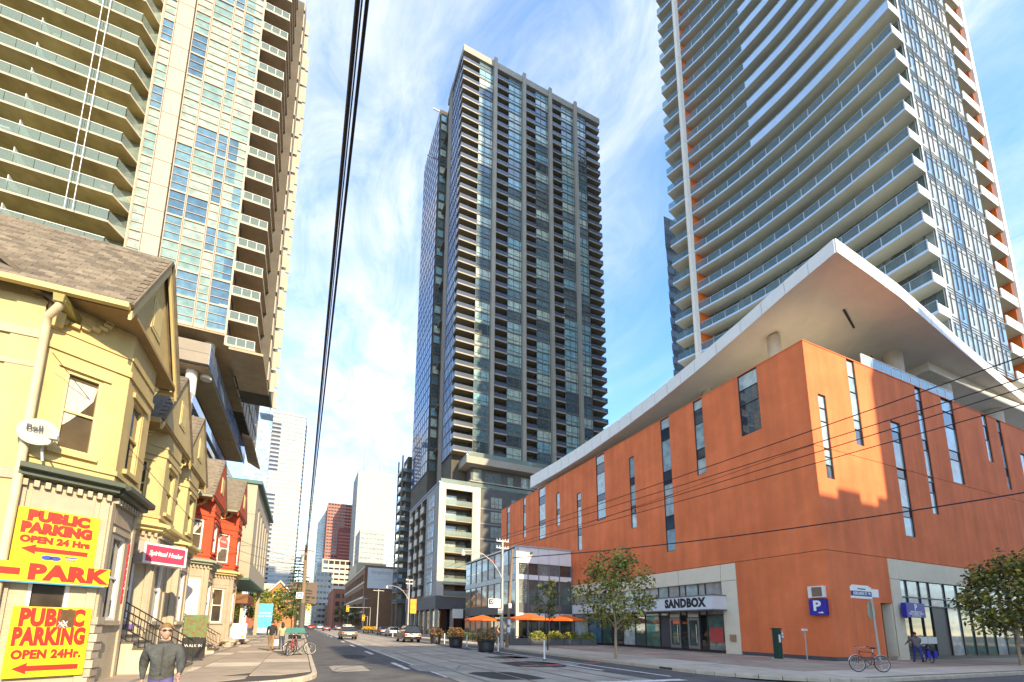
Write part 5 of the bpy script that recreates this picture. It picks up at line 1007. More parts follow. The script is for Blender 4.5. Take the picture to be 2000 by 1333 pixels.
# ================================================================ far buildings down the street
def grid_tower(name, label, x0, x1, y0, y1, z1, fl, wallm, glm, vx=0, band=0.45, street=True, parts=None):
    t = thing(name, label, 'building', ((x0 + x1) / 2, y0, 0)); off = (-(x0 + x1) / 2, -y0, 0)
    def tp_(nm, mb, m, **k): o = part(t, nm, mb, m, **k); o.location = off; return o
    tp_('glazing', MB().box(x0 + 0.2, x1 - 0.2, y0 + 0.2, y1 - 0.2, 0, z1 - 0.3), glm)
    n = int(z1 / fl)
    bm_ = MB().box(x0, x1, y0, y1, 0, fl * band); me = bm_.mesh('floor_band', wallm)
    for i in range(n + 1):
        if i * fl + fl * band <= z1 + 0.5: link('floor_band', me, t, (off[0], off[1], i * fl))
    if vx:
        m1 = MB().box(-0.3, 0.3, y0 - 0.15, y0 + 0.3, 0, z1 - 0.05).mesh('column_strip', wallm); k = int((x1 - x0) / vx)
        for i in range(k + 1): link('column_strip', m1, t, (off[0] + x0 + 0.3 + i * (x1 - x0 - 0.6) / k, off[1], 0))
        if street:
            m2 = MB().box(-0.15, 0.3, -0.3, 0.3, 0, z1 - 0.06).mesh('column_strip', wallm); k = int((y1 - y0) / vx); xs2 = x0 if x0 > 2 else x1 - 0.15
            for i in range(1, k): link('column_strip', m2, t, (off[0] + xs2, off[1] + y0 + i * (y1 - y0) / k, 0))
    tp_('roof_cap', MB().box(x0 - 0.1, x1 + 0.1, y0 - 0.1, y1 + 0.1, z1 - 0.3, z1 + 0.6), wallm)
    return t, tp_
fwhite = mat('far_white', (0.36, 0.35, 0.33), 0.6, var=0.05, scale=0.1); fred = mat('far_red_granite', (0.42, 0.15, 0.10), 0.6, var=0.1, scale=0.1); fdred = mat('far_dark_red', (0.22, 0.06, 0.05), 0.6)
fgreen = mat('far_green_frame', (0.52, 0.62, 0.58), 0.5); fbr = mat('brown_brick', (0.21, 0.115, 0.065), 0.85, var=0.15, scale=0.8, bump=0.2, bscale=6); fbr2 = mat('red_brick', (0.30, 0.11, 0.065), 0.85, var=0.15, scale=0.8)
fgl = glass('far_glass', [(0.30, 0.36, 0.42), (0.36, 0.42, 0.46)], ior=2.0, wav=0.03, cell=(.2, .2, .3)); fglb = glass('far_blue_glass', [(0.22, 0.32, 0.44), (0.34, 0.44, 0.54), (0.40, 0.48, 0.56), (0.28, 0.40, 0.5)], ior=2.2, wav=0.05, cell=(.33, .2, .33)); fgg = glass('far_green_glass', [(0.30, 0.42, 0.40), (0.36, 0.48, 0.45)], ior=2.0, cell=(.2, .2, .3)); fdk = glass('far_dark_glass', [(0.05, 0.045, 0.04), (0.08, 0.07, 0.06)], ior=1.6)
tA, pA = grid_tower('white_balcony_tower', 'far white tower with blue glass left side above the left trees', -30.5, -7.6, 330, 360, 157, 3.2, fwhite, fgl, 0, 0.62)
pA('blue_wing', MB().box(-46.9, -30.5, 331, 356, 0, 150), fglb); pA('blue_crown', MB().box(-40.6, -25.6, 336, 352, 157.6, 164.5), fglb)
for k in range(46): pA('wing_floor_line', MB().box(-47.0, -30.45, 330.9, 356, 3.2 * k + 0.2, 3.2 * k + 0.75), fwhite)
for k in range(44): pA('dark_balcony', MB().box(-30.4, -24.4, 329.7, 330.4, 10 + 3.2 * k, 11.3 + 3.2 * k), fdk) if not 26 < k < 32 else None
pA('crown_block', MB().box(-26, -11, 335, 352, 157.6, 161), fwhite)
for k in range(46): pA('edge_balcony', MB().box(-7.6, -6.8, 330.2, 334, 6 + 3.2 * k, 7.6 + 3.2 * k), fdk)
tB, pB = grid_tower('green_glass_tower', 'pale green glass tower with a thin spire left of the red tower', -1, 24, 600, 640, 172, 4.0, fgreen, fgg, 6, 0.35)
pB('spire', MB().cyl((7, 610, 172), (7, 610, 205), 0.8, 0.2, n=6), fwhite)
tR, pR = grid_tower('red_granite_tower', 'stepped red granite tower left of the white tower', 21, 57, 560, 610, 156, 4.2, fred, fdk, 3.4, 0.5)
pR('lower_block', MB().box(36, 58, 545, 560, 0, 122), fdred)
for k in range(28): pR('block_floor', MB().box(35.8, 58.2, 544.8, 545.4, 4.2 * k, 4.2 * k + 1.6), fred)
tW, pW = grid_tower('white_bank_tower', 'tall white tower with two roof masts', 48, 88.5, 480, 530, 176, 4.1, fwhite, fgl, 3.4, 0.6)
for x, h in ((58, 34), (66, 20), (76, 30)): pW('roof_mast', MB().cyl((x, 500, 176), (x, 500, 176 + h), 1.5, 0.7, n=6), mat('mast_grey', (0.35, 0.33, 0.34), 0.6))
grid_tower('white_office_block', 'lower white office block before the tall white tower', 37, 56, 330, 360, 74, 3.8, fwhite, fgl, 3, 0.6)
grid_tower('pale_glass_block', 'pale glass block right of the lower white block', 57, 72, 335, 370, 74, 3.6, fgreen, fglb, 3, 0.4)
grid_tower('slotted_white_building', 'white building with small dark windows at the far end of the street', 7, 17, 300, 340, 36, 3.9, fwhite, fdk, 2.4, 0.62)
grid_tower('cream_stepped_building', 'cream stepped building above the slotted white one', 12, 34, 350, 380, 52, 4.2, mat('far_cream', (0.66, 0.56, 0.42), 0.7), fdk, 4, 0.6)
# brown brick warehouse with billboard
bw = thing('brick_warehouse', 'brown brick warehouse with a pale billboard on its end wall', 'building', (18, 140, 0))
def bp_(nm, mb, m, **k): o = part(bw, nm, mb, m, **k); o.location = (-18, -140, 0); return o
fb = lambda u, v, d: (18 + d, u, v)
hl = [(143 + i * 5.2, 146.6 + i * 5.2, z, z + 2.4) for i in range(12) for z in (1.5, 6.4, 11.2, 16.0)]
m = MB(); m.wall(140, 208, 0.1, 21, hl, fb, 0.4); bp_('street_wall', m, fbr); bp_('end_wall', MB().box(18, 36, 140, 140.4, 0.1, 21), fbr); bp_('warehouse_core', MB().box(18.45, 36, 140.45, 208, 0.1, 20.8), back_w)
for h in hl: bp_('window', MB().quad((18.38, h[0], h[2]), (18.38, h[1], h[2]), (18.38, h[1], h[3]), (18.38, h[0], h[3])), fdk)
for z in (5.6, 10.4, 15.2, 20.2): bp_('stone_course', MB().box(17.85, 18.0, 140, 208, z, z + 0.45), pod_lt)
bp_('penthouse', MB().box(18.5, 30, 170, 200, 21, 26), mat('tan_plaster', (0.42, 0.36, 0.25), 0.8))
bb = bp_('billboard', MB().box(18.9, 27.6, 139.5, 139.9, 13.5, 20.2), mat('billboard_pale', (0.62, 0.64, 0.67), 0.6, var=0.04)); link('billboard_blue', MB().box(27.65, 30.3, 139.5, 139.9, 14.2, 20.2).mesh('billboard_blue', mat('billboard_blue', (0.05, 0.22, 0.5), 0.5, var=0.5, scale=0.5)), bb)
lettering(bb, 'Simplicity', 1.7, mat('billboard_ink', (0.30, 0.33, 0.38), 0.6), frame((23.2, 139.48, 18.8), (1, 0, 0), (0, -1, 0))); lettering(bb, 'condominium residences', 0.45, mat('billboard_ink', (0.3, 0.33, 0.38)), frame((23.2, 139.48, 16.4), (1, 0, 0), (0, -1, 0)))
rb = thing('red_brick_block', 'red brick block beyond the brown warehouse', 'building', (15, 225, 0)); rbo_ = (-15, -225, 0)
o = part(rb, 'wall', MB().box(14, 24, 225, 270, 0, 19.5), fbr2); o.location = rbo_
for z in (3, 7, 11, 15):
    for x in (15.2, 18.4, 21.6): o = part(rb, 'window', MB().box(x, x + 2, 224.8, 225.1, z, z + 2.2), fdk); o.location = rbo_
o = part(rb, 'cornice', MB().box(13.7, 24.2, 224.7, 270, 19.5, 20.3), pod_lt); o.location = rbo_
for (x0, x1, y0, z1, mm, lab) in ((-16, -4.5, 150, 9, fbr2, 'low red brick shop row past the left trees'), (-22, -5.5, 250, 22, mat('far_tan', (0.48, 0.40, 0.30), 0.8), 'tan walk-up block behind the left utility pole'), (14, 30, 290, 14, fbr, 'low brown block far down the right side'), (-14, 4, 900, 40, fwhite, 'pale block closing the far end of the street')):
    o = thing('street_block', lab, 'building', (x0, y0, 0)); part(o, 'wall', MB().box(0, x1 - x0, 0, 30, 0, z1), mm); part(o, 'parapet', MB().box(-0.2, x1 - x0 + 0.2, -0.2, 30.2, z1, z1 + 0.6), pod_lt)
    k = int((x1 - x0) / 2.6)
    for i in range(k):
        for z in range(1, int(z1 / 3.6)): part(o, 'window', MB().box(0.8 + i * 2.6, 2.2 + i * 2.6, -0.08, 0.05, z * 3.6, z * 3.6 + 1.9), fdk)
# gabled brick hall behind the left trees
gh = thing('gabled_brick_hall', 'brick hall with steep gable and arched window behind the left trees', 'building', (-5.6, 118, 0))
part(gh, 'wall', MB().prism([(-4.2, 0), (4.2, 0), (4.2, 25), (-4.2, 25)], 0, 8.2), mat('orange_brick', (0.42, 0.19, 0.08), 0.85, var=0.12, scale=1))
part(gh, 'gable', MB().add([(-4.2, 0, 8.2), (4.2, 0, 8.2), (0, 0, 12.3)], [(0, 1, 2)]), mat('orange_brick', (0.42, 0.19, 0.08)))
for s in (-1, 1):
    m = MB(); m.add([(s * 4.7, -0.4, 7.7), (0, -0.4, 12.4), (0, 25, 12.4), (s * 4.7, 25, 7.7), (s * 4.7, -0.4, 8.0), (0, -0.4, 12.75), (0, 25, 12.75), (s * 4.7, 25, 8.0)], [(0, 1, 2, 3), (4, 7, 6, 5), (0, 4, 5, 1), (3, 2, 6, 7), (0, 3, 7, 4)]); part(gh, 'roof', m, mat('slate_roof', (0.16, 0.12, 0.10), 0.9))
    m = MB(); m.add([(s * 4.8, -0.5, 7.6), (0, -0.5, 12.5), (0, -0.5, 12.1), (s * 4.6, -0.5, 7.2)], [(0, 1, 2, 3)]); part(gh, 'barge_board', m, white_panel)
part(gh, 'arched_window', MB().add([(1.5 * math.cos(R(a)), -0.05, 8.4 + 1.5 * math.sin(R(a))) for a in range(0, 181, 15)], [tuple(range(13))]), pod_lt)
part(gh, 'roof_turret', MB().prism([(2, 6), (9, 6), (9, 16), (2, 16)], 7, 13), mat('slate_roof', (0.16, 0.12, 0.10)))
# unseen blocks, added only to shade the crossing, orange wall and centre tower
sb = thing('added_shade_block', 'unseen office block added behind the viewer to shade the orange building', 'building', (18, -28, 0)); part(sb, 'wall', MB().box(0, 31, -12, 0, 0, 32), pod_lt); part(sb, 'wall', MB().box(31.01, 97, -8, 0.01, 0, 45.5), pod_lt)
for i in range(19):
    for z in range(8): part(sb, 'window', MB().box(1.5 + i * 4.4, 4 + i * 4.4, -0.05, 0.08, 1.6 + z * 4.1, 3.9 + z * 4.1), fdk)
st2 = thing('added_shade_tower', 'unseen tower added behind the curved balcony tower to shade the centre tower', 'building', (67, 43, 0)); part(st2, 'wall', MB().box(0, 40, 0, 7, 0, 168), ltconc)  # added out of sight so its shadow darkens the centre tower
for k in range(45): part(st2, 'floor_band', MB().box(-0.1, 40.1, -0.1, 7.1, 20 + k * 3.7, 21.4 + k * 3.7), fdk)

bk_ = thing('blue_balcony_block', 'sliver of a blue glass block left of the curved balcony tower', 'building', (67.4, 60, 0)); part(bk_, 'glass_crown', MB().prism([(0.1, 0), (8, 0), (25, 13), (17, 13)], 84.5, 92), fglb); part(bk_, 'wall', MB().prism([(1.0, 0.3), (8, 0.3), (25, 13), (18, 13)], 0, 84.5), fglb)
for k in range(27): part(bk_, 'balcony', MB().prism([(0.3, 0), (2.2, 0), (3.8, 1.4), (2.1, 1.4)], 2 + k * 3.05, 3.3 + k * 3.05), slab_b)
# ================================================================ trees and planting
leafA = mat('leaf_olive', (0.20, 0.20, 0.04), 0.65, var=0.35, scale=1.5); leafB = mat('leaf_dark', (0.05, 0.075, 0.02), 0.65, var=0.3, scale=1.5); leafC = mat('leaf_yellow', (0.34, 0.29, 0.04), 0.65, var=0.3, scale=1.5); leafG = mat('leaf_green', (0.09, 0.17, 0.03), 0.65, var=0.3, scale=1.5)
bark = mat('bark_grey', (0.36, 0.28, 0.17), 0.9, var=0.25, scale=6, bump=0.4, bscale=20); barkd = mat('bark_dark', (0.07, 0.055, 0.04), 0.9, var=0.25, scale=6)
def tree(label, loc, h, trunk_h, rx, rz, n, leaf, lm, group=None, r0=0.09, seed=1, bk=None, name='street_tree', lumps=9):
    rg = random.Random(seed); t = thing(name, label, 'tree', loc, group=group)
    m = MB(); ax = [Vector((0, 0, 0))]
    for i in range(1, 6): ax.append(Vector((rg.uniform(-.06, .06) * i, rg.uniform(-.06, .06) * i, (h * 0.82) * i / 5)))
    m.tube(ax, [r0, r0 * .8, r0 * .62, r0 * .45, r0 * .3, r0 * .1], 8); o = part(t, 'trunk', m, bk or bark)
    cz = trunk_h + (h - trunk_h) * 0.5; cl = []; lb = MB()
    for i in range(lumps):
        a = 2 * math.pi * i / lumps * 1.618 * 2; zf = (i + 0.5) / lumps; z = trunk_h + (h - trunk_h) * (0.06 + 0.86 * zf); rr = rx * (0.25 + 0.75 * math.sin(math.pi * min(1, (zf * 0.85 + 0.12)))) * rg.uniform(0.45, 0.75)
        c = Vector((rr * math.cos(a), rr * math.sin(a), z)); cl.append((c, rx * rg.uniform(0.26, 0.42)))
        b0 = Vector((0, 0, max(trunk_h * 0.85, z - rr * 0.9))); lb.tube([b0, (b0 + c) / 2 + Vector((0, 0, 0.08)), c], [r0 * .4, r0 * .25, r0 * .08], 5)
    link('limbs', lb.mesh('limbs', bk or bark), o)
    cm = MB()
    for i in range(n):
        c, r = cl[rg.randrange(len(cl))]
        d = Vector((rg.gauss(0, 1), rg.gauss(0, 1), rg.gauss(0, 0.8))); d = d.normalized() * r * (rg.random() ** 0.45) * rg.uniform(0.8, 1.25); p = c + d
        s = leaf * rg.uniform(0.6, 1.35); u = Vector((rg.gauss(0, 1), rg.gauss(0, 1), rg.gauss(0, .7))).normalized(); v = u.orthogonal().normalized(); v = (v * math.cos(q := rg.uniform(0, 6.28)) + u.cross(v) * math.sin(q))
        mi = rg.choices(range(len(lm)), weights=[3, 2, 1][:len(lm)])[0]
        tip = p + u * s; mid = p + u * s * 0.5 - Vector((0, 0, s * 0.12))
        cm.add([p, mid + v * s * 0.32, tip - Vector((0, 0, s * 0.25)), mid - v * s * 0.32, mid], [(0, 1, 4), (1, 2, 4), (2, 3, 4), (3, 0, 4)], mi)
    o = part(t, 'crown', cm, lm); return t
tree('broad young tree with yellowing leaves before the white entrance sign', (16.1, 19.1, .13), 6.0, 1.75, 2.35, 2.0, 3300, 0.20, [leafA, leafC, leafB], seed=4, lumps=14)
tree('thin sparse sapling in front of the glass restaurant', (16.9, 27.4, .13), 5.3, 2.3, 1.15, 1.2, 1100, 0.15, [leafB, leafA], r0=0.06, seed=9, bk=barkd, lumps=9)
tree('dense tree cut off by the right edge beside the shop glass', (38.0, 11.3, .13), 6.3, 1.9, 2.7, 2.0, 5200, 0.22, [leafA, leafB, leafC], seed=12, lumps=16)
for i, (x, y, h, rx, lab, lms) in enumerate(((-6.4, 72, 6.8, 2.6, 'bright green bushy tree nearest the tan building', [leafG, leafC, leafA]), (-4.2, 74, 7.2, 2.5, 'yellow green tree between the blue banner and the pole', [leafC, leafG, leafA]), (-1.7, 88, 8.0, 2.6, 'dark green tree directly behind the left utility pole', [leafB, leafG]), (1.2 - 2.4, 118, 10.5, 3.4, 'yellow topped tree right of the left utility pole', [leafC, leafG, leafA]), (15.9, 150, 8.5, 3.2, 'dark tree at the foot of the brown warehouse', [leafB, leafA]), (15.9, 190, 10, 3.8, 'large dark tree before the red brick block', [leafB, leafG]))):
    tree(lab, (x, y, .13), h, h * 0.28, rx, 2.0, 2600, 0.3, lms, seed=20 + i, r0=0.14, bk=barkd, group='trees along the street')
sp = thing('conifer', 'layered dark conifer rising behind the left utility pole', 'tree', (-0.9, 70, .13)); part(sp, 'trunk', MB().cyl((0, 0, 0), (0, 0, 11.5), 0.14, 0.03, n=8), barkd)
cm = MB(); rg = random.Random(31)
for k in range(15):
    z = 5.0 + k * 0.48; L_ = 2.9 * (1 - k / 16.0)
    for j in range(7):
        a = rg.uniform(0, 6.28); d = Vector((math.cos(a), math.sin(a), -0.12)); 
        for q in range(15):
            t = rg.uniform(0.25, 1); p = Vector((0, 0, z)) + d * L_ * t; s = 0.34 * rg.uniform(.6, 1.2); e = Vector((rg.uniform(-1, 1), rg.uniform(-1, 1), rg.uniform(-.25, .1))); cm.add([p, p + e * s, p + e * s * 0.8 + Vector((0, 0, -0.16 * s * 4))], [(0, 1, 2)], rg.randrange(2))
part(sp, 'crown', cm, [leafB, mat('needle_blue', (0.03, 0.06, 0.045), 0.7)])
def bush(parent, name, c, r, hh, n, leaf, lm, seed, kind=None):
    rg = random.Random(seed); m = MB()
    for i in range(n):
        a = rg.uniform(0, 6.28); q = rg.random() ** 0.5; z = rg.random(); p = Vector((c[0] + r[0] * q * math.cos(a) * (1 - 0.4 * z * z), c[1] + r[1] * q * math.sin(a) * (1 - 0.4 * z * z), c[2] + hh * z)); u = Vector((rg.gauss(0, 1), rg.gauss(0, 1), rg.gauss(.3, .8))).normalized(); v = u.orthogonal().normalized(); s = leaf * rg.uniform(.6, 1.3); mi = rg.choices(range(len(lm)), weights=[4, 2, 1.2, 1][:len(lm)])[0]
        m.add([p, p + (u + v * .45) * s * .6, p + u * s, p + (u - v * .45) * s * .6], [(0, 1, 2, 3)], mi)
    return part(parent, name, m, lm)
fl_r = mat('flower_red', (0.42, 0.05, 0.05), 0.6); fl_y = mat('flower_yellow', (0.7, 0.42, 0.02), 0.6); fl_o = mat('flower_orange', (0.62, 0.22, 0.03), 0.6)
pot = mat('black_planter', (0.025, 0.025, 0.028), 0.5)
def planter(label, x, y, s=1.0, lm=None, seed=1):
    t = thing('flower_planter', label, 'planter', (x, y, 0.012), group='planters along the bike lane')
    m = MB(); m.lathe((0, 0, 0), [(0.44 * s, 0), (0.46 * s, .05), (0.50 * s, .3), (.49 * s, .32), (.53 * s, .58), (.52 * s, .6), (.56 * s, .8), (.58 * s, .82), (.58 * s, .88), (.5 * s, .88), (.48 * s, .8)], 22); part(t, 'pot', m, pot)
    bush(t, 'foliage', (0, 0, .75), (.78 * s, .78 * s), .75 * s, 620, .15, lm or [leafB, leafA, fl_r, fl_o], seed); return t
planter('big black planter nearest the steel pole with trailing flowers', 12.05, 27.6, 1.15, seed=3); planter('middle black flower planter beside its white post', 11.95, 33.6, 1.1, seed=5); planter('farther dark planter just right of the black car', 12.3, 40.5, 1.0, seed=7)
for i, x in enumerate((12.2, 13.1, 14.0)): planter(['left one of the three yellow flower tubs past the taxi', 'middle one of the three yellow flower tubs past the taxi', 'right one of the three yellow flower tubs past the taxi'][i], x, 90, 0.8, [fl_y, leafC, fl_o], 40 + i)
for i, (x, y, lab) in enumerate(((12.25, 20.2, 'white flexible post nearest the yellowing tree'), (12.75, 27.1, 'white flexible post at the big planter'), (12.7, 33.0, 'white flexible post at the middle planter'), (12.6, 38.6, 'white flexible post before the farther planter'), (12.4, 62, 'white flexible post far behind the black car'))):
    t = thing('lane_post', lab, 'bollard', (x, y, 0.01), group='white posts of the bike lane'); part(t, 'post', MB().cyl((0, 0, 0.03), (0, 0, 1.05), 0.05, 0.045, n=10), white_panel); part(t, 'foot', MB().cyl((0, 0, 0), (0, 0, 0.05), 0.11, 0.09, n=10), pot)
# patio of the restaurant
for i in range(5):
    t = thing('patio_box', ['plant box at the left end of the patio', 'second plant box of the patio', 'third plant box of the patio', 'fourth plant box of the patio', 'plant box at the right end by the shop glass'][i], 'planter', (18.6 + i * 1.85, 34.9, .14), group='patio plant boxes'); part(t, 'box', MB().box(-.88, .88, -.25, .25, 0, .62).box(-.9, -.86, -.28, .28, 0, .66).box(.86, .9, -.28, .28, 0, .66), pod_dk)
    if i: bush(t, 'foliage', (0, 0, .55), (.95, .38), .65, 420, .22, [leafC, leafG, leafA], 60 + i)
umb_m = mat('umbrella_orange', (0.78, 0.14, 0.015), 0.7, var=0.06)
for i, (x, y) in enumerate(((20.3, 36.2), (24.5, 36.4), (19.6, 46.0))):
    t = thing('patio_umbrella', ['left orange patio umbrella beside the pole', 'right orange patio umbrella by the shop', 'far orange umbrella along the restaurant street side'][i], 'umbrella', (x, y, .14), group='orange patio umbrellas'); m = MB(); N = 8
    pts = [(2.1 * math.cos(R(45 * k + 22)), 2.1 * math.sin(R(45 * k + 22)), 2.46) for k in range(N)] + [(0, 0, 2.98)]; pb = [(p[0], p[1], p[2] - 0.16) for p in pts[:8]]
    m.add(pts, [(k, (k + 1) % N, N) for k in range(N)]); m.add(pts[:8] + pb, [(k, (k + 1) % N, 8 + (k + 1) % N, 8 + k) for k in range(N)]); part(t, 'canopy', m, umb_m); part(t, 'pole', MB().cyl((0, 0, 0), (0, 0, 3.05), .03, n=8), barkd); rb_ = MB()
    for k in range(N): rb_.cyl((0, 0, 2.9), (pts[k][0] * .97, pts[k][1] * .97, 2.42), .012, n=4)
    part(t, 'ribs', rb_, barkd); part(t, 'base', MB().cyl((0, 0, 0), (0, 0, .08), .3, n=14), iron)
fen = thing('patio_fence', 'black patio fence along the restaurant street side', 'fence', (17.6, 37, .14))
for k in range(14): part(fen, 'post', MB().box(-.03, .03, k * 1.4 - .03, k * 1.4 + .03, 0, 1.05), iron)
for z in (.15, .6, 1.02): part(fen, 'rail', MB().box(-.02, .02, 0.04, 18.2, z - .02, z + .02), iron)
bush(fen, 'hedge', (.4, 9, .1), (.4, 9), .8, 1500, .2, [leafB, leafA], 77)
for i, (x, y) in enumerate(((19.6, 37.6), (21.9, 37.4), (24.2, 37.8), (26.2, 38.6), (22.8, 39.4))):
    t = thing('patio_table', ['patio table nearest the steel pole', 'patio table under the left umbrella edge', 'patio table between the umbrellas', 'patio table by the orange wall', 'patio table against the restaurant front'][i], 'table', (x, y, .14), group='patio tables'); part(t, 'top', MB().cyl((0, 0, .71), (0, 0, .75), .4, n=16), barkd); part(t, 'leg', MB().cyl((0, 0, 0), (0, 0, .71), .04, n=8), iron)
    for s in (-1, 1):
        c = thing('patio_chair', ['patio chair at the %s side of the %s table' % (('left' if s < 0 else 'right'), ('pole side', 'left umbrella', 'middle', 'wall side', 'restaurant front')[i])][0], 'chair', (x + s * .7, y, .14), group='patio chairs'); part(c, 'seat', MB().box(-.21, .21, -.21, .21, .43, .46), iron); part(c, 'backrest', MB().box(s * .19 - .015, s * .19 + .015, -.21, .21, .55, .86), iron)
        for a in (-.18, .18):
            for b in (-.18, .18): part(c, 'leg', MB().box(a - .015, a + .015, b - .015, b + .015, 0, .43 if a * s < 0 else .86), iron)
# ================================================================ poles, wires and signs
galv = mat('galvanised', (0.46, 0.44, 0.40), 0.5, 0.4, var=0.08); wood = mat('pole_wood', (0.24, 0.17, 0.11), 0.9, var=0.25, scale=5, bump=0.3, bscale=18, stretch=(3, 3, .3)); red_arm = mat('arm_red', (0.5, 0.05, 0.04), 0.5); lampg = mat('lamp_glass', (0.75, 0.73, 0.68), 0.3)
def street_lamp(label, x, y, h=8.7, arm=3.4):
    t = thing('street_lamp', label, 'street lamp', (x, y, .14), group='street lamps on the right side'); part(t, 'pole', MB().cyl((0, 0, 0), (0, 0, h), .14, .09, n=12).cyl((0, 0, 0), (0, 0, .5), .19, .18, n=12), galv)
    a = [(0, 0, 5.4), (-.3, 0, 6.0), (-.9, 0, 6.8), (-1.7, 0, 7.35), (-2.5, 0, 7.55), (-arm, 0, 7.5)]; part(t, 'arm', MB().tube(a, [.055, .05, .045, .04, .035, .03], 7), galv)
    part(t, 'tie_rod', MB().tube([(0, 0, 6.85), (-.5, 0, 6.82), (-1.1, 0, 6.95), (-1.75, 0, 7.4)], .03, 6), red_arm)
    part(t, 'lamp', MB().lathe((-arm - .02, 0, 7.22), [(.02, -.16), (.13, -.12), (.18, 0), (.14, .12), (.06, .2), (.05, .36)], 12), lampg)
    part(t, 'cross_arm', MB().box(-.55, .55, -.04, .04, h - .18, h - .1).box(-.55, .55, -.04, .04, h - .75, h - .67), wht)
    ins = MB()
    for q in (-.5, -.25, .25, .5):
        for zz in (h - .1, h - .67): ins.lathe((q, 0, zz), [(.03, 0), (.05, .04), (.03, .1), (.045, .14), (.02, .17)], 8)
    part(t, 'insulators', ins, lampg, kind='stuff'); return t
street_lamp('street lamp on a steel pole before the glass restaurant', 14.85, 30.9)
street_lamp('street lamp with orange banner beside the grey podium', 15.1, 64.5)
o = tag(link('pole_banner', MB().box(.25, 1.2, -.03, .03, 0, 2.2).mesh('pole_banner', mat('banner_orange', (0.75, 0.33, 0.02), 0.6, var=0.25, scale=2))), 'orange banner on the lamp pole beside the podium', 'banner'); o.location = (15.1, 64.4, 3.6)
t = thing('wooden_pole', 'leaning wooden pole right of the steel street lamp', 'pole', (15.3, 30.9, .14)); part(t, 'shaft', MB().tube([(0, 0, 0), (.5, .1, 8.0)], [.13, .1], 10), wood)
for z, lab in ((3.3, 'notice'), (1.4, 'notice'), (2.0, 'notice')): part(t, lab, MB().box(-.12 + z * .06, .12 + z * .06, -.15, -.13, z - .2, z + .2), wht)
t = thing('street_sign', 'white and black regulatory sign on the steel lamp pole', 'sign', (14.1, 30.8, 3.55)); part(t, 'board', MB().box(-.5, .55, -.02, .02, -.3, .4), wht); part(t, 'emblem', MB().box(-.46, -.05, -.03, -.021, -.02, .36), ink); part(t, 'emblem_ring', MB().torus((-.25, -.035, .17), (0, 1, 0), .1, .03, 14, 5), wht); part(t, 'lower_board', MB().box(.35, .7, -.02, .02, -.85, -.38), wht); part(t, 'red_mark', MB().torus((.52, -.03, -.53), (0, 1, 0), .09, .02, 14, 5), sr); part(t, 'yellow_strip', MB().box(.36, .69, -.03, -.021, -.84, -.72), sy)
for s, q in (('ONLY', .22), ('7-9', .05)): o = lettering(t, s, .17, ink, frame((.25, -.025, q), (1, 0, 0), (0, -1, 0)))
lp_ = thing('utility_pole', 'tall utility pole on the left pavement with street car cables', 'pole', (0.05, 41, .14)); part(lp_, 'shaft', MB().cyl((0, 0, 0), (-.12, 0, 8.7), .22, .14, n=12), wood); part(lp_, 'sleeve', MB().cyl((0, 0, 0), (-.04, 0, 3.4), .27, .25, n=12), mat('pole_sleeve', (0.10, 0.09, 0.08), 0.7))
part(lp_, 'insulators', MB().lathe((-.1, -.2, 8.0), [(.05, 0), (.09, .1), (.05, .2), (.09, .3), (.04, .45)], 8).lathe((-.1, -.2, 7.3), [(.05, 0), (.09, .1), (.05, .2), (.09, .3), (.04, .45)], 8), barkd)
part(lp_, 'transformer', MB().cyl((-.35, 0, 7.1), (-.35, 0, 7.8), .2, n=12), galv); part(lp_, 'cross_arm', MB().box(-.8, .6, -.05, .05, 8.1, 8.2), wood)
t = thing('no_parking_sign', 'round red ringed sign on the left utility pole', 'sign', (-.3, 40.75, 4.2)); part(t, 'plate', MB().box(-.28, .28, -.01, .01, -.28, .28), wht); part(t, 'ring', MB().torus((0, -.02, 0), (0, 1, 0), .19, .04, 18, 5), sr)
wire_m = mat('cable_black', (0.012, 0.012, 0.02), 0.5)
def wire(label, pts, r, sag=0.0, name='overhead_cable', group='overhead cables', n=16):
    P = []
    a, b = Vector(pts[0]), Vector(pts[1])
    for i in range(n + 1):
        t = i / n; q = a.lerp(b, t); q.z -= sag * 4 * t * (1 - t); P.append(q - a)
    o = link(name, MB().tube(P, r, 6).mesh(name, wire_m), None, a); return tag(o, label, 'cable', group)
wire('thick left cable of the bundle crossing the sky to the utility pole', ((0.10, -4, 8.35), (-.08, 41, 8.25)), 0.028, .15)
wire('thick right cable of the bundle crossing the sky to the utility pole', ((0.20, -4, 8.45), (.0, 41, 8.35)), 0.022, .15)
wire('thin middle cable of the bundle crossing the sky', ((0.145, -4, 8.42), (-.04, 41, 8.3)), 0.010, .12)
for i, (xr, yr, zr, dz) in enumerate(((16.0, 3.86, 8.5, 0), (17.3, 4.23, 8.5, -.1), (17.8, 4.38, 8.5, -.62), (19.0, 4.73, 8.5, -.7))):
    wire(['highest wire', 'second wire', 'third wire', 'lowest wire'][i] + ' of four crossing the orange facade from the lamp pole', ((14.85 + (-.5, -.2, .2, .5)[i], 30.9, 8.9 + dz), (xr + (xr - 14.85) * .15, yr + (yr - 30.9) * .15, zr)), 0.016, .1)
wire('thick twisted cable low across the orange facade', ((15.8, 30.9, 7.4), (33.5, 6.5, 8.9)), 0.035, .5)
for i in range(3): wire(['upper', 'middle', 'lower'][i] + ' service wire from the red houses to the utility pole', ((-5.6, 30 + i * 2, 7.5 - .5 * i), (0, 41, 7.6 - .6 * i)), 0.014, .35)
wire('thin wire from the first house roof over its yellow bay', ((-5.9, 12.2, 7.9), (-3.6, 17.5, 5.0)), 0.008, .1)
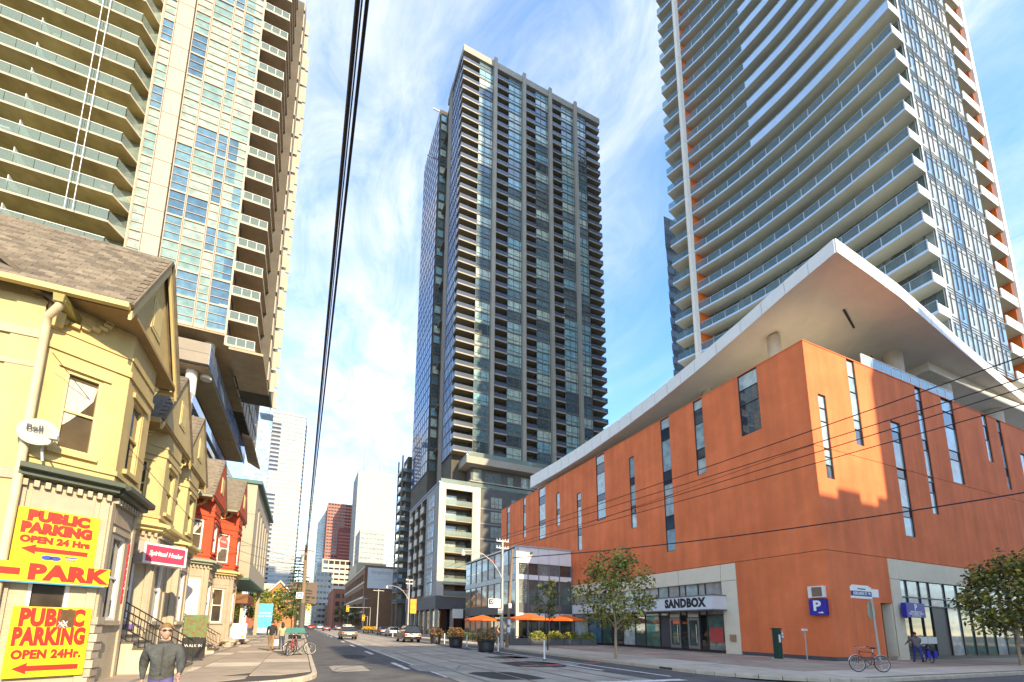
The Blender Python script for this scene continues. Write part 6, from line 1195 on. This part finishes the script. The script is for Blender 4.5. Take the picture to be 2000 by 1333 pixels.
for i in range(2): wire(['left', 'right'][i] + ' contact wire over the distant tram track', ((6.3 + i * 3.4, 48, 5.9), (6.3 + i * 3.4, 240, 5.9)), 0.016, .0)
for i in range(3): wire(['upper', 'middle', 'lower'][i] + ' wire between the two lamp poles', ((14.5 + .3 * i, 30.9, 8.8 - .5 * i), (14.9 + .2 * i, 64.5, 8.7 - .4 * i)), 0.014, .5)
for i, (x, y, h) in enumerate(((15.4, 95, 9.5), (15.4, 118, 9), (15.4, 160, 9))):
    t = thing('street_pole', ['concrete pole before the brown warehouse end wall', 'concrete pole farther along the warehouse', 'last concrete pole at the warehouse street side'][i], 'pole', (x, y, .14), group='poles along the right side'); part(t, 'shaft', MB().cyl((0, 0, 0), (0, 0, h), .16, .1, n=10), galv); part(t, 'cross_arm', MB().box(-1.2, 1.2, -.05, .05, h - .4, h - .3), galv)
tl = mat('signal_yellow', (0.75, 0.42, 0.01), 0.5)
for i, (x, y, z) in enumerate(((1.2, 92, 5.0), (9.5, 100, 5.3), (13.6, 104, 3.4))):
    t = thing('traffic_signal', ['yellow traffic signal right of the left utility pole', 'amber traffic signal hanging over the middle of the street', 'yellow traffic signal low at the right kerb'][i], 'traffic light', (x, y, z), group='traffic signals'); part(t, 'housing', MB().box(-.3, .3, -.2, .2, -.7, .7), tl); part(t, 'lens', MB().cyl((0, -.28, .42), (0, -.2, .42), .18, n=12), sr); part(t, 'lens', MB().cyl((0, -.28, 0), (0, -.2, 0), .18, n=12), sy); part(t, 'lens', MB().cyl((0, -.28, -.42), (0, -.2, -.42), .18, n=12), leafG); part(t, 'mast', MB().tube([(0, .2, 0.2), (-.3 if x < 5 else .3, .3, .3), (-1.4 if x < 5 else 14.6 - x, .3, .4), (-1.4 if x < 5 else 14.6 - x, .3, -z + .1)], .06, 6), galv)
# corner sign post with street name, stop sign seen from behind
t = thing('stop_sign_post', 'grey post with street name board and the back of a stop sign', 'sign', (23.5, 10.95, .14)); part(t, 'post', MB().cyl((0, 0, 0), (-.12, 0, 3.45), .04, n=10), galv); m = MB(); m.prism([(.42 * math.cos(R(22.5 + 45 * k)), .42 * math.sin(R(22.5 + 45 * k))) for k in range(8)], -.008, .008); me = m.mesh('stop_plate', mat('sign_back', (0.36, 0.34, 0.24), 0.5)); link('stop_plate', me, t, (-.1, .06, 2.6), rot=(R(90), 0, R(8)))
part(t, 'street_name_board', MB().box(-1.55, -.15, -.05, .0, 3.2, 3.42), mat('name_blue', (0.03, 0.05, 0.22), 0.5)); part(t, 'board_crest', MB().box(-1.58, -.12, -.045, .01, 3.42, 3.62).box(-1.45, -.3, -.045, .01, 3.62, 3.68), wht); part(t, 'board_foot', MB().box(-1.58, -.12, -.045, .01, 3.1, 3.2), wht); part(t, 'cross_board', MB().box(-.1, .45, -.03, .0, 3.2, 3.55), wht)
lettering(t, 'ADELAIDE ST. W.', .19, wht, frame((-.85, -.056, 3.31), (1, 0, 0), (0, -1, 0)), sx=.9, bold=.003); lettering(t, 'Entertainment', .1, ink, frame((-.85, -.05, 3.52), (1, 0, 0), (0, -1, 0)))
t = thing('parking_kiosk', 'dark green parking meter kiosk on the plaza', 'parking meter', (26.2, 17.0, .14)); kg = mat('kiosk_green', (0.012, 0.05, 0.04), 0.4); part(t, 'body', MB().box(-.17, .17, -.15, .15, 0, 1.75), kg); part(t, 'cap', MB().box(-.21, .21, -.19, .19, 1.75, 1.83), kg); part(t, 'sticker', MB().box(-.08, .08, -.16, -.15, 1.0, 1.45), wht); part(t, 'side_unit', MB().box(.18, .38, -.13, .1, 1.2, 1.65), galv); part(t, 'side_post', MB().box(.23, .33, -.06, .04, 0, 1.2), galv); part(t, 'base', MB().box(-.32, .6, -.28, .28, 0, .05), galv)
for z in (1.5, 1.32): part(t, 'dial', MB().cyl((.28, -.17, z), (.28, -.13, z), .06, n=12), wht)
t = thing('stand_pipe', 'short capped steel pipe by the orange wall', 'pipe', (28.3, 16.7, .14)); part(t, 'pipe', MB().cyl((0, 0, 0), (0, 0, 1.7), .035, n=8), galv); part(t, 'cap', MB().box(-.16, .16, -.08, .08, 1.7, 1.82), wht)
# left pavement things
bx_ = thing('litter_bin', 'grey bin with slanted green lid by the left kerb', 'bin', (-.25, 24.2, .14)); part(bx_, 'body', MB().box(-.45, .45, -.35, .35, .05, 1.05), mat('bin_grey', (0.20, 0.19, 0.18), 0.6)); part(bx_, 'lid', MB().add([(-.52, -.42, 1.1), (.52, -.42, 1.1), (.52, .42, 1.1), (-.52, .42, 1.1), (-.42, -.1, 1.36), (.42, -.1, 1.36), (.42, .4, 1.36), (-.42, .4, 1.36)], [(0, 3, 2, 1), (4, 5, 6, 7), (0, 1, 5, 4), (1, 2, 6, 5), (2, 3, 7, 6), (3, 0, 4, 7)]), mat('lid_green', (0.07, 0.20, 0.16), 0.5)); part(bx_, 'opening', MB().box(-.3, .3, -.36, -.35, .8, 1.0), iron)
t = thing('blue_banner_sign', 'tall pale blue banner sign at the left fence', 'sign', (-4.6, 64, .14)); part(t, 'panel', MB().box(-.9, .9, -.04, .04, .3, 4.2), mat('banner_sky', (0.10, 0.48, 0.68), 0.6, var=0.12, scale=1)); part(t, 'white_foot', MB().box(-.9, .9, -.045, .045, .3, .9), wht)
for q in (2.9, 2.5): lettering(t, 'CONDOS' if q > 2.7 else 'NOW OPEN', .32, wht, frame((0, -.05, q), (1, 0, 0), (0, -1, 0)))
t = thing('lawn_sign', 'white board sign leaning at the stone wall by the red house', 'sign', (-4.4, 35.3, .3)); part(t, 'board', MB().box(-.75, .75, -.03, .03, .25, 1.35), wht); part(t, 'stake', MB().box(-.05, .05, .03, .08, 0, 1.3), barkd); part(t, 'spot', MB().cyl((.5, -.035, .42), (.5, -.03, .42), .1, n=12), fl_y)
for q, s in ((1.12, 'NOTICE'), (.9, 'COFFEE HOUSE'), (.7, 'OPEN DAILY')): lettering(t, s, .17, mat('board_ink_red', (0.4, 0.08, 0.08), 0.6), frame((0, -.034, q), (1, 0, 0), (0, -1, 0)))
t = thing('rock_border', 'low border of pale rocks at the foot of the red houses', 'rocks', (-4.3, 33, .14)); rg = random.Random(8)
for i in range(26):
    m = MB(); s = rg.uniform(.18, .34); m.lathe((0, 0, 0), [(s * .6, 0), (s, s * .35), (s * .85, s * .75), (s * .3, s)], 7, smooth=False, sx=rg.uniform(.8, 1.4), sy=rg.uniform(.8, 1.3)); part(t, 'rock', m, stone, loc=(rg.uniform(-.6, .5), i * .27 - 2, -.03 + .14 * (i % 3)), rz=rg.uniform(0, 3))
t = thing('mural_board', 'colourful painted board with chalk board below at the stairs', 'sign', (-4.0, 20.6, .14)); part(t, 'painting', MB().box(-.42, .42, -.03, .03, .95, 1.85), mat('mural_mix', (0.04, 0.15, 0.05), 0.6, var=0.9, scale=9, col2=(0.22, 0.05, 0.03))); part(t, 'chalk_board', MB().box(-.42, .42, -.035, .03, .1, .92), mat('chalk_dark', (0.03, 0.03, 0.03), 0.8)); lettering(t, 'WALK IN', .15, wht, frame((0, -.04, .6), (1, 0, 0), (0, -1, 0)))
m = MB(); m.box(-9, -7.5, 0, 30, 0, .7); o = thing('garden_wall', 'low pale wall behind the blue banner', 'wall', (0, 50, .14)); part(o, 'wall', m, pod_lt)
# ================================================================ people
skin_m = mat('skin', (0.52, 0.29, 0.20), 0.55, var=0.06, scale=9); shoe_m = mat('shoe', (0.03, 0.028, 0.026), 0.6)
def person(name, label, loc, rz, J, cols, hair_col, glasses=False, extras=None, long_hair=False, group=None):
    """J: joints in metres (facing -y); cols: dict of materials for top, legs, skin, shoe"""
    t = thing(name, label, 'person', loc, rz, group)
    bones = []; rad = {}; co_ = []
    names = {}
    def v(n, p, r): names[n] = len(co_); co_.append(Vector(p)); rad[len(co_) - 1] = r; return names[n]
    kind = {}
    def e(a, b, k): bones.append((names[a], names[b])); kind[(names[a], names[b])] = k
    P = J
    B_ = J.get('bulk', 1.0); v('pelvis', P['pelvis'], (.155 * B_, .115 * B_)); v('waist', P['waist'], (.145 * B_ * B_, .105 * B_ * B_)); v('chest', P['chest'], (.175 * B_, .125 * B_)); v('neckb', P['neckb'], (.085, .075)); v('neck', P['neck'], (.055, .055))
    e('pelvis', 'waist', 'top'); e('waist', 'chest', 'top'); e('chest', 'neckb', 'top'); e('neckb', 'neck', 'skin')
    for s in 'lr':
        v('sh' + s, P['sh' + s], (.075 * B_, .07 * B_)); v('el' + s, P['el' + s], (.052 * B_ * B_, .052 * B_ * B_)); v('wr' + s, P['wr' + s], (.036, .032)); hd = Vector(P['wr' + s]); d = (Vector(P['hand' + s]) - hd).normalized()
        v('palm' + s, hd + d * .075, (.038, .022))
        e('chest', 'sh' + s, 'top'); e('sh' + s, 'el' + s, 'top'); e('el' + s, 'wr' + s, 'top'); e('wr' + s, 'palm' + s, 'skin')
        sd = 1 if s == 'l' else -1; side = Vector((0, -1, 0)) if abs(d.z) > .6 else Vector((0, 0, 1)); side = (side - d * side.dot(d)).normalized(); inw = d.cross(side)
        for k, (off, ln) in enumerate(((-.030, .065), (-.010, .08), (.010, .075), (.030, .06))):
            a = hd + d * .09 + side * off; v('f%d%s' % (k, s), a, (.0095, .0095)); v('g%d%s' % (k, s), a + d * ln * .55 + inw * sd * -.008, (.009, .009)); v('h%d%s' % (k, s), a + d * ln * .9 + inw * sd * -.03, (.008, .008)); e('palm' + s, 'f%d%s' % (k, s), 'skin'); e('f%d%s' % (k, s), 'g%d%s' % (k, s), 'skin'); e('g%d%s' % (k, s), 'h%d%s' % (k, s), 'skin')
        a = hd + d * .035 + side * .038; v('t0' + s, a, (.012, .012)); v('t1' + s, a + d * .04 + side * .022, (.010, .010)); e('wr' + s, 't0' + s, 'skin'); e('t0' + s, 't1' + s, 'skin')
        v('hip' + s, P['hip' + s], (.098, .098)); v('kn' + s, P['kn' + s], (.066, .066)); v('an' + s, P['an' + s], (.048, .05)); v('toe' + s, P['toe' + s], (.045, .035))
        e('pelvis', 'hip' + s, 'legs'); e('hip' + s, 'kn' + s, 'legs'); e('kn' + s, 'an' + s, 'legs'); e('an' + s, 'toe' + s, 'shoe')
    me = bpy.data.meshes.new('body'); me.from_pydata([tuple(c) for c in co_], bones, [])
    o = bpy.data.objects.new('body', me); C.objects.link(o)
    md = o.modifiers.new('skin', 'SKIN'); md.branch_smoothing = 0.6; md.use_smooth_shade = True
    sv = me.skin_vertices[0].data
    for i, r in rad.items(): sv[i].radius = r; sv[i].use_root = (i == 0)
    sb_ = o.modifiers.new('sub', 'SUBSURF'); sb_.levels = 1; sb_.render_levels = 1
    dg = bpy.context.evaluated_depsgraph_get(); me2 = bpy.data.meshes.new_from_object(o.evaluated_get(dg)); bpy.data.objects.remove(o, do_unlink=True)
    order = ['top', 'legs', 'skin', 'shoe']; mats_ = [cols[k] for k in order]
    # head: one shaped shell joined into the same body mesh
    hc = Vector(P['head']); bm = bmesh.new(); bm.from_mesh(me2)
    segs = [(b, kind[b]) for b in bones]
    for f in bm.faces:
        c = f.calc_center_median(); best = None
        for (i, j), k in segs:
            a, b = co_[i], co_[j]; ab = b - a; tt = max(0, min(1, (c - a).dot(ab) / max(ab.length_squared, 1e-9))); dd = (c - (a + ab * tt)).length - 0.6 * (rad[i][0] * (1 - tt) + rad[j][0] * tt)
            if best is None or dd < best[0]: best = (dd, k)
        k = best[1]
        if k == 'top' and c.z < co_[names['pelvis']].z - 0.06: k = 'legs'
        f.material_index = order.index(k); f.smooth = True
    yaw = P.get('yaw', 0.0); cy, sy_ = math.cos(yaw), math.sin(yaw)
    def hp_(p): return hc + Vector((p[0] * cy - p[1] * sy_, p[0] * sy_ + p[1] * cy, p[2]))
    N, K = 16, 14; ring = []
    for k in range(K + 1):
        ph = math.pi * k / K; z = math.cos(ph) * .118; rr = math.sin(ph); row = []
        for i in range(N):
            a = 2 * math.pi * i / N; x = math.cos(a) * .074 * rr; y = math.sin(a) * .094 * rr
            if z < 0: x *= 1 + z * 2.2; y = y * (1 + z * 1.0) - .012 * (-z / .118)
            fr_ = max(0, -math.sin(a))
            if fr_ > .93 and -.035 < z < .02: y -= .020 * (1 - abs(z + .012) / .03) if abs(z + .012) < .03 else 0     # nose
            if fr_ > .75 and .012 < z < .035: y += .006                                                             # eye line
            if fr_ > .8 and -.07 < z < -.045: y -= .004                                                              # lips
            if fr_ > .8 and z < -.09: y -= .008                                                                      # chin
            if abs(math.cos(a)) > .9 and -.03 < z < .03: x *= 1.12                                                   # ears
            row.append(bm.verts.new(hp_((x, y, z))))
        ring.append(row)
    for k in range(K):
        for i in range(N):
            try:
                f = bm.faces.new((ring[k][i], ring[k + 1][i], ring[k + 1][(i + 1) % N], ring[k][(i + 1) % N])); f.material_index = 2; f.smooth = True
            except ValueError: pass
    bm.normal_update(); me3 = bpy.data.meshes.new('body'); bm.to_mesh(me3); bm.free()
    for m_ in mats_: me3.materials.append(m_)
    link('body', me3, t)
    # hair cap
    hm = MB(); K2 = 9; rows = []; rgh = random.Random(3)
    for k in range(K2 + 1):
        ph = R(100) * k / K2; row = []
        for i in range(N):
            a = 2 * math.pi * i / N; fr_ = -math.sin(a); lim = 1.0 if fr_ < .25 else (.62 if fr_ > .6 else .75); p2 = ph * lim * (1.25 if long_hair and fr_ < 0 else 1.0); w_ = 1.15 + rgh.uniform(-.015, .02); row.append(hp_((math.cos(a) * .074 * math.sin(p2) * w_, math.sin(a) * .094 * math.sin(p2) * w_ + .004, math.cos(p2) * .118 * (1.10) + .004)))
        rows.append(row)
    pts = [q for r_ in rows for q in r_]; hm.add(pts, [(k * N + i, (k + 1) * N + i, (k + 1) * N + (i + 1) % N, k * N + (i + 1) % N) for k in range(K2) for i in range(N)], 0, True)
    if long_hair: hm.lathe(hp_((0, .05, -.06)), [(.05, -.22), (.09, -.1), (.1, .05), (.07, .12)], 10, sy=.6)
    part(t, 'hair', hm, mat('hair_' + name + str(int(hair_col[0] * 100)), hair_col, 0.6, var=0.2, scale=30))
    if glasses:
        g = MB()
        for s in (-1, 1): g.add([hp_((s * .034 + .026 * math.cos(R(q)), -.102, .02 + .017 * math.sin(R(q)))) for q in range(0, 360, 40)] + [hp_((s * .034 + .026 * math.cos(R(q)), -.094, .02 + .017 * math.sin(R(q)))) for q in range(0, 360, 40)], [tuple(range(9))] + [(i, (i + 1) % 9, 9 + (i + 1) % 9, 9 + i) for i in range(9)])
        for s in (-1, 1): g.tube([hp_((s * .058, -.096, .024)), hp_((s * .082, -.05, .026)), hp_((s * .086, .02, .022))], .004, 4)
        g.tube([hp_((-.012, -.104, .024)), hp_((.012, -.104, .024))], .004, 4); part(t, 'sunglasses', g, iron)
    return t
def pose(h=1.72, stride=.3, arm=(.25, -.25), bend=.25, lean=0.0, yaw=0.0, bulk=1.08):
    k = h / 1.75; J = {'pelvis': (0, 0, .95), 'waist': (0, -.01 - lean * .12, 1.10), 'chest': (0, -lean * .3, 1.32), 'neckb': (0, -lean * .42, 1.47), 'neck': (0, -.005 - lean * .48, 1.54), 'head': (0, -.02 - lean * .55, 1.635), 'yaw': yaw, 'bulk': bulk}
    for s, sg in (('l', 1), ('r', -1)):
        ph = stride * sg; a = arm[0 if s == 'l' else 1]
        J['sh' + s] = (sg * .195, .01 - lean * .36, 1.41); J['el' + s] = (sg * .255, .01 - lean * .36 - math.sin(a) * .29, 1.41 - math.cos(a) * .29); E = J['el' + s]; q = a + bend; J['wr' + s] = (sg * .25, E[1] - math.sin(q) * .25, E[2] - math.cos(q) * .25); J['hand' + s] = (sg * .245, J['wr' + s][1] - math.sin(q) * .1, J['wr' + s][2] - math.cos(q) * .1)
        J['hip' + s] = (sg * .095, 0, .88); J['kn' + s] = (sg * .1, -math.sin(ph) * .42 - .03, .47 + .02); J['an' + s] = (sg * .1, -math.sin(ph) * .72 + (.02 if ph > 0 else .06), .09 + (0 if ph > 0 else .05)); J['toe' + s] = (sg * .115, J['an' + s][1] - .16, .045 + (0 if ph > 0 else .0))
    for n, p in J.items():
        if n not in ('yaw', 'bulk'): J[n] = tuple(c * k for c in p)
    return J
jk = mat('jacket_charcoal', (0.07, 0.074, 0.07), 0.85, var=0.3, scale=6, bump=0.9, bscale=9, bdist=0.05); vio = mat('trouser_violet', (0.11, 0.085, 0.27), 0.8, var=0.2, scale=6)
man = person('person', 'walking person in dark zip jacket, violet trousers and sunglasses', (-1.87, 7.75, 0.0), R(8), pose(1.66, .42, (.42, -.45), .45, .1, .25, 1.14), dict(top=jk, legs=vio, skin=skin_m, shoe=shoe_m), (0.20, 0.11, 0.04), glasses=True)
part(man, 'zip', MB().box(-.008, .008, -.178, -.150, .95, 1.33), mat('zip_grey', (0.03, 0.03, 0.03), 0.5)); part(man, 'collar', MB().torus((0, -.005, 1.385), (0, .2, 1), .078, .022, 16, 6), jk)
person('person', 'person from behind in black jacket and tan trousers on the pavement', (-1.5, 27.0, .14), R(180), pose(1.72, .28, (.2, -.2), .2), dict(top=mat('jacket_black', (0.022, 0.022, 0.024), 0.8), legs=mat('trouser_tan', (0.27, 0.17, 0.08), 0.8), skin=skin_m, shoe=shoe_m), (0.03, 0.025, 0.02), group='walkers on the left pavement')
wm = person('person', 'long haired person carrying a white bag beside the black jacket walker', (-1.0, 28.2, .14), R(185), pose(1.62, -.22, (.1, -.1), .1), dict(top=mat('top_cream', (0.42, 0.36, 0.22), 0.8), legs=mat('jeans', (0.06, 0.07, 0.10), 0.8), skin=skin_m, shoe=shoe_m), (0.035, 0.02, 0.012), long_hair=True, group='walkers on the left pavement')
m = MB(); m.prism([(-.16, -.06), (.16, -.06), (.14, .06), (-.14, .06)], 0.25, .62); bg_ = tag(link('carrier_bag', m.mesh('carrier_bag', mat('bag_white', (0.66, 0.70, 0.68), 0.6))), 'white carrier bag held by the long haired walker', 'bag'); bg_.location = (-1.27, 28.2, .14)
person('person', 'distant person in red top near the left trees', (-3.1, 60, .14), R(170), pose(1.7, .2), dict(top=mat('top_red', (0.45, 0.04, 0.03), 0.8), legs=mat('jeans', (0.06, 0.07, 0.10)), skin=skin_m, shoe=shoe_m), (0.04, 0.03, 0.02), group='walkers on the left pavement')
person('person', 'distant person in pale shirt just right of the red top walker', (-2.4, 64, .14), R(170), pose(1.75, .2), dict(top=mat('top_pale', (0.5, 0.5, 0.5), 0.8), legs=mat('jeans', (0.06, 0.07, 0.10)), skin=skin_m, shoe=shoe_m), (0.04, 0.03, 0.02), group='walkers on the left pavement')
for i, (x, y, c) in enumerate(((16.6, 33.2, (0.10, 0.17, 0.33)), (16.2, 34.6, (0.45, 0.22, 0.12)))):
    J = pose(1.7, 0, (.5, .5), .9)
    person('person', ['person in blue shirt standing at the patio fence', 'person in orange brown top left of the blue shirt person'][i], (x, y, .14), R((-80, 60)[i]), J, dict(top=mat('shirt%d' % i, c, .8), legs=mat('jeans', (0.06, 0.07, 0.10)), skin=skin_m, shoe=shoe_m), (0.05, 0.03, 0.02), group='people at the patio')
# ================================================================ bicycles
def bicycle(label, loc, rz, colr, group=None, lean=0.0, fender=False, panniers=None):
    t = thing('bicycle', label, 'bicycle', loc, rz, group); t.rotation_euler = (lean, 0, rz)
    fm = mat('bike_paint_%d%d%d' % tuple(int(c * 99) for c in colr), colr, 0.4, 0.2); tyre = mat('tyre', (0.018, 0.018, 0.018), 0.8); rim = mat('rim_alloy', (0.6, 0.58, 0.55), 0.35, 0.8)
    for x in (-.52, .52):
        w_ = part(t, 'wheel', MB().torus((x, 0, .34), (0, 1, 0), .325, .02, 30, 6), tyre); link('rim', MB().torus((x, 0, .34), (0, 1, 0), .30, .012, 30, 5).mesh('rim', rim), w_); sp_ = MB()
        for k in range(14): a = 2 * math.pi * k / 14; sp_.cyl((x, .015 * (-1) ** k, .34), (x + .295 * math.cos(a), 0, .34 + .295 * math.sin(a)), .0035, n=3, caps=False)
        sp_.cyl((x, -.04, .34), (x, .04, .34), .022, n=8); link('spokes', sp_.mesh('spokes', rim), w_)
    f = MB(); bb_ = (-.06, 0, .29); st = (-.2, 0, .80); hd = (.34, 0, .84); hl_ = (.38, 0, .70)
    for a, b, r in ((bb_, st, .017), (bb_, hl_, .02), (st, hd, .017), (bb_, (-.52, .05, .34), .01), (bb_, (-.52, -.05, .34), .01), (st, (-.52, .05, .34), .009), (st, (-.52, -.05, .34), .009), ((.33, 0, .9), hl_, .02), (hl_, (.52, .05, .34), .012), (hl_, (.52, -.05, .34), .012)): f.cyl(a, b, r, n=7)
    part(t, 'frame', f, fm); part(t, 'seat_post', MB().cyl(st, (-.235, 0, .95), .013, n=7), rim); part(t, 'saddle', MB().lathe((-.24, 0, .95), [(.03, 0), (.11, .02), (.12, .05), (.06, .075)], 12, sx=1.25, sy=.7), pot)
    part(t, 'handlebar', MB().tube([(.2, .31, 1.04), (.34, .28, 1.02), (.39, .1, 1.0), (.35, 0, .97), (.39, -.1, 1.0), (.34, -.28, 1.02), (.2, -.31, 1.04)], .012, 6).cyl((.33, 0, .9), (.35, 0, .99), .014, n=6), rim)
    part(t, 'grip', MB().cyl((.2, .31, 1.04), (.3, .29, 1.03), .018, n=7), pot); part(t, 'grip', MB().cyl((.2, -.31, 1.04), (.3, -.29, 1.03), .018, n=7), pot)
    part(t, 'chain_ring', MB().torus((-.06, -.05, .29), (0, 1, 0), .085, .008, 18, 4), rim); part(t, 'crank', MB().cyl((-.06, -.06, .29), (.06, -.07, .2), .01, n=5).box(.03, .11, -.13, -.07, .185, .205), iron); part(t, 'crank', MB().cyl((-.06, .06, .29), (-.18, .07, .38), .01, n=5).box(-.23, -.15, .07, .13, .37, .39), iron)
    if fender:
        for x, s in ((-.52, 1), (.52, 1)): part(t, 'mudguard', MB().tube([(x + .36 * math.cos(R(q)), 0, .34 + .36 * math.sin(R(q))) for q in range(20 if x > 0 else 40, 170, 15)], .018, 5), rim)
    if panniers: part(t, 'pannier', MB().prism([(-.72, .07), (-.32, .07), (-.32, .2), (-.72, .2)], .3, .68), panniers); part(t, 'pannier', MB().prism([(-.72, -.2), (-.32, -.2), (-.32, -.07), (-.72, -.07)], .3, .68), panniers); part(t, 'carrier', MB().box(-.75, -.25, -.07, .07, .7, .72), iron)
    return t
bicycle('old red bicycle locked to the street sign post', (22.3, 10.75, .14), R(158), (0.22, 0.05, 0.03), fender=True, lean=R(4))
bpx = mat('pannier_blue', (0.03, 0.03, 0.42), 0.7)
bicycle('bicycle with blue bags pushed along the cream wall', (34.0, 13.6, .14), R(38), (0.03, 0.03, 0.30), panniers=bpx)
bm_ = person('person', 'person in grey sweater and blue jeans pushing the bagged bicycle', (33.35, 13.75, .14), R(180 - 42), pose(1.74, .25, (.75, .6), .35, .12), dict(top=mat('sweater_grey', (0.15, 0.13, 0.125), 0.85), legs=mat('jeans_blue', (0.03, 0.045, 0.20), 0.8), skin=skin_m, shoe=shoe_m), (0.035, 0.022, 0.015))
bicycle('red bicycle leaning at the green lidded bin', (-.35, 23.4, .14), R(72), (0.42, 0.03, 0.03), lean=R(6), group='bicycles at the bin')
bicycle('grey bicycle with its wheel over the kerb by the bin', (.05, 23.6, .14), R(20), (0.06, 0.06, 0.07), lean=R(-5), group='bicycles at the bin')
# ================================================================ cars
car_gl = glass('car_glass', [(0.02, 0.022, 0.025)], ior=1.6, wav=0.0); tail_m = mat('tail_lamp', (0.55, 0.02, 0.015), 0.3, emit=0.5); chrome = mat('chrome', (0.6, 0.6, 0.6), 0.25, 0.9); rub = mat('car_rubber', (0.015, 0.015, 0.015), 0.8)
def car(label, loc, rz, colr, suv=False, taxi=False, light=0.0, group='cars on the street'):
    t = thing('car', label, 'car', loc, rz, group); paint = mat('car_paint_%d_%d_%d' % tuple(int(c * 99) for c in colr), colr, 0.25, 0.15, var=0.03); L_, W_ = 4.6, .9; zt = 1.72 if suv else 1.44
    prof = [(-L_ / 2, .32), (-L_ / 2 - .03, .62), (-L_ / 2 + .06, .92), (-L_ / 2 + .5, 1.0), (-1.2, 1.0), (1.0, .98), (1.55, .9), (2.2, .78), (L_ / 2, .6), (L_ / 2 - .02, .3)]   # rear at -y end
    m = MB(); n = len(prof); secs = [(-W_, .94), (-W_ * .97, 1.0), (W_ * .97, 1.0), (W_, .94)]; pts = []
    xsn = [-W_, -W_ + .07, W_ - .07, W_]
    for i, x in enumerate(xsn):
        for (y, z) in prof: k = 1.0 if i in (1, 2) else .955; pts.append((x, y * (1.0 if i in (1, 2) else .965), .3 + (z - .3) * k))
    fs = [(i * n + j, i * n + (j + 1) % n, (i + 1) * n + (j + 1) % n, (i + 1) * n + j) for i in range(3) for j in range(n)] + [tuple(range(n)), tuple(range(4 * n - 1, 3 * n - 1, -1))]
    m.add(pts, fs); part(t, 'body', m, paint)
    r0 = [(-1.95 if not suv else -2.15, 1.0), (-1.25 if not suv else -1.9, zt - .05), (-.9, zt), (.1, zt - .02), (.95, 1.0)]; g = MB(); n2 = len(r0); P2 = []
    for x0, x1 in ((-.84, -.62), (.84, .62)): P2 += [((x0 if z < 1.05 else x1), y, z) for y, z in r0]
    g.add(P2, [tuple(range(n2)), tuple(range(2 * n2 - 1, n2 - 1, -1))] + [(j, j + 1, n2 + j + 1, n2 + j) for j in range(n2 - 1)]); part(t, 'cabin_glass', g, car_gl)
    rf = MB(); rf.box(-.6, .6, r0[1][0] - .02, r0[3][0] + .05, zt - .03, zt + .03); part(t, 'roof', rf, paint)
    for s in (-1, 1):
        part(t, 'pillar', MB().cyl((s * .83, r0[0][0], 1.0), (s * .62, r0[1][0], zt - .03), .04, n=5), paint); part(t, 'pillar', MB().cyl((s * .83, r0[4][0], 1.0), (s * .62, r0[3][0], zt - .03), .035, n=5), paint)
        part(t, 'tail_light', MB().box(s * .58, s * .86, -L_ / 2 - .035, -L_ / 2 + .12, .68, .86), tail_m); part(t, 'headlight', MB().box(s * .55, s * .84, L_ / 2 - .14, L_ / 2 + .02, .55, .7), lampg); part(t, 'mirror', MB().box(s * .9, s * 1.06, .78, .92, .96, 1.1), paint)
        for y in (-1.42, 1.42):
            w_ = part(t, 'wheel', MB().cyl((s * .68, y, .32), (s * .9, y, .32), .32, n=20), rub); link('rim', MB().cyl((s * .895, y, .32), (s * .91, y, .32), .2, n=14).mesh('rim', chrome), w_)
    part(t, 'bumper', MB().box(-.86, .86, -L_ / 2 - .08, -L_ / 2 + .02, .34, .52), rub if not taxi else paint); part(t, 'plate', MB().box(-.26, .26, -L_ / 2 - .095, -L_ / 2 - .08, .58, .72), wht); part(t, 'front_bumper', MB().box(-.86, .86, L_ / 2 - .04, L_ / 2 + .06, .32, .5), rub)
    if taxi: part(t, 'roof_rack', MB().box(-.6, .6, -.9, -.8, zt + .03, zt + .1).box(-.6, .6, -.1, 0, zt + .03, zt + .1).box(-.62, -.56, -1.2, .2, zt + .08, zt + .12).box(.56, .62, -1.2, .2, zt + .08, zt + .12), chrome); part(t, 'roof_light', MB().box(-.3, .3, -.55, -.35, zt + .03, zt + .22), wht)
    return t
car('dark sedan with roof rack in the middle lane', (5.25, 53.5, .01), 0, (0.06, 0.06, 0.05), taxi=True)
car('black car with glowing tail lights beside the planters', (10.75, 45.6, .01), 0, (0.012, 0.012, 0.014), suv=True)
car('dark red car farther down the left lanes', (6.2, 118, .01), 0, (0.22, 0.02, 0.02)); car('distant red car behind the left utility pole', (3.0, 150, .01), 0, (0.35, 0.03, 0.03)); car('distant orange car right of the red one', (4.2, 178, .01), 0, (0.5, 0.16, 0.02), suv=True); car('distant white car between the red ones', (6.4, 165, .01), 0, (0.7, 0.7, 0.7)); car('white van just beyond the dark sedan', (7.4, 78, .01), 0, (0.6, 0.58, 0.54), suv=True); car('silver car parked along the right kerb', (13.9, 70, .01), 0, (0.35, 0.36, 0.38)); car('dark car parked past the silver one', (13.9, 78.5, .01), 0, (0.03, 0.03, 0.04)); car('small far car in the right lane', (10.4, 135, .01), 0, (0.1, 0.1, 0.11))
